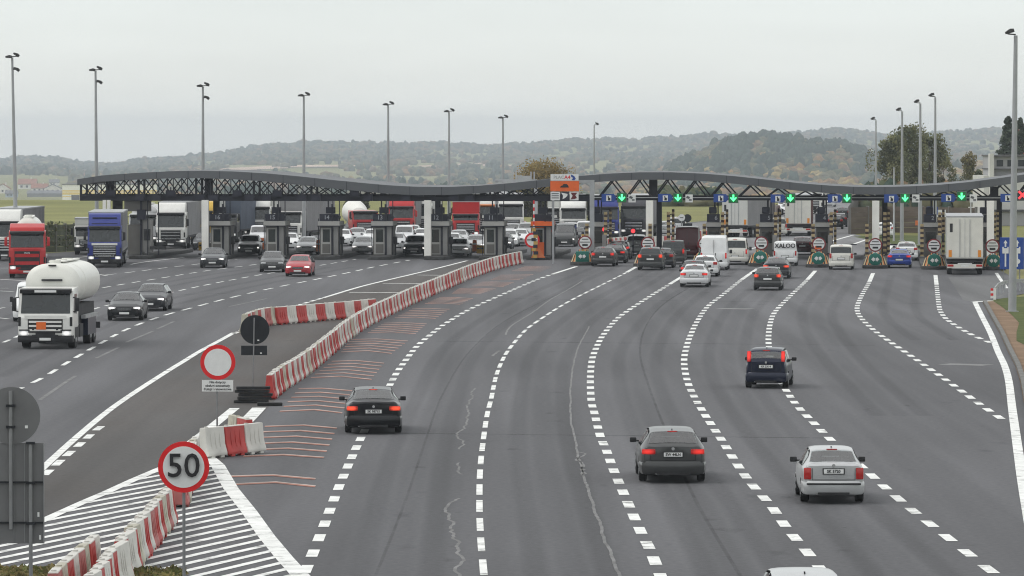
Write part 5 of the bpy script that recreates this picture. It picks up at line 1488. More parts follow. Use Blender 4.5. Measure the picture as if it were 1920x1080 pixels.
def build_canopy():
    m = MB(); pts = []
    for px in np.linspace(145, 2060, 130):
        p = PL(px); zt, zb = roof_z(px); pts.append((p, zt, zb))
    D = 15.0
    vs = []
    for p, zt, zb in pts:
        q = p + EY * D
        vs += [(p.x, p.y, zb), (p.x, p.y, zt), (q.x, q.y, zt), (q.x, q.y, zb)]
    n = len(pts)
    fs = [(4 * i + j, 4 * i + (j + 1) % 4, 4 * i + 4 + (j + 1) % 4, 4 * i + 4 + j) for i in range(n - 1) for j in range(4)] + [(0, 1, 2, 3), (4 * n - 1, 4 * n - 2, 4 * n - 3, 4 * n - 4)]
    m.add(vs, fs)
    m.build("roof", M_ROOFSH, canopy, smooth=True, angle=30)
    # joints of the fascia sheets
    m = MB()
    for i in range(2, n, 4):
        p, zt, zb = pts[i]; q = p - EY * .012; m.box((q.x, q.y, (zt + zb) / 2), (.03, .02, zt - zb), 0, rz=RZ)
    m.build("fascia_joint", M_TRUSS, canopy)
    ZB = 4.78
    # left half: close lattice in three planes
    for v in (.8, 13.6):
        m = MB(); px = 152.0 + (0 if v < 1 else 11)
        while px < 1010:
            a, b = PL(px, v), PL(px + 27, v)
            za, zb_ = roof_z(px)[1], roof_z(px + 27)[1]
            if za - ZB > .15:
                m.bar((a.x, a.y, ZB), (b.x, b.y, zb_), .085); m.bar((b.x, b.y, ZB), (a.x, a.y, za), .085)
            m.bar((a.x, a.y, ZB), (a.x, a.y, za), .07 if int((px - 152) / 27) % 4 else .18)
            px += 27
        a, b = PL(150, v), PL(1112, v)
        m.bar((a.x, a.y, ZB), (b.x, b.y, ZB), .26, .40); m.build("lattice_truss", M_TRUSS, canopy)
    m = MB()
    for k, px in enumerate(np.arange(160, 1010, 46)):
        a, b = PL(px, .8), PL(px, 13.6); m.bar((a.x, a.y, ZB), (b.x, b.y, ZB), .12); 
    m.build("cross_beam", M_TRUSS, canopy)
    # right half: open zigzag truss, front and back
    for v in (.8, 13.6):
        m = MB(); px = 1120.0 + (6 if v > 1 else 0); up = False
        while px < 2050:
            a, b = PL(px, v), PL(px + 26, v)
            za, zb_ = roof_z(px)[1], roof_z(px + 26)[1]
            if up: m.bar((a.x, a.y, za), (b.x, b.y, ZB), .11)
            else: m.bar((a.x, a.y, ZB), (b.x, b.y, zb_), .11)
            up = not up; px += 26
        a, b = PL(1112, v), PL(2050, v)
        m.bar((a.x, a.y, ZB), (b.x, b.y, ZB), .2, .24)
        m.build("zigzag_truss", M_TRUSS, canopy)
    m = MB(); a, b = PL(1112, .6), PL(2050, .6); m.bar((a.x, a.y, ZB + .1), (b.x, b.y, ZB + .1), .06, .07); m.build("lit_strip_rail", M_RAIL, canopy)  # added pale rail: its colour stands in for the lit strip on the chord
    for px, w in ((196, .26), (204, .26), (385, .52), (802, .52), (1218, .56), (1642, .56), (1857, .56)):
        p = PL(px, -.55); m = MB(); m.box((p.x, p.y, (ZB - .12) / 2), (w, w, ZB - .12), 0, rz=RZ); m.build("column", M_COLW, canopy)
        q = PL(px + 7, 2.6); m = MB(); zt = roof_z(px)[1]; m.box((q.x, q.y, (ZB + zt) / 2), (w * 1.15, .5, zt - ZB), 0, rz=RZ); m.box((q.x + .5, q.y + 1, ZB / 2), (.42, .4, ZB - .3), 0, rz=RZ); m.build("column_bracket", M_TRUSS, canopy)
build_canopy()
# backs of lane indicators hanging under the left half
M_NAVYBOX = pm("dark_signal_box", (.022, .023, .036), .6, .2, 2)
for i, px in enumerate((207, 262, 292, 320, 375, 400, 445, 468, 500, 520, 565, 592, 665, 690, 760, 785, 850, 880)):
    p = PL(px, .3); m = MB(); m.box((0, 0, 0), (.75, .22, .5)); m.box((0, -.13, 0), (.6, .03, .36)); m.bar((0, .1, .2), (0, .1, .5), .08)
    o = m.build("lane_indicator", M_NAVYBOX, None, loc=(p.x, p.y, 4.86 + (.32 if i % 3 == 0 else -.02)), rz=RZ)
    tag(o, "dark lane indicator box seen from behind under the left half of the canopy", "lane indicator", "lane indicators seen from behind")

# ------------------------------------------------------------------ overhead signs of the right-hand lanes
M_SBLUE = pm("sign_blue", (.02, .065, .28), .45, .06, 4); M_SWHITE = pm("sign_white", (.70, .71, .70), .5, .05, 4); M_SRED = pm("sign_red", (.66, .018, .022), .45, .06, 4)
M_LEDG = pm("green_led", (.05, .6, .2), .4, .05, 8, emit=(.10, 1.0, .32), estr=1.6); M_LEDGB = pm("green_led_panel", (.008, .05, .02), .4, .2, 30, emit=(.0, .14, .03), estr=.55)
M_LEDR = pm("red_led", (.6, .05, .06), .4, .05, 8, emit=(1.0, .05, .06), estr=1.0); M_SBACK = pm("sign_back_grey", (.13, .135, .14), .55, .12, 2, metal=.3)
M_SORG = pm("sign_orange", (.72, .13, .025), .5, .06, 3); M_SGREEN = pm("sign_green", (.015, .14, .11), .45, .1, 4)
def sign_front(px, y, Y=None, v=-.7):
    p = PL(px, v); p.z = ZP(y, p); return p
LANES = ("nearest the gantry post", "second to the right of the gantry post", "third to the right of the gantry post", "above the white lettered van", "above the cream car", "above the bright blue coupe", "above the white trailer rear", "beside the tall lamp post")
for i, (px, y) in enumerate(((1141, 371), (1247, 371), (1351, 371.5), (1458, 372), (1565, 372), (1671, 372), (1778, 371), (1889, 371))):
    p = sign_front(px, y); t = thing("lane_sign", "blue overhead lane sign with a white pictogram, " + LANES[i], "lane sign", p, RZ, "blue overhead lane signs")
    m = MB(); m.prism([(-.55, -.32), (.42, -.32), (.58, -.12), (.58, .12), (.42, .32), (-.55, .32)], 'y', -.03, .03); m.build("panel", M_SBLUE, t)
    m = MB(); m.box((.02, -.04, -.02), (.40, .02, .44)); pn = m.build("pictogram_panel", M_SWHITE, t)
    m = MB(); m.prism([(-.06, -.20), (.14, -.20), (.14, .0), (.04, .02), (.0, .17), (-.08, .10), (-.04, .0)], 'y', -.056, -.05); m.build("pictogram", M_INK, t)
    m = MB(); m.bar((0, .06, .3), (0, .5, .3), .06); m.bar((0, .06, -.1), (0, .5, -.1), .06); m.build("bracket", M_TRUSS, t)
for i, (px, y) in enumerate(((1166, 370.5), (1271, 371), (1375, 371.5), (1482, 371.5), (1588, 371.5), (1697, 371.5), (1803, 368), (1917, 365.5))):
    red = i == 7
    p = sign_front(px, y, v=-.9); t = thing("lane_signal", ("red cross lane signal at the right photo edge" if red else "green arrow lane signal, " + ("nearest the gantry post", "second right of the gantry post", "third right of the gantry post", "above the white lettered van", "above the cream car", "above the bright blue coupe", "above the white trailer rear")[i]), "lane signal", p, RZ, "lit lane signals")
    m = MB(); m.bbox((0, .08, 0), (.78, .16, .78), .02); m.build("housing", M_SBACK, t)
    m = MB(); m.box((0, -.012, 0), (.68, .02, .68)); m.build("display", M_NAVYBOX if red else M_LEDGB, t)
    m = MB()
    if red:
        m.box((0, -.03, 0), (.82, .02, .16), 0, ry=math.pi / 4); m.box((0, -.034, 0), (.82, .02, .16), 0, ry=-math.pi / 4)
    else:
        m.prism([(-.075, .28), (.075, .28), (.075, -.02), (.20, .09), (.27, .02), (0, -.28), (-.27, .02), (-.20, .09), (-.075, -.02)], 'y', -.034, -.024)
    m.build("lit_symbol", M_LEDR if red else M_LEDG, t)
    m = MB(); m.bar((0, .15, .1), (0, .7, .1), .08); m.build("bracket", M_TRUSS, t)
for i, (px, y) in enumerate(((1185, 372), (1292, 372), (1717, 372), (1825, 372))):
    p = sign_front(px, y); t = thing("payment_sign", "white sign with grey marks, right of the green arrow " + ("nearest the gantry post", "second right of the gantry post", "above the blue coupe", "above the white trailer rear")[i], "sign", p, RZ, "white overhead signs")
    m = MB(); m.box((0, 0, 0), (.58, .05, .62)); m.build("panel", M_SWHITE, t)
    m = MB(); m.box((-.08, -.03, .08), (.26, .01, .18), 0, ry=.4); m.box((.1, -.03, -.12), (.22, .01, .12)); m.build("marks", M_SBACK, t)

# ------------------------------------------------------------------ islands and booths
M_ISL = pm("island_concrete", (.052, .052, .052), .9, .25, .6); M_BOOTH = pm("booth_panel_grey", (.125, .12, .112), .6, .1, 1.0); M_BOOTHL = pm("booth_frame_light", (.36, .355, .34), .6, .1, 1.0)
M_BGLASS = pm("booth_glass", (.018, .024, .022), .08, .2, 1.0, spec=.8); M_BSTEEL = pm("booth_steel_side", (.26, .255, .25), .45, .12, .8, metal=.4)
M_STRY = pm("stripe_yellow", (.48, .30, .08), .7, .2, 3); M_CONE = pm("bollard_orange", (.60, .16, .05), .6, .1, 2); M_YBOX = pm("attenuator_yellow", (.60, .36, .03), .6, .15, 2)
M_LAMPW = pm("booth_lamp", (.8, .8, .7), .4, .05, 3, emit=(1, .9, .7), estr=.6)
def island(px, v0, v1, label, w=1.9, h=.28):
    p = PL(px, 0)
    m = MB(); r = w / 2
    poly = [(r * math.cos(a), v0 + r * 1.3 * (1 + math.sin(a))) for a in np.linspace(math.pi, 2 * math.pi, 11)] + [(r, v1), (-r, v1)]
    m.prism(poly, 'z', 0, h, 0, .04)
    t = thing("toll_island", label, "toll island", (p.x, p.y, .006), RZ, "kerbed toll islands")
    m.build("kerb", M_ISL, t, smooth=True)
    return p
def booth(px, v, label, num=None, orange=False, d=3.0):
    p = PL(px, v, .286)
    t = thing("toll_booth", label, "toll booth", p, RZ, "toll booths")
    w = 1.5; mw = M_SORG if orange else M_BOOTH
    m = MB(); m.bbox((0, d / 2, 1.3), (w, d, 2.6), .03); m.build("cabin", M_BOOTH, t)
    m = MB(); m.box((-.22, -.02, 1.12), (.86, .05, 2.1)); dr = m.build("door", M_BOOTHL, t)
    m = MB(); m.box((-.22, -.05, 1.55), (.56, .03, 1.0)); m.build("window", M_BGLASS, dr)
    m = MB(); m.box((-.22, -.05, .52), (.62, .03, .72)); m.build("lower_panel", mw if orange else M_BOOTH, dr)
    m = MB(); m.box((.50, -.02, 1.3), (.42, .05, 2.5)); m.build("side_panel", M_BSTEEL, t)
    m = MB(); m.box((.27, -.08, 2.0), (.16, .12, 4.1)); m.build("post", M_TRUSS, t)
    m = MB(); m.box((0, d / 2 - .1, 2.52), (1.72, d + .5, .34)); m.build("cornice", M_SORG if orange else M_BOOTHL, t)
    m = MB(); m.box((0, d / 2 - .1, 2.31), (1.78, d + .6, .07)); m.build("gutter", M_TRUSS, t)
    m = MB(); m.box((-.02, .3, 2.98), (1.5, .5, .56)); ls = m.build("number_box", M_NAVYBOX, t)
    if num: link("lettering", variant_num(num), ls, (-.2, .03, 2.98))
    m = MB(); m.box((.1, .3, 3.55), (.72, .4, .5)); m.cyl((.1, .08, 3.55), (.1, .0, 3.55), .16, n=12); m.build("signal_box", M_NAVYBOX, t)
    m = MB(); m.box((-.1, .35, 4.1), (.1, .1, .7)); m.box((.25, .5, 4.1), (.06, .06, .7)); m.bar((.82, .1, 0), (.82, .1, 4.3), .07); m.bar((-.86, .2, 0), (-.86, .2, 2.9), .06); m.box((.82, -.05, 3.0), (.22, .3, .2)); m.build("hanger", M_TRUSS, t)
    m = MB(); m.bbox((.95, .9, 1.15), (.28, .5, .62), .05); m.bar((.95, .9, .0), (.95, .9, .9), .12); m.build("ticket_machine", M_DARKM, t)
    return t
NUMS = {}
M_NUM = pm("number_grey", (.30, .31, .34), .6, .1, 5)
def variant_num(s):
    if s not in NUMS: NUMS[s] = text_mesh("lettering", s, .46, M_NUM, .006, .008)
    return NUMS[s]
NB = (("16", 412, "numbered 16, right of the leftmost white column"), ("15", 515, "numbered 15, above the dark and red cars"), ("14", 617, "numbered 14, right of the long grey trailer"),
      ("13", 717, "numbered 13, left of the red lorry"), ("12", 822, "pressed against the middle white column"), ("11", 925, "numbered 11, left of the orange booth"))
for num, px, lb in NB:
    island(px, -3.5, 24, "dark kerbed island of the booth " + lb)
    booth(px, 0.5, "grey toll booth " + lb, num)
island(268, -2.5, 22, "dark kerbed island of the leftmost toll booth beside the blue lorry")
def left_machine():
    p = PL(262, .5, .286); t = thing("toll_booth", "leftmost dark toll booth with tall steel cabinets right of the blue lorry", "toll booth", p, RZ, "toll booths")
    m = MB(); m.bbox((-.5, 1.5, 1.2), (1.0, 2.4, 2.4), .03); m.build("cabin", M_BOOTH, t)
    m = MB(); m.bbox((.55, .6, 1.5), (.8, .7, 2.6), .03); m.build("cabinet", M_BSTEEL, t)
    m = MB(); m.box((-.3, 1, 3.9), (2.0, 1.2, .9)); m.build("header", M_BOOTH, t)
    m = MB(); m.box((.15, .0, 3.2), (.7, .4, .8)); m.build("signal_box", M_NAVYBOX, t)
    m = MB(); m.bar((.1, .1, 0), (.1, .1, 4.4), .16); m.bar((.62, .1, 0), (.62, .1, 4.4), .07); m.bar((1.5, .1, 0), (1.5, .1, 4.2), .08); m.build("post", M_TRUSS, t)
    m = MB(); m.box((.55, .2, 1.6), (.5, .1, .9)); m.box((1.4, .3, .55), (1.2, .5, .25)); m.build("machine_front", M_DARKM, t)
left_machine()
for px, y, lb in ((492, 474, "orange bollard at the foot of booth 15"), (597, 478, "orange bollard at the foot of booth 14"), (890, 478, "orange bollard behind the yellow box by booth 11")):
    g = G(px, y); t = thing("bollard", lb, "bollard", (g.x, g.y, .286), RZ, "orange bollards")
    m = MB(); m.prism([(-.2, 0), (.2, 0), (.16, .95), (-.16, .95)], 'y', -.15, .15, 0, .04); m.build("post", M_CONE, t, smooth=True)
    m = MB(); m.box((0, -.13, .62), (.32, .06, .14)); m.build("reflective_band", M_SWHITE, t)
for px, y, lb in ((380, 476, "yellow crash cushion on the island left of booth 16"), (901, 482, "yellow crash cushion on the island of booth 11")):
    g = G(px, y); m = MB(); m.bbox((0, 0, .33), (.62, .5, .66), .06); t = thing("crash_cushion", lb, "crash cushion", (g.x, g.y, .286), RZ, "yellow crash cushions")
    m.build("block", M_YBOX, t, smooth=True); m = MB(); m.box((0, -.26, .42), (.5, .03, .14)); m.build("dark_band", M_NAVYBOX, t)

M_RING = pm("weathered_ring_red", (.20, .022, .028), .6, .2, 4)
M_DKBR = pm("stripe_dark_brown", (.045, .028, .024), .7, .25, 3)
M_CREAM2 = pm("stripe_cream", (.55, .45, .27), .7, .2, 3)
M_CHEV = pm("chevron_orange", (.66, .25, .09), .7, .2, 3)
M_TAN = pm("stripe_tan", (.40, .31, .17), .7, .25, 3)
# right-hand islands: striped posts, ringed plate, arrow block with chevron wings
def striped_post(m, x, y, z0, z1, w=.16):
    n = int((z1 - z0) / .2)
    for k in range(n):
        m.box((x, y, z0 + (k + .5) * (z1 - z0) / n), (w, w, (z1 - z0) / n - .002), k % 2)
    return m
RB = ((1091, 498, None, "by the gantry post", True), (1210, 501, None, "by the second white column", False), (1318, 501, "6", "hidden behind the large white van", False), (1425, 500, "5", "left of the white lettered van", False),
      (1534, 502, "4", "left of the cream car", False), (1641, 504, "3", "by the third white column", False), (1752, 506, "2", "left of the white trailer rear", False), (1863, 507, None, "by the blue board, rightmost", False))
for px, yn, num, lb, rect in RB:
    g = G(px, yn); vn = (g - P0).dot(EY)
    uu = (g - P0).dot(EX)
    def L2W(v, z=0.0): q = P0 + EX * uu + EY * v; return Vector((q.x, q.y, z))
    m = MB(); r = .95
    poly = [(r * math.cos(a), vn + r * 1.3 * (1 + math.sin(a))) for a in np.linspace(math.pi, 2 * math.pi, 11)] + [(r, 22), (-r, 22)]
    m.prism(poly, 'z', 0, .24, 0, .04)
    q = L2W(0, .006); t = thing("toll_island", "kerbed toll island " + lb, "toll island", q, RZ, "kerbed toll islands"); m.build("kerb", M_ISL, t, smooth=True)
    # arrow block at the nose
    q = L2W(vn + .7, .246); t = thing("arrow_block", "green arrow block on the nose of the island " + lb, "arrow block", q, RZ, "green arrow blocks")
    m = MB()
    if rect: m.bbox((0, 0, .42), (1.0, .5, .8), .06)
    else: m.prism([(.5 * math.cos(a), .44 + .46 * math.sin(a)) for a in np.linspace(0, 2 * math.pi, 25)[:-1]], 'y', -.3, .3, 0, .05)
    m.build("block", M_SGREEN, t, smooth=True)
    m = MB()
    for s in (-1, 1): m.prism([(s * .30, .44), (s * .12, .62), (s * .12, .54), (s * .03, .54), (s * .03, .34), (s * .12, .34), (s * .12, .26)], 'y', -.33, -.315)
    m.build("arrow", M_SWHITE, t)
    for s in (-1, 1):
        m = MB()
        for k in range(6):
            def E(f, zt): return Vector((s * (.36 + .50 * f - .20 * zt), -.12 + .22 * f + .1 * zt, .02 + zt * (.98 - .42 * f)))
            a, b, c, d = E(k / 6, 0), E((k + 1) / 6, 0), E((k + 1) / 6, 1), E(k / 6, 1); y_ = Vector((0, .09, 0))
            m.add([a, b, c, d, a + y_, b + y_, c + y_, d + y_], [(0, 1, 2, 3), (7, 6, 5, 4), (0, 4, 5, 1), (1, 5, 6, 2), (2, 6, 7, 3), (3, 7, 4, 0)], k % 3)
        m.build("chevron_wing", [M_CHEV, M_DKBR, M_CREAM2], t)
    # red-ringed plate on its post
    q = L2W(vn + 4.0, .246); t = thing("ringed_sign", "red-ringed disc on the island " + lb, "round sign", q, RZ, "red-ringed discs on the islands")
    m = MB(); m.cyl((0, 0, 0), (0, 0, 1.3), .05, n=8); m.build("post", M_STEEL, t)
    m = MB(); m.cyl((0, -.02, 1.42), (0, -.06, 1.42), .52, n=28); m.build("ring", M_RING, t)
    m = MB(); m.cyl((0, -.055, 1.42), (0, -.075, 1.42), .42, n=28); m.build("disc", M_SWHITE, t)
    m = MB(); m.box((0, -.08, 1.44), (.78, .012, .06)); m.box((0, -.08, 1.66), (.5, .012, .06)); m.box((0, -.08, 1.22), (.42, .012, .14)); m.build("lettering_bars", M_INK, t)
    if px in (1210, 1534):
        m = MB(); m.box((-.05, -.078, 1.15), (.5, .012, .24)); m.build("orange_patch", M_SORG, t)
    # striped posts either side of the cabin
    for s, lbx in ((-1, "left"), (1, "right")):
        q = L2W(-1.0 if s < 0 else .2, .246) + EX * (s * .70)
        m = MB(); striped_post(m, 0, 0, 0, 3.5 if s > 0 else 2.6, .26)
        if s > 0: striped_post(m, .30, 1.6, .1, 3.7, .2); m.box((.15, .8, 3.3), (.08, 1.7, .08), 1); m.box((.15, .8, .08), (.5, 1.9, .12), 1); 
        t = thing("striped_post", "striped post at the %s edge of the island %s" % (lbx, lb), "striped post", q, RZ, "striped posts of the islands")
        m.build("shaft", [M_TAN, M_DKBR], t); m = MB(); m.box((0, 0, .04), (.36, .36, .08)); m.build("foot", M_BSTEEL, t)
    if px in (1641, 1210): continue
    q = L2W(1.0, .246); t = thing("toll_booth", "low toll cabin with dark number panel, island " + lb, "toll booth", q, RZ, "toll booths")
    m = MB(); m.bbox((0, 1.5, 1.15), (1.1, 3.0, 2.3), .03); m.build("cabin", M_BOOTH, t)
    m = MB(); m.box((0, -.02, 1.5), (.8, .04, .9)); m.build("window", M_BGLASS, t)
    m = MB(); m.box((0, 1.4, 2.5), (1.25, 3.3, .34)); m.build("cornice", M_BOOTHL, t)
    m = MB(); m.box((0, 1.4, 2.30), (1.3, 3.36, .06)); m.build("gutter", M_TRUSS, t)
    m = MB(); m.box((-.06, .1, 3.02), (1.0, .4, .62)); nb = m.build("number_box", M_NAVYBOX, t)
    if num: link("lettering", variant_num(num), nb, (.16, -.11, 3.02))
    m = MB(); m.bbox((-.1, .3, 3.62), (.62, .5, .55), .1); m.build("camera_head", M_NAVYBOX, t, smooth=True)
    m = MB(); m.box((.05, .5, 4.2), (.14, .14, 1.0)); m.box((.3, .5, 3.3), (.10, .10, 2.8)); m.build("hanger", M_TRUSS, t)
    m = MB(); m.bbox((.62, -.9, .9), (.34, .4, 1.6), .03); m.build("ticket_machine", M_BSTEEL, t)
for px, yb, L_, lb in ((1545, 484, 2.6, "beside the cream car"), (1655, 484, 2.6, "over the bright blue coupe's lane"), (1440, 483, 2.4, "over the white lettered van's lane")):
    g = G(px, yb); t = thing("barrier_gate", "dark toll gate arm " + lb, "barrier gate", (g.x, g.y, .25), RZ, "toll gate arms")
    m = MB(); m.bbox((0, 0, .45), (.3, .3, .9), .03); m.build("motor_box", M_STRY, t); m = MB(); m.bar((0, -.2, .85), (L_, -.2, .85), .05, .09); m.build("arm", M_NAVYBOX, t)
for px, y, lb in ((1031, 433, "on the orange booth"), (1133, 430, "on the striped post by the gantry post"), (1187, 433, "left of the second white column")):
    p = PL(px, 1.0); p.z = ZP(y, p); t = thing("stop_light", "lit red stop light " + lb, "traffic light", p, RZ, "lit red stop lights")
    m = MB(); m.bbox((0, .12, 0), (.42, .2, .5), .03); m.build("housing", M_NAVYBOX, t); m = MB(); m.cyl((0, .02, 0), (0, -.02, 0), .17, n=16); m.build("lens", M_LEDR, t)
    m = MB(); m.bar((0, .15, -.2), (0, .15, -p.z + .25), .09); m.build("post", M_TRUSS, t)

# the orange booth in the middle
island(1012, -3, 24, "dark kerbed island of the orange toll booth")
ob = booth(1016, .5, "orange toll booth where the striped barrier line ends", None, True)
for o in list(ob.children):
    if o.name.startswith("number_box"): o.scale = (1, 1, 1)
m = MB(); m.box((-.18, .02, 2.42), (1.1, .12, .62)); m.build("header_panel", M_SORG, ob)
m = MB(); m.box((-.18, -.06, .55), (.9, .05, 1.0)); m.build("front_panel", M_SORG, ob)
g = PL(1001, .2); t = thing("striped_pole", "slim red and white striped pole left of the orange booth", "striped pole", (g.x, g.y, .25), RZ)
m = MB(); n_ = 16
for k in range(n_): m.cyl((0, 0, 4.4 * k / n_), (0, 0, 4.4 * (k + 1) / n_ - .002), .07, n=8, mi=k % 2)
m.build("shaft", [M_SWHITE, M_SRED], t); m = MB(); m.box((0, 0, .04), (.3, .3, .08)); m.build("foot", M_BSTEEL, t)
g = G(1003, 488); t = thing("hazard_arrow", "tall black and yellow hazard board at the foot of the orange booth", "hazard board", (g.x, g.y, .2), RZ)
m = MB()
for k in range(9): m.box((.10 * math.sin(k * 2.2), -.02 * (k % 2), .12 + .26 * k), (.34, .1, .257), k % 2, ry=.0)
m.build("board", [M_STRY, M_NAVYBOX], t); m = MB(); m.prism([(-.3, 0), (.8, -.0), (.3, .75), (.05, .75)], 'y', .06, .2); m.build("side_wing", M_CONE, t)
g = G(998, 486); t = thing("ringed_sign", "red-ringed white disc on the hazard board beside the orange booth", "round sign", (g.x, g.y, .25), RZ, "red-ringed discs on the islands")
m = MB(); m.cyl((0, 0, 0), (0, 0, 1.2), .05, n=8); m.build("post", M_STEEL, t); m = MB(); m.cyl((0, -.1, 1.25), (0, -.14, 1.25), .6, n=28); m.build("ring", M_SRED, t); m = MB(); m.cyl((0, -.135, 1.25), (0, -.16, 1.25), .44, n=28); m.build("disc", M_SWHITE, t)
m = MB(); m.box((0, -.165, 1.28), (.8, .012, .08)); m.build("bar", M_INK, t)
g = G(1093, 488); t = thing("warning_lamp", "amber warning lamp on a yellow post above the rectangular green arrow block", "warning lamp", (g.x, g.y, .25), RZ)
m = MB(); striped_post(m, 0, 0, 0, 2.0, .22); m.build("post", [M_STRY, M_NAVYBOX], t)
m = MB(); m.cyl((.25, -.12, .9), (.25, -.2, .9), .24, n=18); m.build("lens", pm("amber_lens", (.8, .35, .05), .4, .1, 5, emit=(1, .45, .08), estr=.8), t)

# gantry with the orange panel
g = G(1110, 495); sg = SCL(495); t = thing("sign_gantry", "grey gantry post with an orange sign and white panels over the canopy edge", "sign gantry", (g.x, g.y, 0), RZ)
zy = lambda y: (495 - y) / sg; xp = lambda x: (x - 1110) / sg
m = MB(); m.box((0, 0, zy(338) / 2), (.34, .34, zy(338))); m.build("post", M_STEEL, t)
m = MB(); m.bar((.17, 0, zy(340.5)), (xp(1034), 0, zy(340.5)), .26, .24); m.bar((0, 0, zy(352)), (-.55, 0, zy(343)), .1); m.bar((xp(1037), 0, zy(345)), (xp(1037), 0, 0), .16); m.build("arm", M_STEEL, t)
def panel(nm, x0, x1, y0, y1, mat, dy=-.25):
    m = MB(); m.box(((xp(x0) + xp(x1)) / 2, dy, (zy(y0) + zy(y1)) / 2), (xp(x1) - xp(x0), .06, zy(y0) - zy(y1))); return m.build(nm, mat, t)
tp = panel("top_panel", 1032.5, 1085, 326.5, 338.5, M_SWHITE)
link("lettering", text_mesh("lettering", "A4", .40, M_SRED, .005), tp, (xp(1064), -.29, zy(332.5)))
link("lettering", text_mesh("lettering", "PLAC", .34, pm("faded_grey_ink", (.38, .39, .38), .6, .1, 5), .005), tp, (xp(1048), -.29, zy(332.5)))
m = MB(); m.prism([(xp(1071), zy(327)), (xp(1077), zy(330)), (xp(1080), zy(335)), (xp(1077), zy(338)), (xp(1072), zy(337)), (xp(1075), zy(333.5)), (xp(1071), zy(331))], 'y', -.30, -.285); m.build("emblem", M_SBLUE, tp)
op = panel("orange_panel", 1032, 1086, 339.5, 358.5, M_SORG)
m = MB(); m.prism([(xp(1050), zy(351.5)), (xp(1052), zy(348.5)), (xp(1055), zy(347.5)), (xp(1057), zy(345)), (xp(1063), zy(345)), (xp(1065.5), zy(347.7)), (xp(1067), zy(351.5))], 'y', -.30, -.285); m.build("car_symbol", M_INK, op)
a_ = panel("white_panel", 1032.5, 1050, 359.5, 375.5, M_SWHITE)
m = MB()
for k in range(3): m.box((xp(1041.2), -.29, zy(363 + 4 * k)), (.55, .01, .07))
m.build("lettering_bars", M_SBACK, a_)
b_ = panel("dark_panel", 1051, 1067, 359.5, 375.5, M_NAVYBOX)
m = MB(); m.prism([(xp(1052.5), zy(361)), (xp(1055), zy(361.5)), (xp(1064.5), zy(363.5)), (xp(1064), zy(367)), (xp(1060), zy(371)), (xp(1055), zy(373.5)), (xp(1056), zy(367))], 'y', -.30, -.285); m.build("white_shape", M_SWHITE, b_)
c_ = panel("card_panel", 1068.5, 1085, 359.5, 375.5, M_SWHITE)
m = MB(); m.prism([(xp(1070), zy(361)), (xp(1083), zy(361)), (xp(1079), zy(366)), (xp(1082), zy(371)), (xp(1078), zy(373)), (xp(1070), zy(374)), (xp(1074), zy(367))], 'y', -.30, -.285); m.build("emblem", P_MAROON, c_)
# plain portal behind the canopy
g = G(931, 452); s_ = SCL(452); t = thing("sign_portal", "white sign portal beyond the canopy dip, seen from behind with four upright bars", "sign portal", (g.x, g.y, 0), RZ)
m = MB(); hz = (452 - 339) / s_; m.bar((0, 0, 0), (0, 0, hz), .3); m.bar((-.1, 0, hz), (76 / s_, 0, hz), .3, .28); m.bar((74 / s_, 0, hz), (74 / s_, 0, 0), .3); m.build("frame", M_RAIL, t)
for k, dx in enumerate((31, 37, 65, 71)):
    m = MB(); m.bar((dx / s_, -.15, hz - .3), (dx / s_, -.15, hz + .85), .12); m.build("upright", M_RAIL, t)
m = MB(); m.box((51 / s_, .2, hz + .2), (1.2, .05, .55)); m.build("panel", M_RAIL, t)

# ------------------------------------------------------------------ lamp posts
M_POLE = pm("lamp_pole_steel", (.34, .35, .36), .5, .1, .8, metal=.2); M_FLOOD = pm("floodlight_housing", (.045, .045, .045), .55, .2, 3); M_LENS = pm("floodlight_glass", (.25, .25, .24), .15, .1, 3)
def lamp(px, ytop, yb, heads, label, xtop=None, side=1, r=.14):
    g = G(px, yb); s = SCL(yb); h = (yb - ytop) / s
    t = thing("lamp_post", label, "lamp post", g, 0, "tall floodlight masts")
    if xtop is not None: t.rotation_euler = (0, math.atan2((xtop - px) / s, h), 0)
    m = MB(); m.cyl((0, 0, 0), (0, 0, h * .5), r * 1.35, r, 12); m.cyl((0, 0, h * .5), (0, 0, h - .2), r, r * .62, 12); m.build("pole", M_POLE, t, smooth=True)
    m = MB(); m.cyl((0, 0, 0), (0, 0, .06), r * 2.2, n=10); m.build("base_plate", M_STEEL, t)
    m = MB(); m.bar((-.35 if heads > 1 else 0, 0, h - .15), (.45 * side, 0, h - .12), .07); m.build("bracket", M_FLOOD, t)
    hs = [(.34 * side, h + .0, side)]
    if heads > 1: hs.append((-.26 * side, h - .16, -side * .25))
    if heads > 2: hs.append((.34 * side, h - 1.15, side))
    for x, z, sd in hs:
        m = MB(); m.X = Matrix.Translation((x, -.1, z)) @ Matrix.Rotation(.45 * sd, 4, 'Y') @ Matrix.Scale(.74, 4)
        m.prism([(-.34, -.05), (.30, -.16), (.34, .1), (.1, .2), (-.34, .12)], 'y', -.28, .28, 0, .03); fl = m.build("floodlight", M_FLOOD, t, smooth=True)
        m = MB(); m.X = Matrix.Translation((x, -.1, z)) @ Matrix.Rotation(.45 * sd, 4, 'Y') @ Matrix.Scale(.74, 4); m.add([(-.30, -.24, -.075), (.26, -.24, -.17), (.26, .24, -.17), (-.30, .24, -.075)], [(0, 1, 2, 3)]); m.build("glass", M_LENS, fl)
        if z < h - .5: m = MB(); m.bar((0, 0, z), (x, -.05, z), .08); m.build("bracket", M_FLOOD, t)
lamp(31, 103, 486, 3, "tall three-headed lamp post at the left edge above the white lorry", 24)
lamp(182, 128, 474, 3, "three-headed lamp post behind the blue lorry", 180)
lamp(381, 158, 468, 3, "three-headed lamp post standing over the first white column")
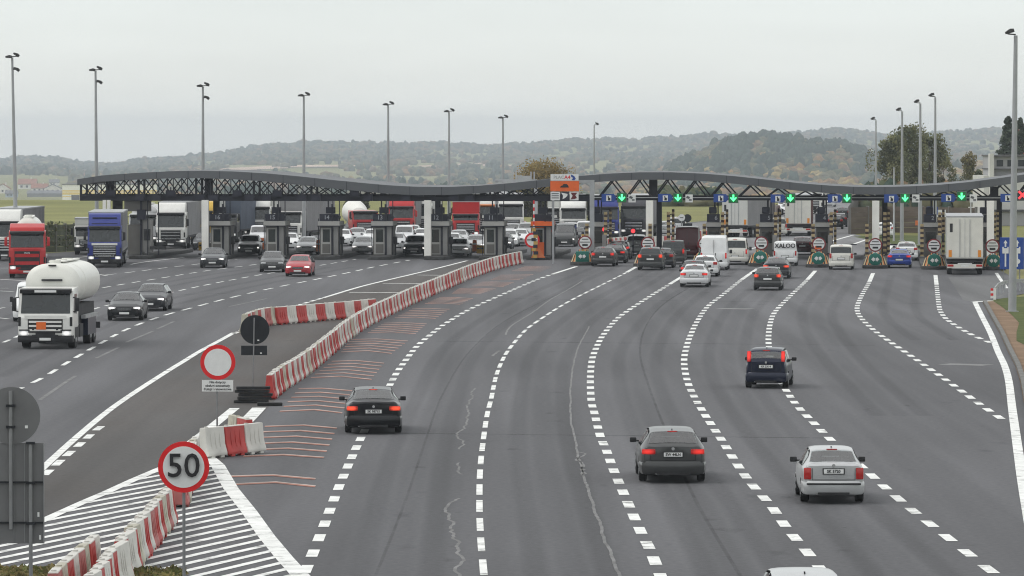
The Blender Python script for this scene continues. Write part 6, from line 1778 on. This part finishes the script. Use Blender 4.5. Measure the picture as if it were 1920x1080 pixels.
lamp(570, 176, 458, 2, "lamp post over the left canopy, second right of the first white column")
lamp(728, 193, 445, 2, "lamp post over the canopy dip, just left of the middle white column")
lamp(842, 206, 434, 2, "lamp post above the red box lorry, right of the middle white column")
lamp(943, 218, 426, 2, "lamp post rising left of the golden autumn tree")
lamp(1114, 232, 402, 1, "distant lamp post rising just right of the orange gantry sign", r=.11)
lamp(1642, 222, 425, 1, "lamp post standing above the third white column", side=-1, r=.12)
lamp(1691, 205, 452, 1, "lamp post left of centre in front of the tall olive tree", side=-1)
lamp(1725, 190, 459, 1, "lamp post right of centre in front of the tall olive tree", side=-1, r=.15)
lamp(1753, 178, 470, 1, "lamp post on the right edge of the olive tree, tallest of its cluster", side=-1, r=.13)
lamp(1898, 60, 585, 1, "nearest and tallest lamp post on the right grass verge beside the blue sign", 1903, side=-1, r=.17)
for px, yt, yb, lb in ((1676, 316, 452, "slim bare white pole between two lamp posts at the noise wall"), (1820, 366, 440, "slim white pole in front of the toll building")):
    g = G(px, yb); h = (yb - yt) / SCL(yb); t = thing("pole", lb, "pole", g, 0)
    m = MB(); m.cyl((0, 0, 0), (0, 0, h), .10, .06, 8); m.build("shaft", M_RAIL, t, smooth=True); m = MB(); m.cyl((0, 0, h), (0, 0, h + .1), .1, n=8); m.build("cap", M_STEEL, t)

# ------------------------------------------------------------------ striped plastic barriers
M_BR = pm("barrier_red", (.42, .05, .045), .55, .18, 1.5, detail=8); M_BW = pm("barrier_white", (.56, .55, .51), .6, .14, 1.2, detail=8); M_BP = pm("barrier_faded_red", (.40, .13, .12), .6, .2, 1.5, detail=8); M_BG = pm("barrier_weathered_white", (.46, .44, .36), .7, .2, 1.5, detail=8)
def barrier_mesh(L_=1.24, H_=.92):
    m = MB()
    m.prism([(-.23, .06), (.23, .06), (.23, .14), (.15, .40), (.10, H_), (-.10, H_), (-.15, .40), (-.23, .14)], 'y', -L_ / 2, L_ / 2, 0, .025)
    for s in (-1, 1):
        m.box((s * .16, L_ * .25, .03), (.14, .2, .06)); m.box((s * .16, -L_ * .25, .03), (.14, .2, .06))
        for k in (-1, 0, 1):    # moulded ribs
            m.add([(s * .205, k * .26 - .04, .2), (s * .205, k * .26 + .04, .2), (s * .115, k * .26 + .03, H_ - .12), (s * .115, k * .26 - .03, H_ - .12),
                   (s * .17, k * .26 - .04, .2), (s * .17, k * .26 + .04, .2), (s * .09, k * .26 + .03, H_ - .12), (s * .09, k * .26 - .03, H_ - .12)],
                  [(0, 1, 2, 3), (0, 4, 5, 1), (1, 5, 6, 2), (2, 6, 7, 3), (3, 7, 4, 0)])
    m.cyl((0, -L_ * .3, H_), (0, -L_ * .3, H_ + .03), .06, n=10)
    return m
BME = {}
def bmesh_for(mat, L_):
    k = (mat.name, round(L_, 2))
    if k not in BME:
        me = barrier_mesh(L_).mesh("barrier", [mat, M_BW], True, 30)
        if mat in (M_BR, M_BP):
            for q in me.polygons:
                if q.center.z > .885: q.material_index = 1
        BME[k] = me
    return BME[k]
def barrier_row(pts, pitch, mats, labels, group, z=.012, off=0.0, jit=.035):
    w = pathpts(pts, .05); acc = 0.0; k = 0; nxt = pitch / 2
    for i in range(1, len(w)):
        acc += (w[i] - w[i - 1]).length
        if acc >= nxt:
            d = (w[min(i + 4, len(w) - 1)] - w[max(i - 5, 0)]).normalized(); n = Vector((-d.y, d.x, 0))
            p = w[i] + n * (off + random.uniform(-jit, jit))
            mi = mats(k) if callable(mats) else k % 2
            mat = (M_BR, M_BW, M_BP, M_BG)[mi]
            o = link("barrier", bmesh_for(mat, pitch - .05), None, (p.x, p.y, z), rz_of(d) + random.uniform(-.02, .02))
            tag(o, labels[mi], "barrier", group)
            k += 1; nxt += pitch
    return k
def main_pat(k):
    r = random.random()
    return (0 if r < .75 else 2) if k % 2 == 0 else (1 if r < .85 else 3)
lm = ("red barrier block in the long striped line up to the orange booth", "white barrier block in the long striped line up to the orange booth",
      "faded red barrier block in the long striped line up to the orange booth", "yellowed white barrier block in the long striped line up to the orange booth")
barrier_row([(505, 750), (530, 729), (557, 713), (600, 679), (643, 642), (683, 614), (733, 588), (787, 562.5), (837, 541), (883, 521), (933, 504), (977, 494)], 1.31, main_pat, lm, "long striped barrier line")
lu = ("red barrier block in the short branch row behind the black sign back", "white barrier block in the short branch row behind the black sign back", "faded red block at the kinked left end of the branch row", "yellowed white block at the kinked left end of the branch row")
barrier_row([(450, 625), (468, 617), (490, 611), (508, 609)], 1.3, lambda k: (3, 0, 1, 2)[k % 4], lu, "short striped branch row", off=-.2)
barrier_row([(508, 609.5), (560, 605), (610, 600.5), (650, 597), (692, 592.5)], 1.28, lambda k: k % 2, lu, "short striped branch row", off=-.2)
lc = ("red barrier block between the 50 sign and the no-entry disc", "white barrier block between the 50 sign and the no-entry disc", "faded red barrier block behind the 50 sign", "yellowed white barrier block behind the 50 sign")
barrier_row([(378, 861), (410, 857.5), (472, 850.5)], 1.15, lambda k: (1, 0, 1)[k % 3], lc, "barrier cluster behind the 50 sign")
barrier_row([(338, 952), (350, 918), (366, 876)], 1.3, lambda k: (2, 3, 1)[k % 3], lc, "barrier cluster behind the 50 sign")
barrier_row([(466, 842), (430, 832)], 1.3, lambda k: (0, 3)[k % 2], lc, "barrier cluster behind the 50 sign")
ln = ("red-striped narrow block in the near white barrier row on the hatched area", "white block in the near barrier row crossing the hatched area", "faded red block in the near barrier row by the 50 sign's post", "yellowed white block in the near barrier row on the hatched area")
seq = [0, 1, 1, 0, 1, 1, 1, 0, 1, 1, 1, 0, 3, 1, 0, 0, 1, 1]
def echelon(p0, p1, seq_, twist, labels, group):
    a, b = G(*p0), G(*p1); d = (b - a).normalized(); acc = 0.0
    for mi, L_ in seq_:
        c = a + d * (acc + L_ / 2) + Vector((random.uniform(-.03, .03), 0, 0)); acc += L_
        mat = (M_BR, M_BW, M_BP, M_BG)[mi]
        o = link("barrier", bmesh_for(mat, L_ - .04), None, (c.x, c.y, .012), rz_of(d) - twist * (1 if L_ > .8 else .4) + random.uniform(-.02, .02))
        tag(o, labels[mi], "barrier", group)
SEQ = [(1, 1.2), (0, 1.0), (1, 1.1), (0, 1.0), (1, .9), (0, 1.0), (1, 2.3), (0, .9), (1, 1.9), (0, .7), (3, 1.2), (1, 1.4), (0, .9), (1, 1.4), (2, 1.0), (0, 1.0), (1, 1.2), (0, .9), (3, 1.2), (2, 1.0), (1, 1.2), (0, .9)]
echelon((168, 1165), (338, 952), SEQ, math.radians(3.5), ln, "near barrier row on the hatching")
barrier_row([(95, 1160), (133, 1122), (168, 1092), (182, 1078)], 1.2, lambda k: (2, 3, 0, 1)[k % 4], ("red block in the short row at the bottom left corner", "white block in the short row at the bottom left corner", "pinkish red block in the short row at the bottom left corner", "mossy white block in the short row at the bottom left corner"), "short row at the bottom edge")
lf = ("red barrier block far beyond the right-hand booths", "white barrier block far beyond the right-hand booths", "faded red barrier block far beyond the right-hand booths", "yellowed barrier block far beyond the right-hand booths")
barrier_row([(1130, 469), (1160, 465), (1192, 462)], 1.0, lambda k: k % 2, lf, "barriers beyond the right-hand booths")
barrier_row([(1218, 464), (1245, 462), (1275, 460)], 1.0, lambda k: k % 2, lf, "barriers beyond the right-hand booths")
barrier_row([(1288, 452), (1330, 450), (1362, 448)], 1.0, lambda k: k % 2, lf, "barriers beyond the right-hand booths")

# ------------------------------------------------------------------ road signs close to the viewer
M_PIPE = pm("galvanised_pipe", (.22, .225, .23), .5, .12, 3, metal=.35); M_SB2 = pm("sign_back_sheet", (.155, .157, .16), .6, .1, 1.5, metal=.2); M_SB3 = pm("sign_back_black", (.014, .016, .02), .5, .2, 2)
g = G(345, 1187); t = thing("speed_sign", "round 50 speed limit sign with a red ring on a thin grey post", "speed sign", (g.x, g.y, 0)); zc = (1187 - 875) / 96.0
m = MB(); m.cyl((0, .05, 0), (0, .05, zc + .3), .032, n=10); m.build("post", M_PIPE, t, smooth=True)
m = MB(); m.cyl((0, .012, zc), (0, -.012, zc), .50, n=64); m.build("ring", M_SRED, t)
m = MB(); m.cyl((0, -.01, zc), (0, -.018, zc), .405, n=64); m.build("disc", M_SWHITE, t)
link("lettering", text_mesh("lettering", "50", .66, M_INK, .003, .058), t, (0, -.024, zc + .01))
g = G(407, 836); s_ = SCL(836); t = thing("no_entry_sign", "white disc with a red ring above a small text plate, standing behind the barrier blocks", "no entry sign", (g.x, g.y, 0)); zc = (836 - 679) / s_
m = MB(); m.cyl((0, .05, 0), (0, .05, zc + .3), .03, n=10); m.build("post", M_PIPE, t, smooth=True)
m = MB(); m.cyl((.03, .012, zc), (.03, -.012, zc), .55, n=64); m.build("ring", M_SRED, t)
m = MB(); m.cyl((.03, -.01, zc), (.03, -.018, zc), .425, n=64); m.build("disc", M_SWHITE, t)
zp = (836 - 723) / s_; m = MB(); m.box((.02, 0, zp), (.98, .02, .36)); pl = m.build("text_plate", M_SWHITE, t)
for k, ln_ in enumerate(("Nie dotyczy", "obsługi autostrady", "Policji i ratownictwa")):
    link("lettering", text_mesh("lettering", ln_, .105, M_INK, .002, .001), pl, (.02, -.016, zp + .11 - .11 * k))
g = G(474, 738); s_ = SCL(738); t = thing("reversed_sign", "black backs of a round sign and a plate, rising from the rubber feet", "sign back", (g.x, g.y, 0)); zc = (738 - 618) / s_
m = MB(); m.cyl((0, 0, 0), (.06, 0, zc + .45), .028, n=10); m.build("post", M_PIPE, t, smooth=True)
m = MB(); m.cyl((.08, .03, zc), (.08, .055, zc), .55, n=56); m.cyl((.0, .02, zc - .3), (.0, .03, zc - .3), .01, n=6); m.build("disc", M_SB3, t)
m = MB(); m.box((.05, .04, (738 - 657) / s_), (.98, .02, .36)); m.build("plate", M_SB3, t)
m = MB(); m.box((.21, .022, zc - .40), (.07, .008, .045)); m.box((.31, .022, (738 - 662) / s_), (.07, .008, .045)); m.build("sticker", M_SWHITE, t)
# rubber feet stacked around its base
M_RUB = pm("recycled_rubber", (.022, .022, .022), .85, .35, 4)
for k in range(5):
    g = G(474 + (k % 2) * 2, 757); t = thing("rubber_foot", "black rubber sign foot, %s of the stack under the black sign back" % ("lowest", "second from below", "middle one", "second from the top", "topmost")[k], "rubber foot", (g.x + .08 * ((k * 7) % 3 - 1), g.y + .4, .01 + .125 * k), .05 * ((k * 5) % 3 - 1), "stacked rubber feet")
    m = MB(); m.prism([(-.62, -.2), (-.55, -.22), (.55, -.22), (.62, -.2), (.62, .2), (.55, .22), (-.55, .22), (-.62, .2)], 'z', 0, .10, 0, .02); m.build("slab", M_RUB, t, smooth=True)
    m = MB()
    for x in (-.4, .0, .4): m.box((x, -.225, .05), (.22, .02, .045))
    m.build("grip_hole", M_SB3, t)
g = G(505, 762); t = thing("rubber_foot", "single black rubber sign foot lying right of the stack at the barrier end", "rubber foot", (g.x, g.y + .3, .012), .1, "stacked rubber feet"); m = MB(); m.prism([(-.45, -.2), (.45, -.2), (.45, .2), (-.45, .2)], 'z', 0, .11, 0, .02); m.build("slab", M_RUB, t, smooth=True)
# big sign seen from behind at the left edge
sgn = 107.0; Yb = F / sgn; t = thing("reversed_sign", "grey backs of a round sign and a tall board at the left photo edge", "sign back", ((19 - 960) / sgn, Yb, 0)); zz = lambda y: CAMH - (y - HOR) / sgn; xx = lambda x: (x - 19) / sgn
m = MB(); m.cyl((xx(20), .03, zz(780)), (xx(20), .055, zz(780)), .505, n=64); m.build("disc", M_SB2, t)
m = MB(); m.box((xx(-58), .06, zz(926)), (xx(81) - xx(-197), .03, zz(832) - zz(1021))); bd = m.build("board", M_SB2, t)
m = MB()
for x in (-42, -10, 24, 44): m.box((xx(x), .043, zz(926)), (.012, .012, zz(834) - zz(1019)))
m.box((xx(80), .04, zz(926)), (.02, .03, zz(832) - zz(1021))); m.build("board_rib", M_PIPE, bd)
for x, y0, y1 in ((19, 733, 993), (56, 831, 1400)):
    m = MB(); m.cyl((xx(x), -.02, max(0, zz(y1))), (xx(x), -.02, zz(y0)), .034, n=12); m.build("post", M_PIPE, t, smooth=True)
for y in (905, 981): m = MB(); m.box((xx(-58), .012, zz(y)), (xx(79) - xx(-195), .04, .03)); m.build("cross_rail", M_SB3, t)
for x, y in ((56, 831), (56, 906), (56, 982), (19, 761), (19, 801)): m = MB(); m.box((xx(x), -.02, zz(y)), (.16, .07, .045)); m.build("clamp", M_SB3, t)
m = MB(); m.box((xx(48), .022, zz(801)), (.05, .01, .05)); m.box((xx(70), .04, zz(966)), (.035, .01, .08)); m.box((xx(73), .04, zz(1009)), (.035, .01, .08)); m.build("sticker", M_SWHITE, t)

# ------------------------------------------------------------------ right verge: guardrail, blue lane board
g = G(1897, 541); s_ = SCL(541); t = thing("lane_board", "blue board with two white arrows and booth pictograms behind the tall lamp post", "lane board", (g.x, g.y, 0), RZ * .3); zq = lambda y: (541 - y) / s_; xq = lambda x: (x - 1897) / s_
m = MB(); m.bbox((0, 0, zq(475)), (xq(1919) - xq(1874), .05, zq(445) - zq(505)), .02); bp = m.build("board", M_SBLUE, t)
for x in (1882, 1912): m = MB(); m.cyl((xq(x), .06, 0), (xq(x), .06, zq(446)), .035, n=8); m.build("post", M_PIPE, t)
for x in (1885, 1907):
    m = MB(); m.prism([(xq(x) - .05, zq(500)), (xq(x) + .05, zq(500)), (xq(x) + .05, zq(456)), (xq(x) + .13, zq(456)), (xq(x), zq(450)), (xq(x) - .13, zq(456)), (xq(x) - .05, zq(456))], 'y', -.04, -.03); m.build("arrow", M_SWHITE, bp)
    m = MB(); m.box((xq(x), -.045, zq(469)), (.40, .012, .42), 0); m.box((xq(x), -.055, zq(464)), (.22, .012, .08), 1); m.build("pictogram", [M_SWHITE, M_SBLUE], bp)
m = MB(); m.cyl((xq(1908), -.03, zq(490)), (xq(1908), -.05, zq(490)), .16, n=16); m.build("pictogram", M_SWHITE, bp)
t = thing("guardrail", "steel guardrail with a red and white end post on the right verge", "guardrail", (0, 0, 0))
gp = [G(1865, 562), G(1872, 553), G(1884, 548), G(1900, 546), G(1925, 544), G(1960, 542), G(2000, 540)]
m = MB()
for i in range(len(gp) - 1):
    a, b = gp[i], gp[i + 1]
    for dz in (0, .11): m.bar((a.x, a.y, .58 + dz), (b.x, b.y, .58 + dz), .05, .10)
    m.bar((a.x, a.y + .03, .64), (b.x, b.y + .03, .64), .03, .06)
m.build("rail", M_STEEL, t)
for i, a in enumerate(gp[1:-1]):
    for f_ in (0, .5):
        q = a.lerp(gp[i + 2], f_); m = MB(); m.box((q.x, q.y + .05, .32), (.1, .1, .66)); m.build("post", M_STEEL, t)
m = MB(); m.box((gp[0].x, gp[0].y - .02, .35), (.16, .1, .7), 0)
for k in range(4): m.box((gp[0].x - .13, gp[0].y, .16 + .15 * k), (.22, .06, .145), 1 if k % 2 else 2)
m.build("end_post", [M_SWHITE, M_SRED, M_SWHITE], t)

# ------------------------------------------------------------------ walls, buildings and signs behind the plaza
M_NW = pm("timber_noise_panel", (.115, .092, .075), .9, .2, .35, stretch=(1, 1, 6)); M_NWP = pm("noise_wall_post", (.17, .165, .16), .8, .1, 1)
def wall_line(name, label, cat, pts, h, mat, matp, step, pw=.16, th=.14):
    t = thing(name, label, cat, (pts[0].x, pts[0].y, 0)); o = pts[0]
    m = MB(); n = 0
    pm_ = MB()
    for i in range(len(pts) - 1):
        a, b = pts[i] - o, pts[i + 1] - o; d = (b - a); L_ = d.length; d.normalize(); ang = math.atan2(d.y, d.x)
        k = max(1, round(L_ / step))
        for j in range(k):
            c = a + d * (L_ * (j + .5) / k)
            for q in range(5): m.box((c.x, c.y, h * (q + .5) / 5), (L_ / k - .02, th * (1 if q % 2 else .8), h / 5 - .02), 0, rz=ang)
        for j in range(k + (1 if i == len(pts) - 2 else 0)):
            c = a + d * (L_ * j / k); pp = MB(); pp.box((c.x, c.y, h / 2 + .05), (pw, th + .1, h + .1), 0, rz=ang); pp.build("post", matp, t)
    m.build("panel", mat, t); return t
wall_line("noise_wall", "brown timber noise wall beside the far road, right of the last striped booths", "noise wall", [G(1614, 392), G(1606, 410), G(1593, 439), G(1660, 436), G(1730, 437), G(1830, 440)], 2.65, M_NW, M_NWP, 4.0)
M_HEDGE = pm("green_mesh_fence", (.095, .105, .068), .9, .3, 1.2, detail=8)
hf_ = wall_line("noise_wall", "dark green ribbed screen wall behind the lorries at the left", "screen wall", [G(-60, 478), G(40, 475), G(104, 473), G(158, 470), G(215, 462)], 2.3, M_HEDGE, pm("weathered_post", (.15, .145, .12), .9, .15, 1), 2.0)
iv = []
for k in range(260):
    a = random.random(); q = G(-60 + 275 * a, float(np.interp(a, [0, .36, .6, .8, 1], [478, 475, 473, 470, 462]))); iv.append((q.x - hf_.location.x, q.y - hf_.location.y - .12, random.uniform(.3, 2.45), .25, .12, .3))
leaf_cloud("ivy", iv, 1800, .22, ((.10, .125, .06), (.13, .14, .07), (.15, .13, .08)), hf_)
# toll building
Yt = 540.0; st = F / Yt; t = thing("toll_building", "white flat-roofed toll building with a tall pylon at the right edge", "building", ((1880 - 960) / st, Yt, 0)); bx = lambda x: (x - 1880) / st; bz = lambda y: CAMH - (y - HOR) / st
M_BW2 = pm("building_white", (.56, .56, .53), .8, .06, .4); M_BG2 = pm("building_grey_panel", (.34, .34, .35), .7, .06, .4); M_BGR = pm("building_dark_trim", (.09, .09, .09), .7, .1, .8)
def bb(nm, x0, x1, y0, y1, d0, d1, mat):
    z1 = bz(y0); z0 = bz(y1) if y1 is not None else 0
    m = MB(); m.box(((bx(x0) + bx(x1)) / 2, (d0 + d1) / 2, (z0 + z1) / 2), (bx(x1) - bx(x0), d1 - d0, z1 - z0)); return m.build(nm, mat, t)
bb("wall", 1846, 2000, 330, None, 1.0, 14, M_BW2); bb("upper_storey", 1864, 1990, 294, 329.5, 2.0, 13, M_BG2); bb("pylon", 1856, 1864, 288, None, .2, 2, M_BW2)
bb("roof_edge", 1862, 1995, 291, 294, 1.6, 13.4, M_BGR); bb("roof_edge", 1862, 1995, 316, 318.5, 1.4, 13.2, M_BGR); bb("annex", 1817, 1862, 388, None, .0, 1.0, M_BW2)
bb("canopy", 1802, 1858, 397, 401, -3.5, -.01, M_BW2); bb("roof_edge", 1862, 1990, 393, 396, -.6, .9, M_BGR); bb("porch_wall", 1866, 1985, 397, None, -.2, .98, M_BG2)
for x in (1872, 1892, 1912): bb("window", x, x + 12, 300, 312, 1.95, 1.99, M_WIN)
for x in (1818, 1850): bb("canopy_post", x, x + 3, 401.5, None, -3.2, -3.0, M_BW2)
g = AT(1911, 238, 900); t = thing("radio_mast", "red and white lattice mast top behind the dark conifers at the right edge", "radio mast", ((1911 - 960) / F * 900, 900, 0)); m = MB(); ztop = g.z
for k in range(10):
    z0, z1 = ztop * k / 10, ztop * (k + 1) / 10; w0, w1 = 1.1 - .05 * k, 1.1 - .05 * (k + 1)
    for a in range(4):
        c, s2 = ((1, 1), (-1, 1), (-1, -1), (1, -1))[a], ((1, 1), (-1, 1), (-1, -1), (1, -1))[(a + 1) % 4]
        m.bar((c[0] * w0, c[1] * w0, z0), (c[0] * w1, c[1] * w1, z1), .2, mi=k % 2); m.bar((c[0] * w0, c[1] * w0, z0), (s2[0] * w1, s2[1] * w1, z1), .14, mi=k % 2)
m.build("lattice", [M_SWHITE, M_SRED], t)
for k in range(3): m = MB(); m.bbox((-.9 + .9 * k, -1.0, ztop - .8), (.4, .3, 2.0), .05); m.build("antenna", M_SRED if k != 1 else M_SWHITE, t)
# small distant signs
def small_sign(px, yc, yb, r, mat, label, shape='disc', plate=False, back=None):
    g = G(px, yb); s = SCL(yb); t = thing("road_sign", label, "road sign", g, RZ); z = (yb - yc) / s
    m = MB(); m.cyl((0, .05, 0), (0, .05, z), .05, n=8); m.build("post", M_PIPE, t)
    m = MB()
    if shape == 'disc': m.cyl((0, .02, z), (0, -.02, z), r / s, n=24)
    else: m.box((0, 0, z), (2 * r / s, .04, 1.5 * r / s))
    m.build("face", mat, t)
    if plate: m = MB(); m.box((0, 0, z - 1.7 * r / s), (2.4 * r / s, .04, .8 * r / s)); m.build("plate", mat, t)
    m = MB()
    if back: m.box((0, -.03, z), (r / s, .02, .25 * r / s)); m.build("symbol", back, t)
small_sign(1278, 408, 446, 6.5, M_SWHITE, "white round sign beyond the maroon van", back=M_SBACK); small_sign(1289, 409, 445, 7.5, M_SB3, "dark round sign back with a plate beyond the maroon van", plate=True)
small_sign(1426, 382, 440, 9, M_SBLUE, "pale blue direction board beyond booth 5", 'box', back=M_SWHITE); small_sign(1727, 435, 455, 5, M_SBLUE, "blue round arrow sign on the grass island", back=M_SWHITE)
small_sign(1722, 418, 452, 6, M_CONE, "orange board at the foot of the noise wall", 'box'); small_sign(1748, 395, 462, 10, M_SBLUE, "blue and white direction board above booth 2", 'box', back=M_SWHITE)
small_sign(1764, 400, 462, 9, M_SWHITE, "lilac white direction board right of the blue one above booth 2", 'box', back=M_SBLUE)
# dry strip between the far lanes
flat("dry_median_strip", P2((1543, 416), (1562, 412), (1588, 400), (1604, 389), (1600, 386), (1575, 393), (1543, 405)), .012, M_SOIL)
# long grass on the bank under the viewer
gm = []
for k in range(420):
    if random.random() < .62: px, yy = random.uniform(-30, 145), random.uniform(1075, 1110)
    else: px, yy = random.uniform(222, 335), random.uniform(1078, 1108)
    q = G(px, yy); gm.append((q.x, q.y, .05, .22, .22, .16))
go = leaf_cloud("bank_grass", gm, 9000, .14, ((.19, .165, .07), (.13, .14, .05), (.24, .20, .09)), None); go["kind"] = "stuff"
flat("bank", P2((-60, 1073), (60, 1069), (145, 1073), (150, 1115), (-60, 1115)), .02, M_VERGE); flat("bank_patch", P2((225, 1078), (270, 1072), (330, 1077), (340, 1115), (215, 1115)), .0205, M_VERGE)
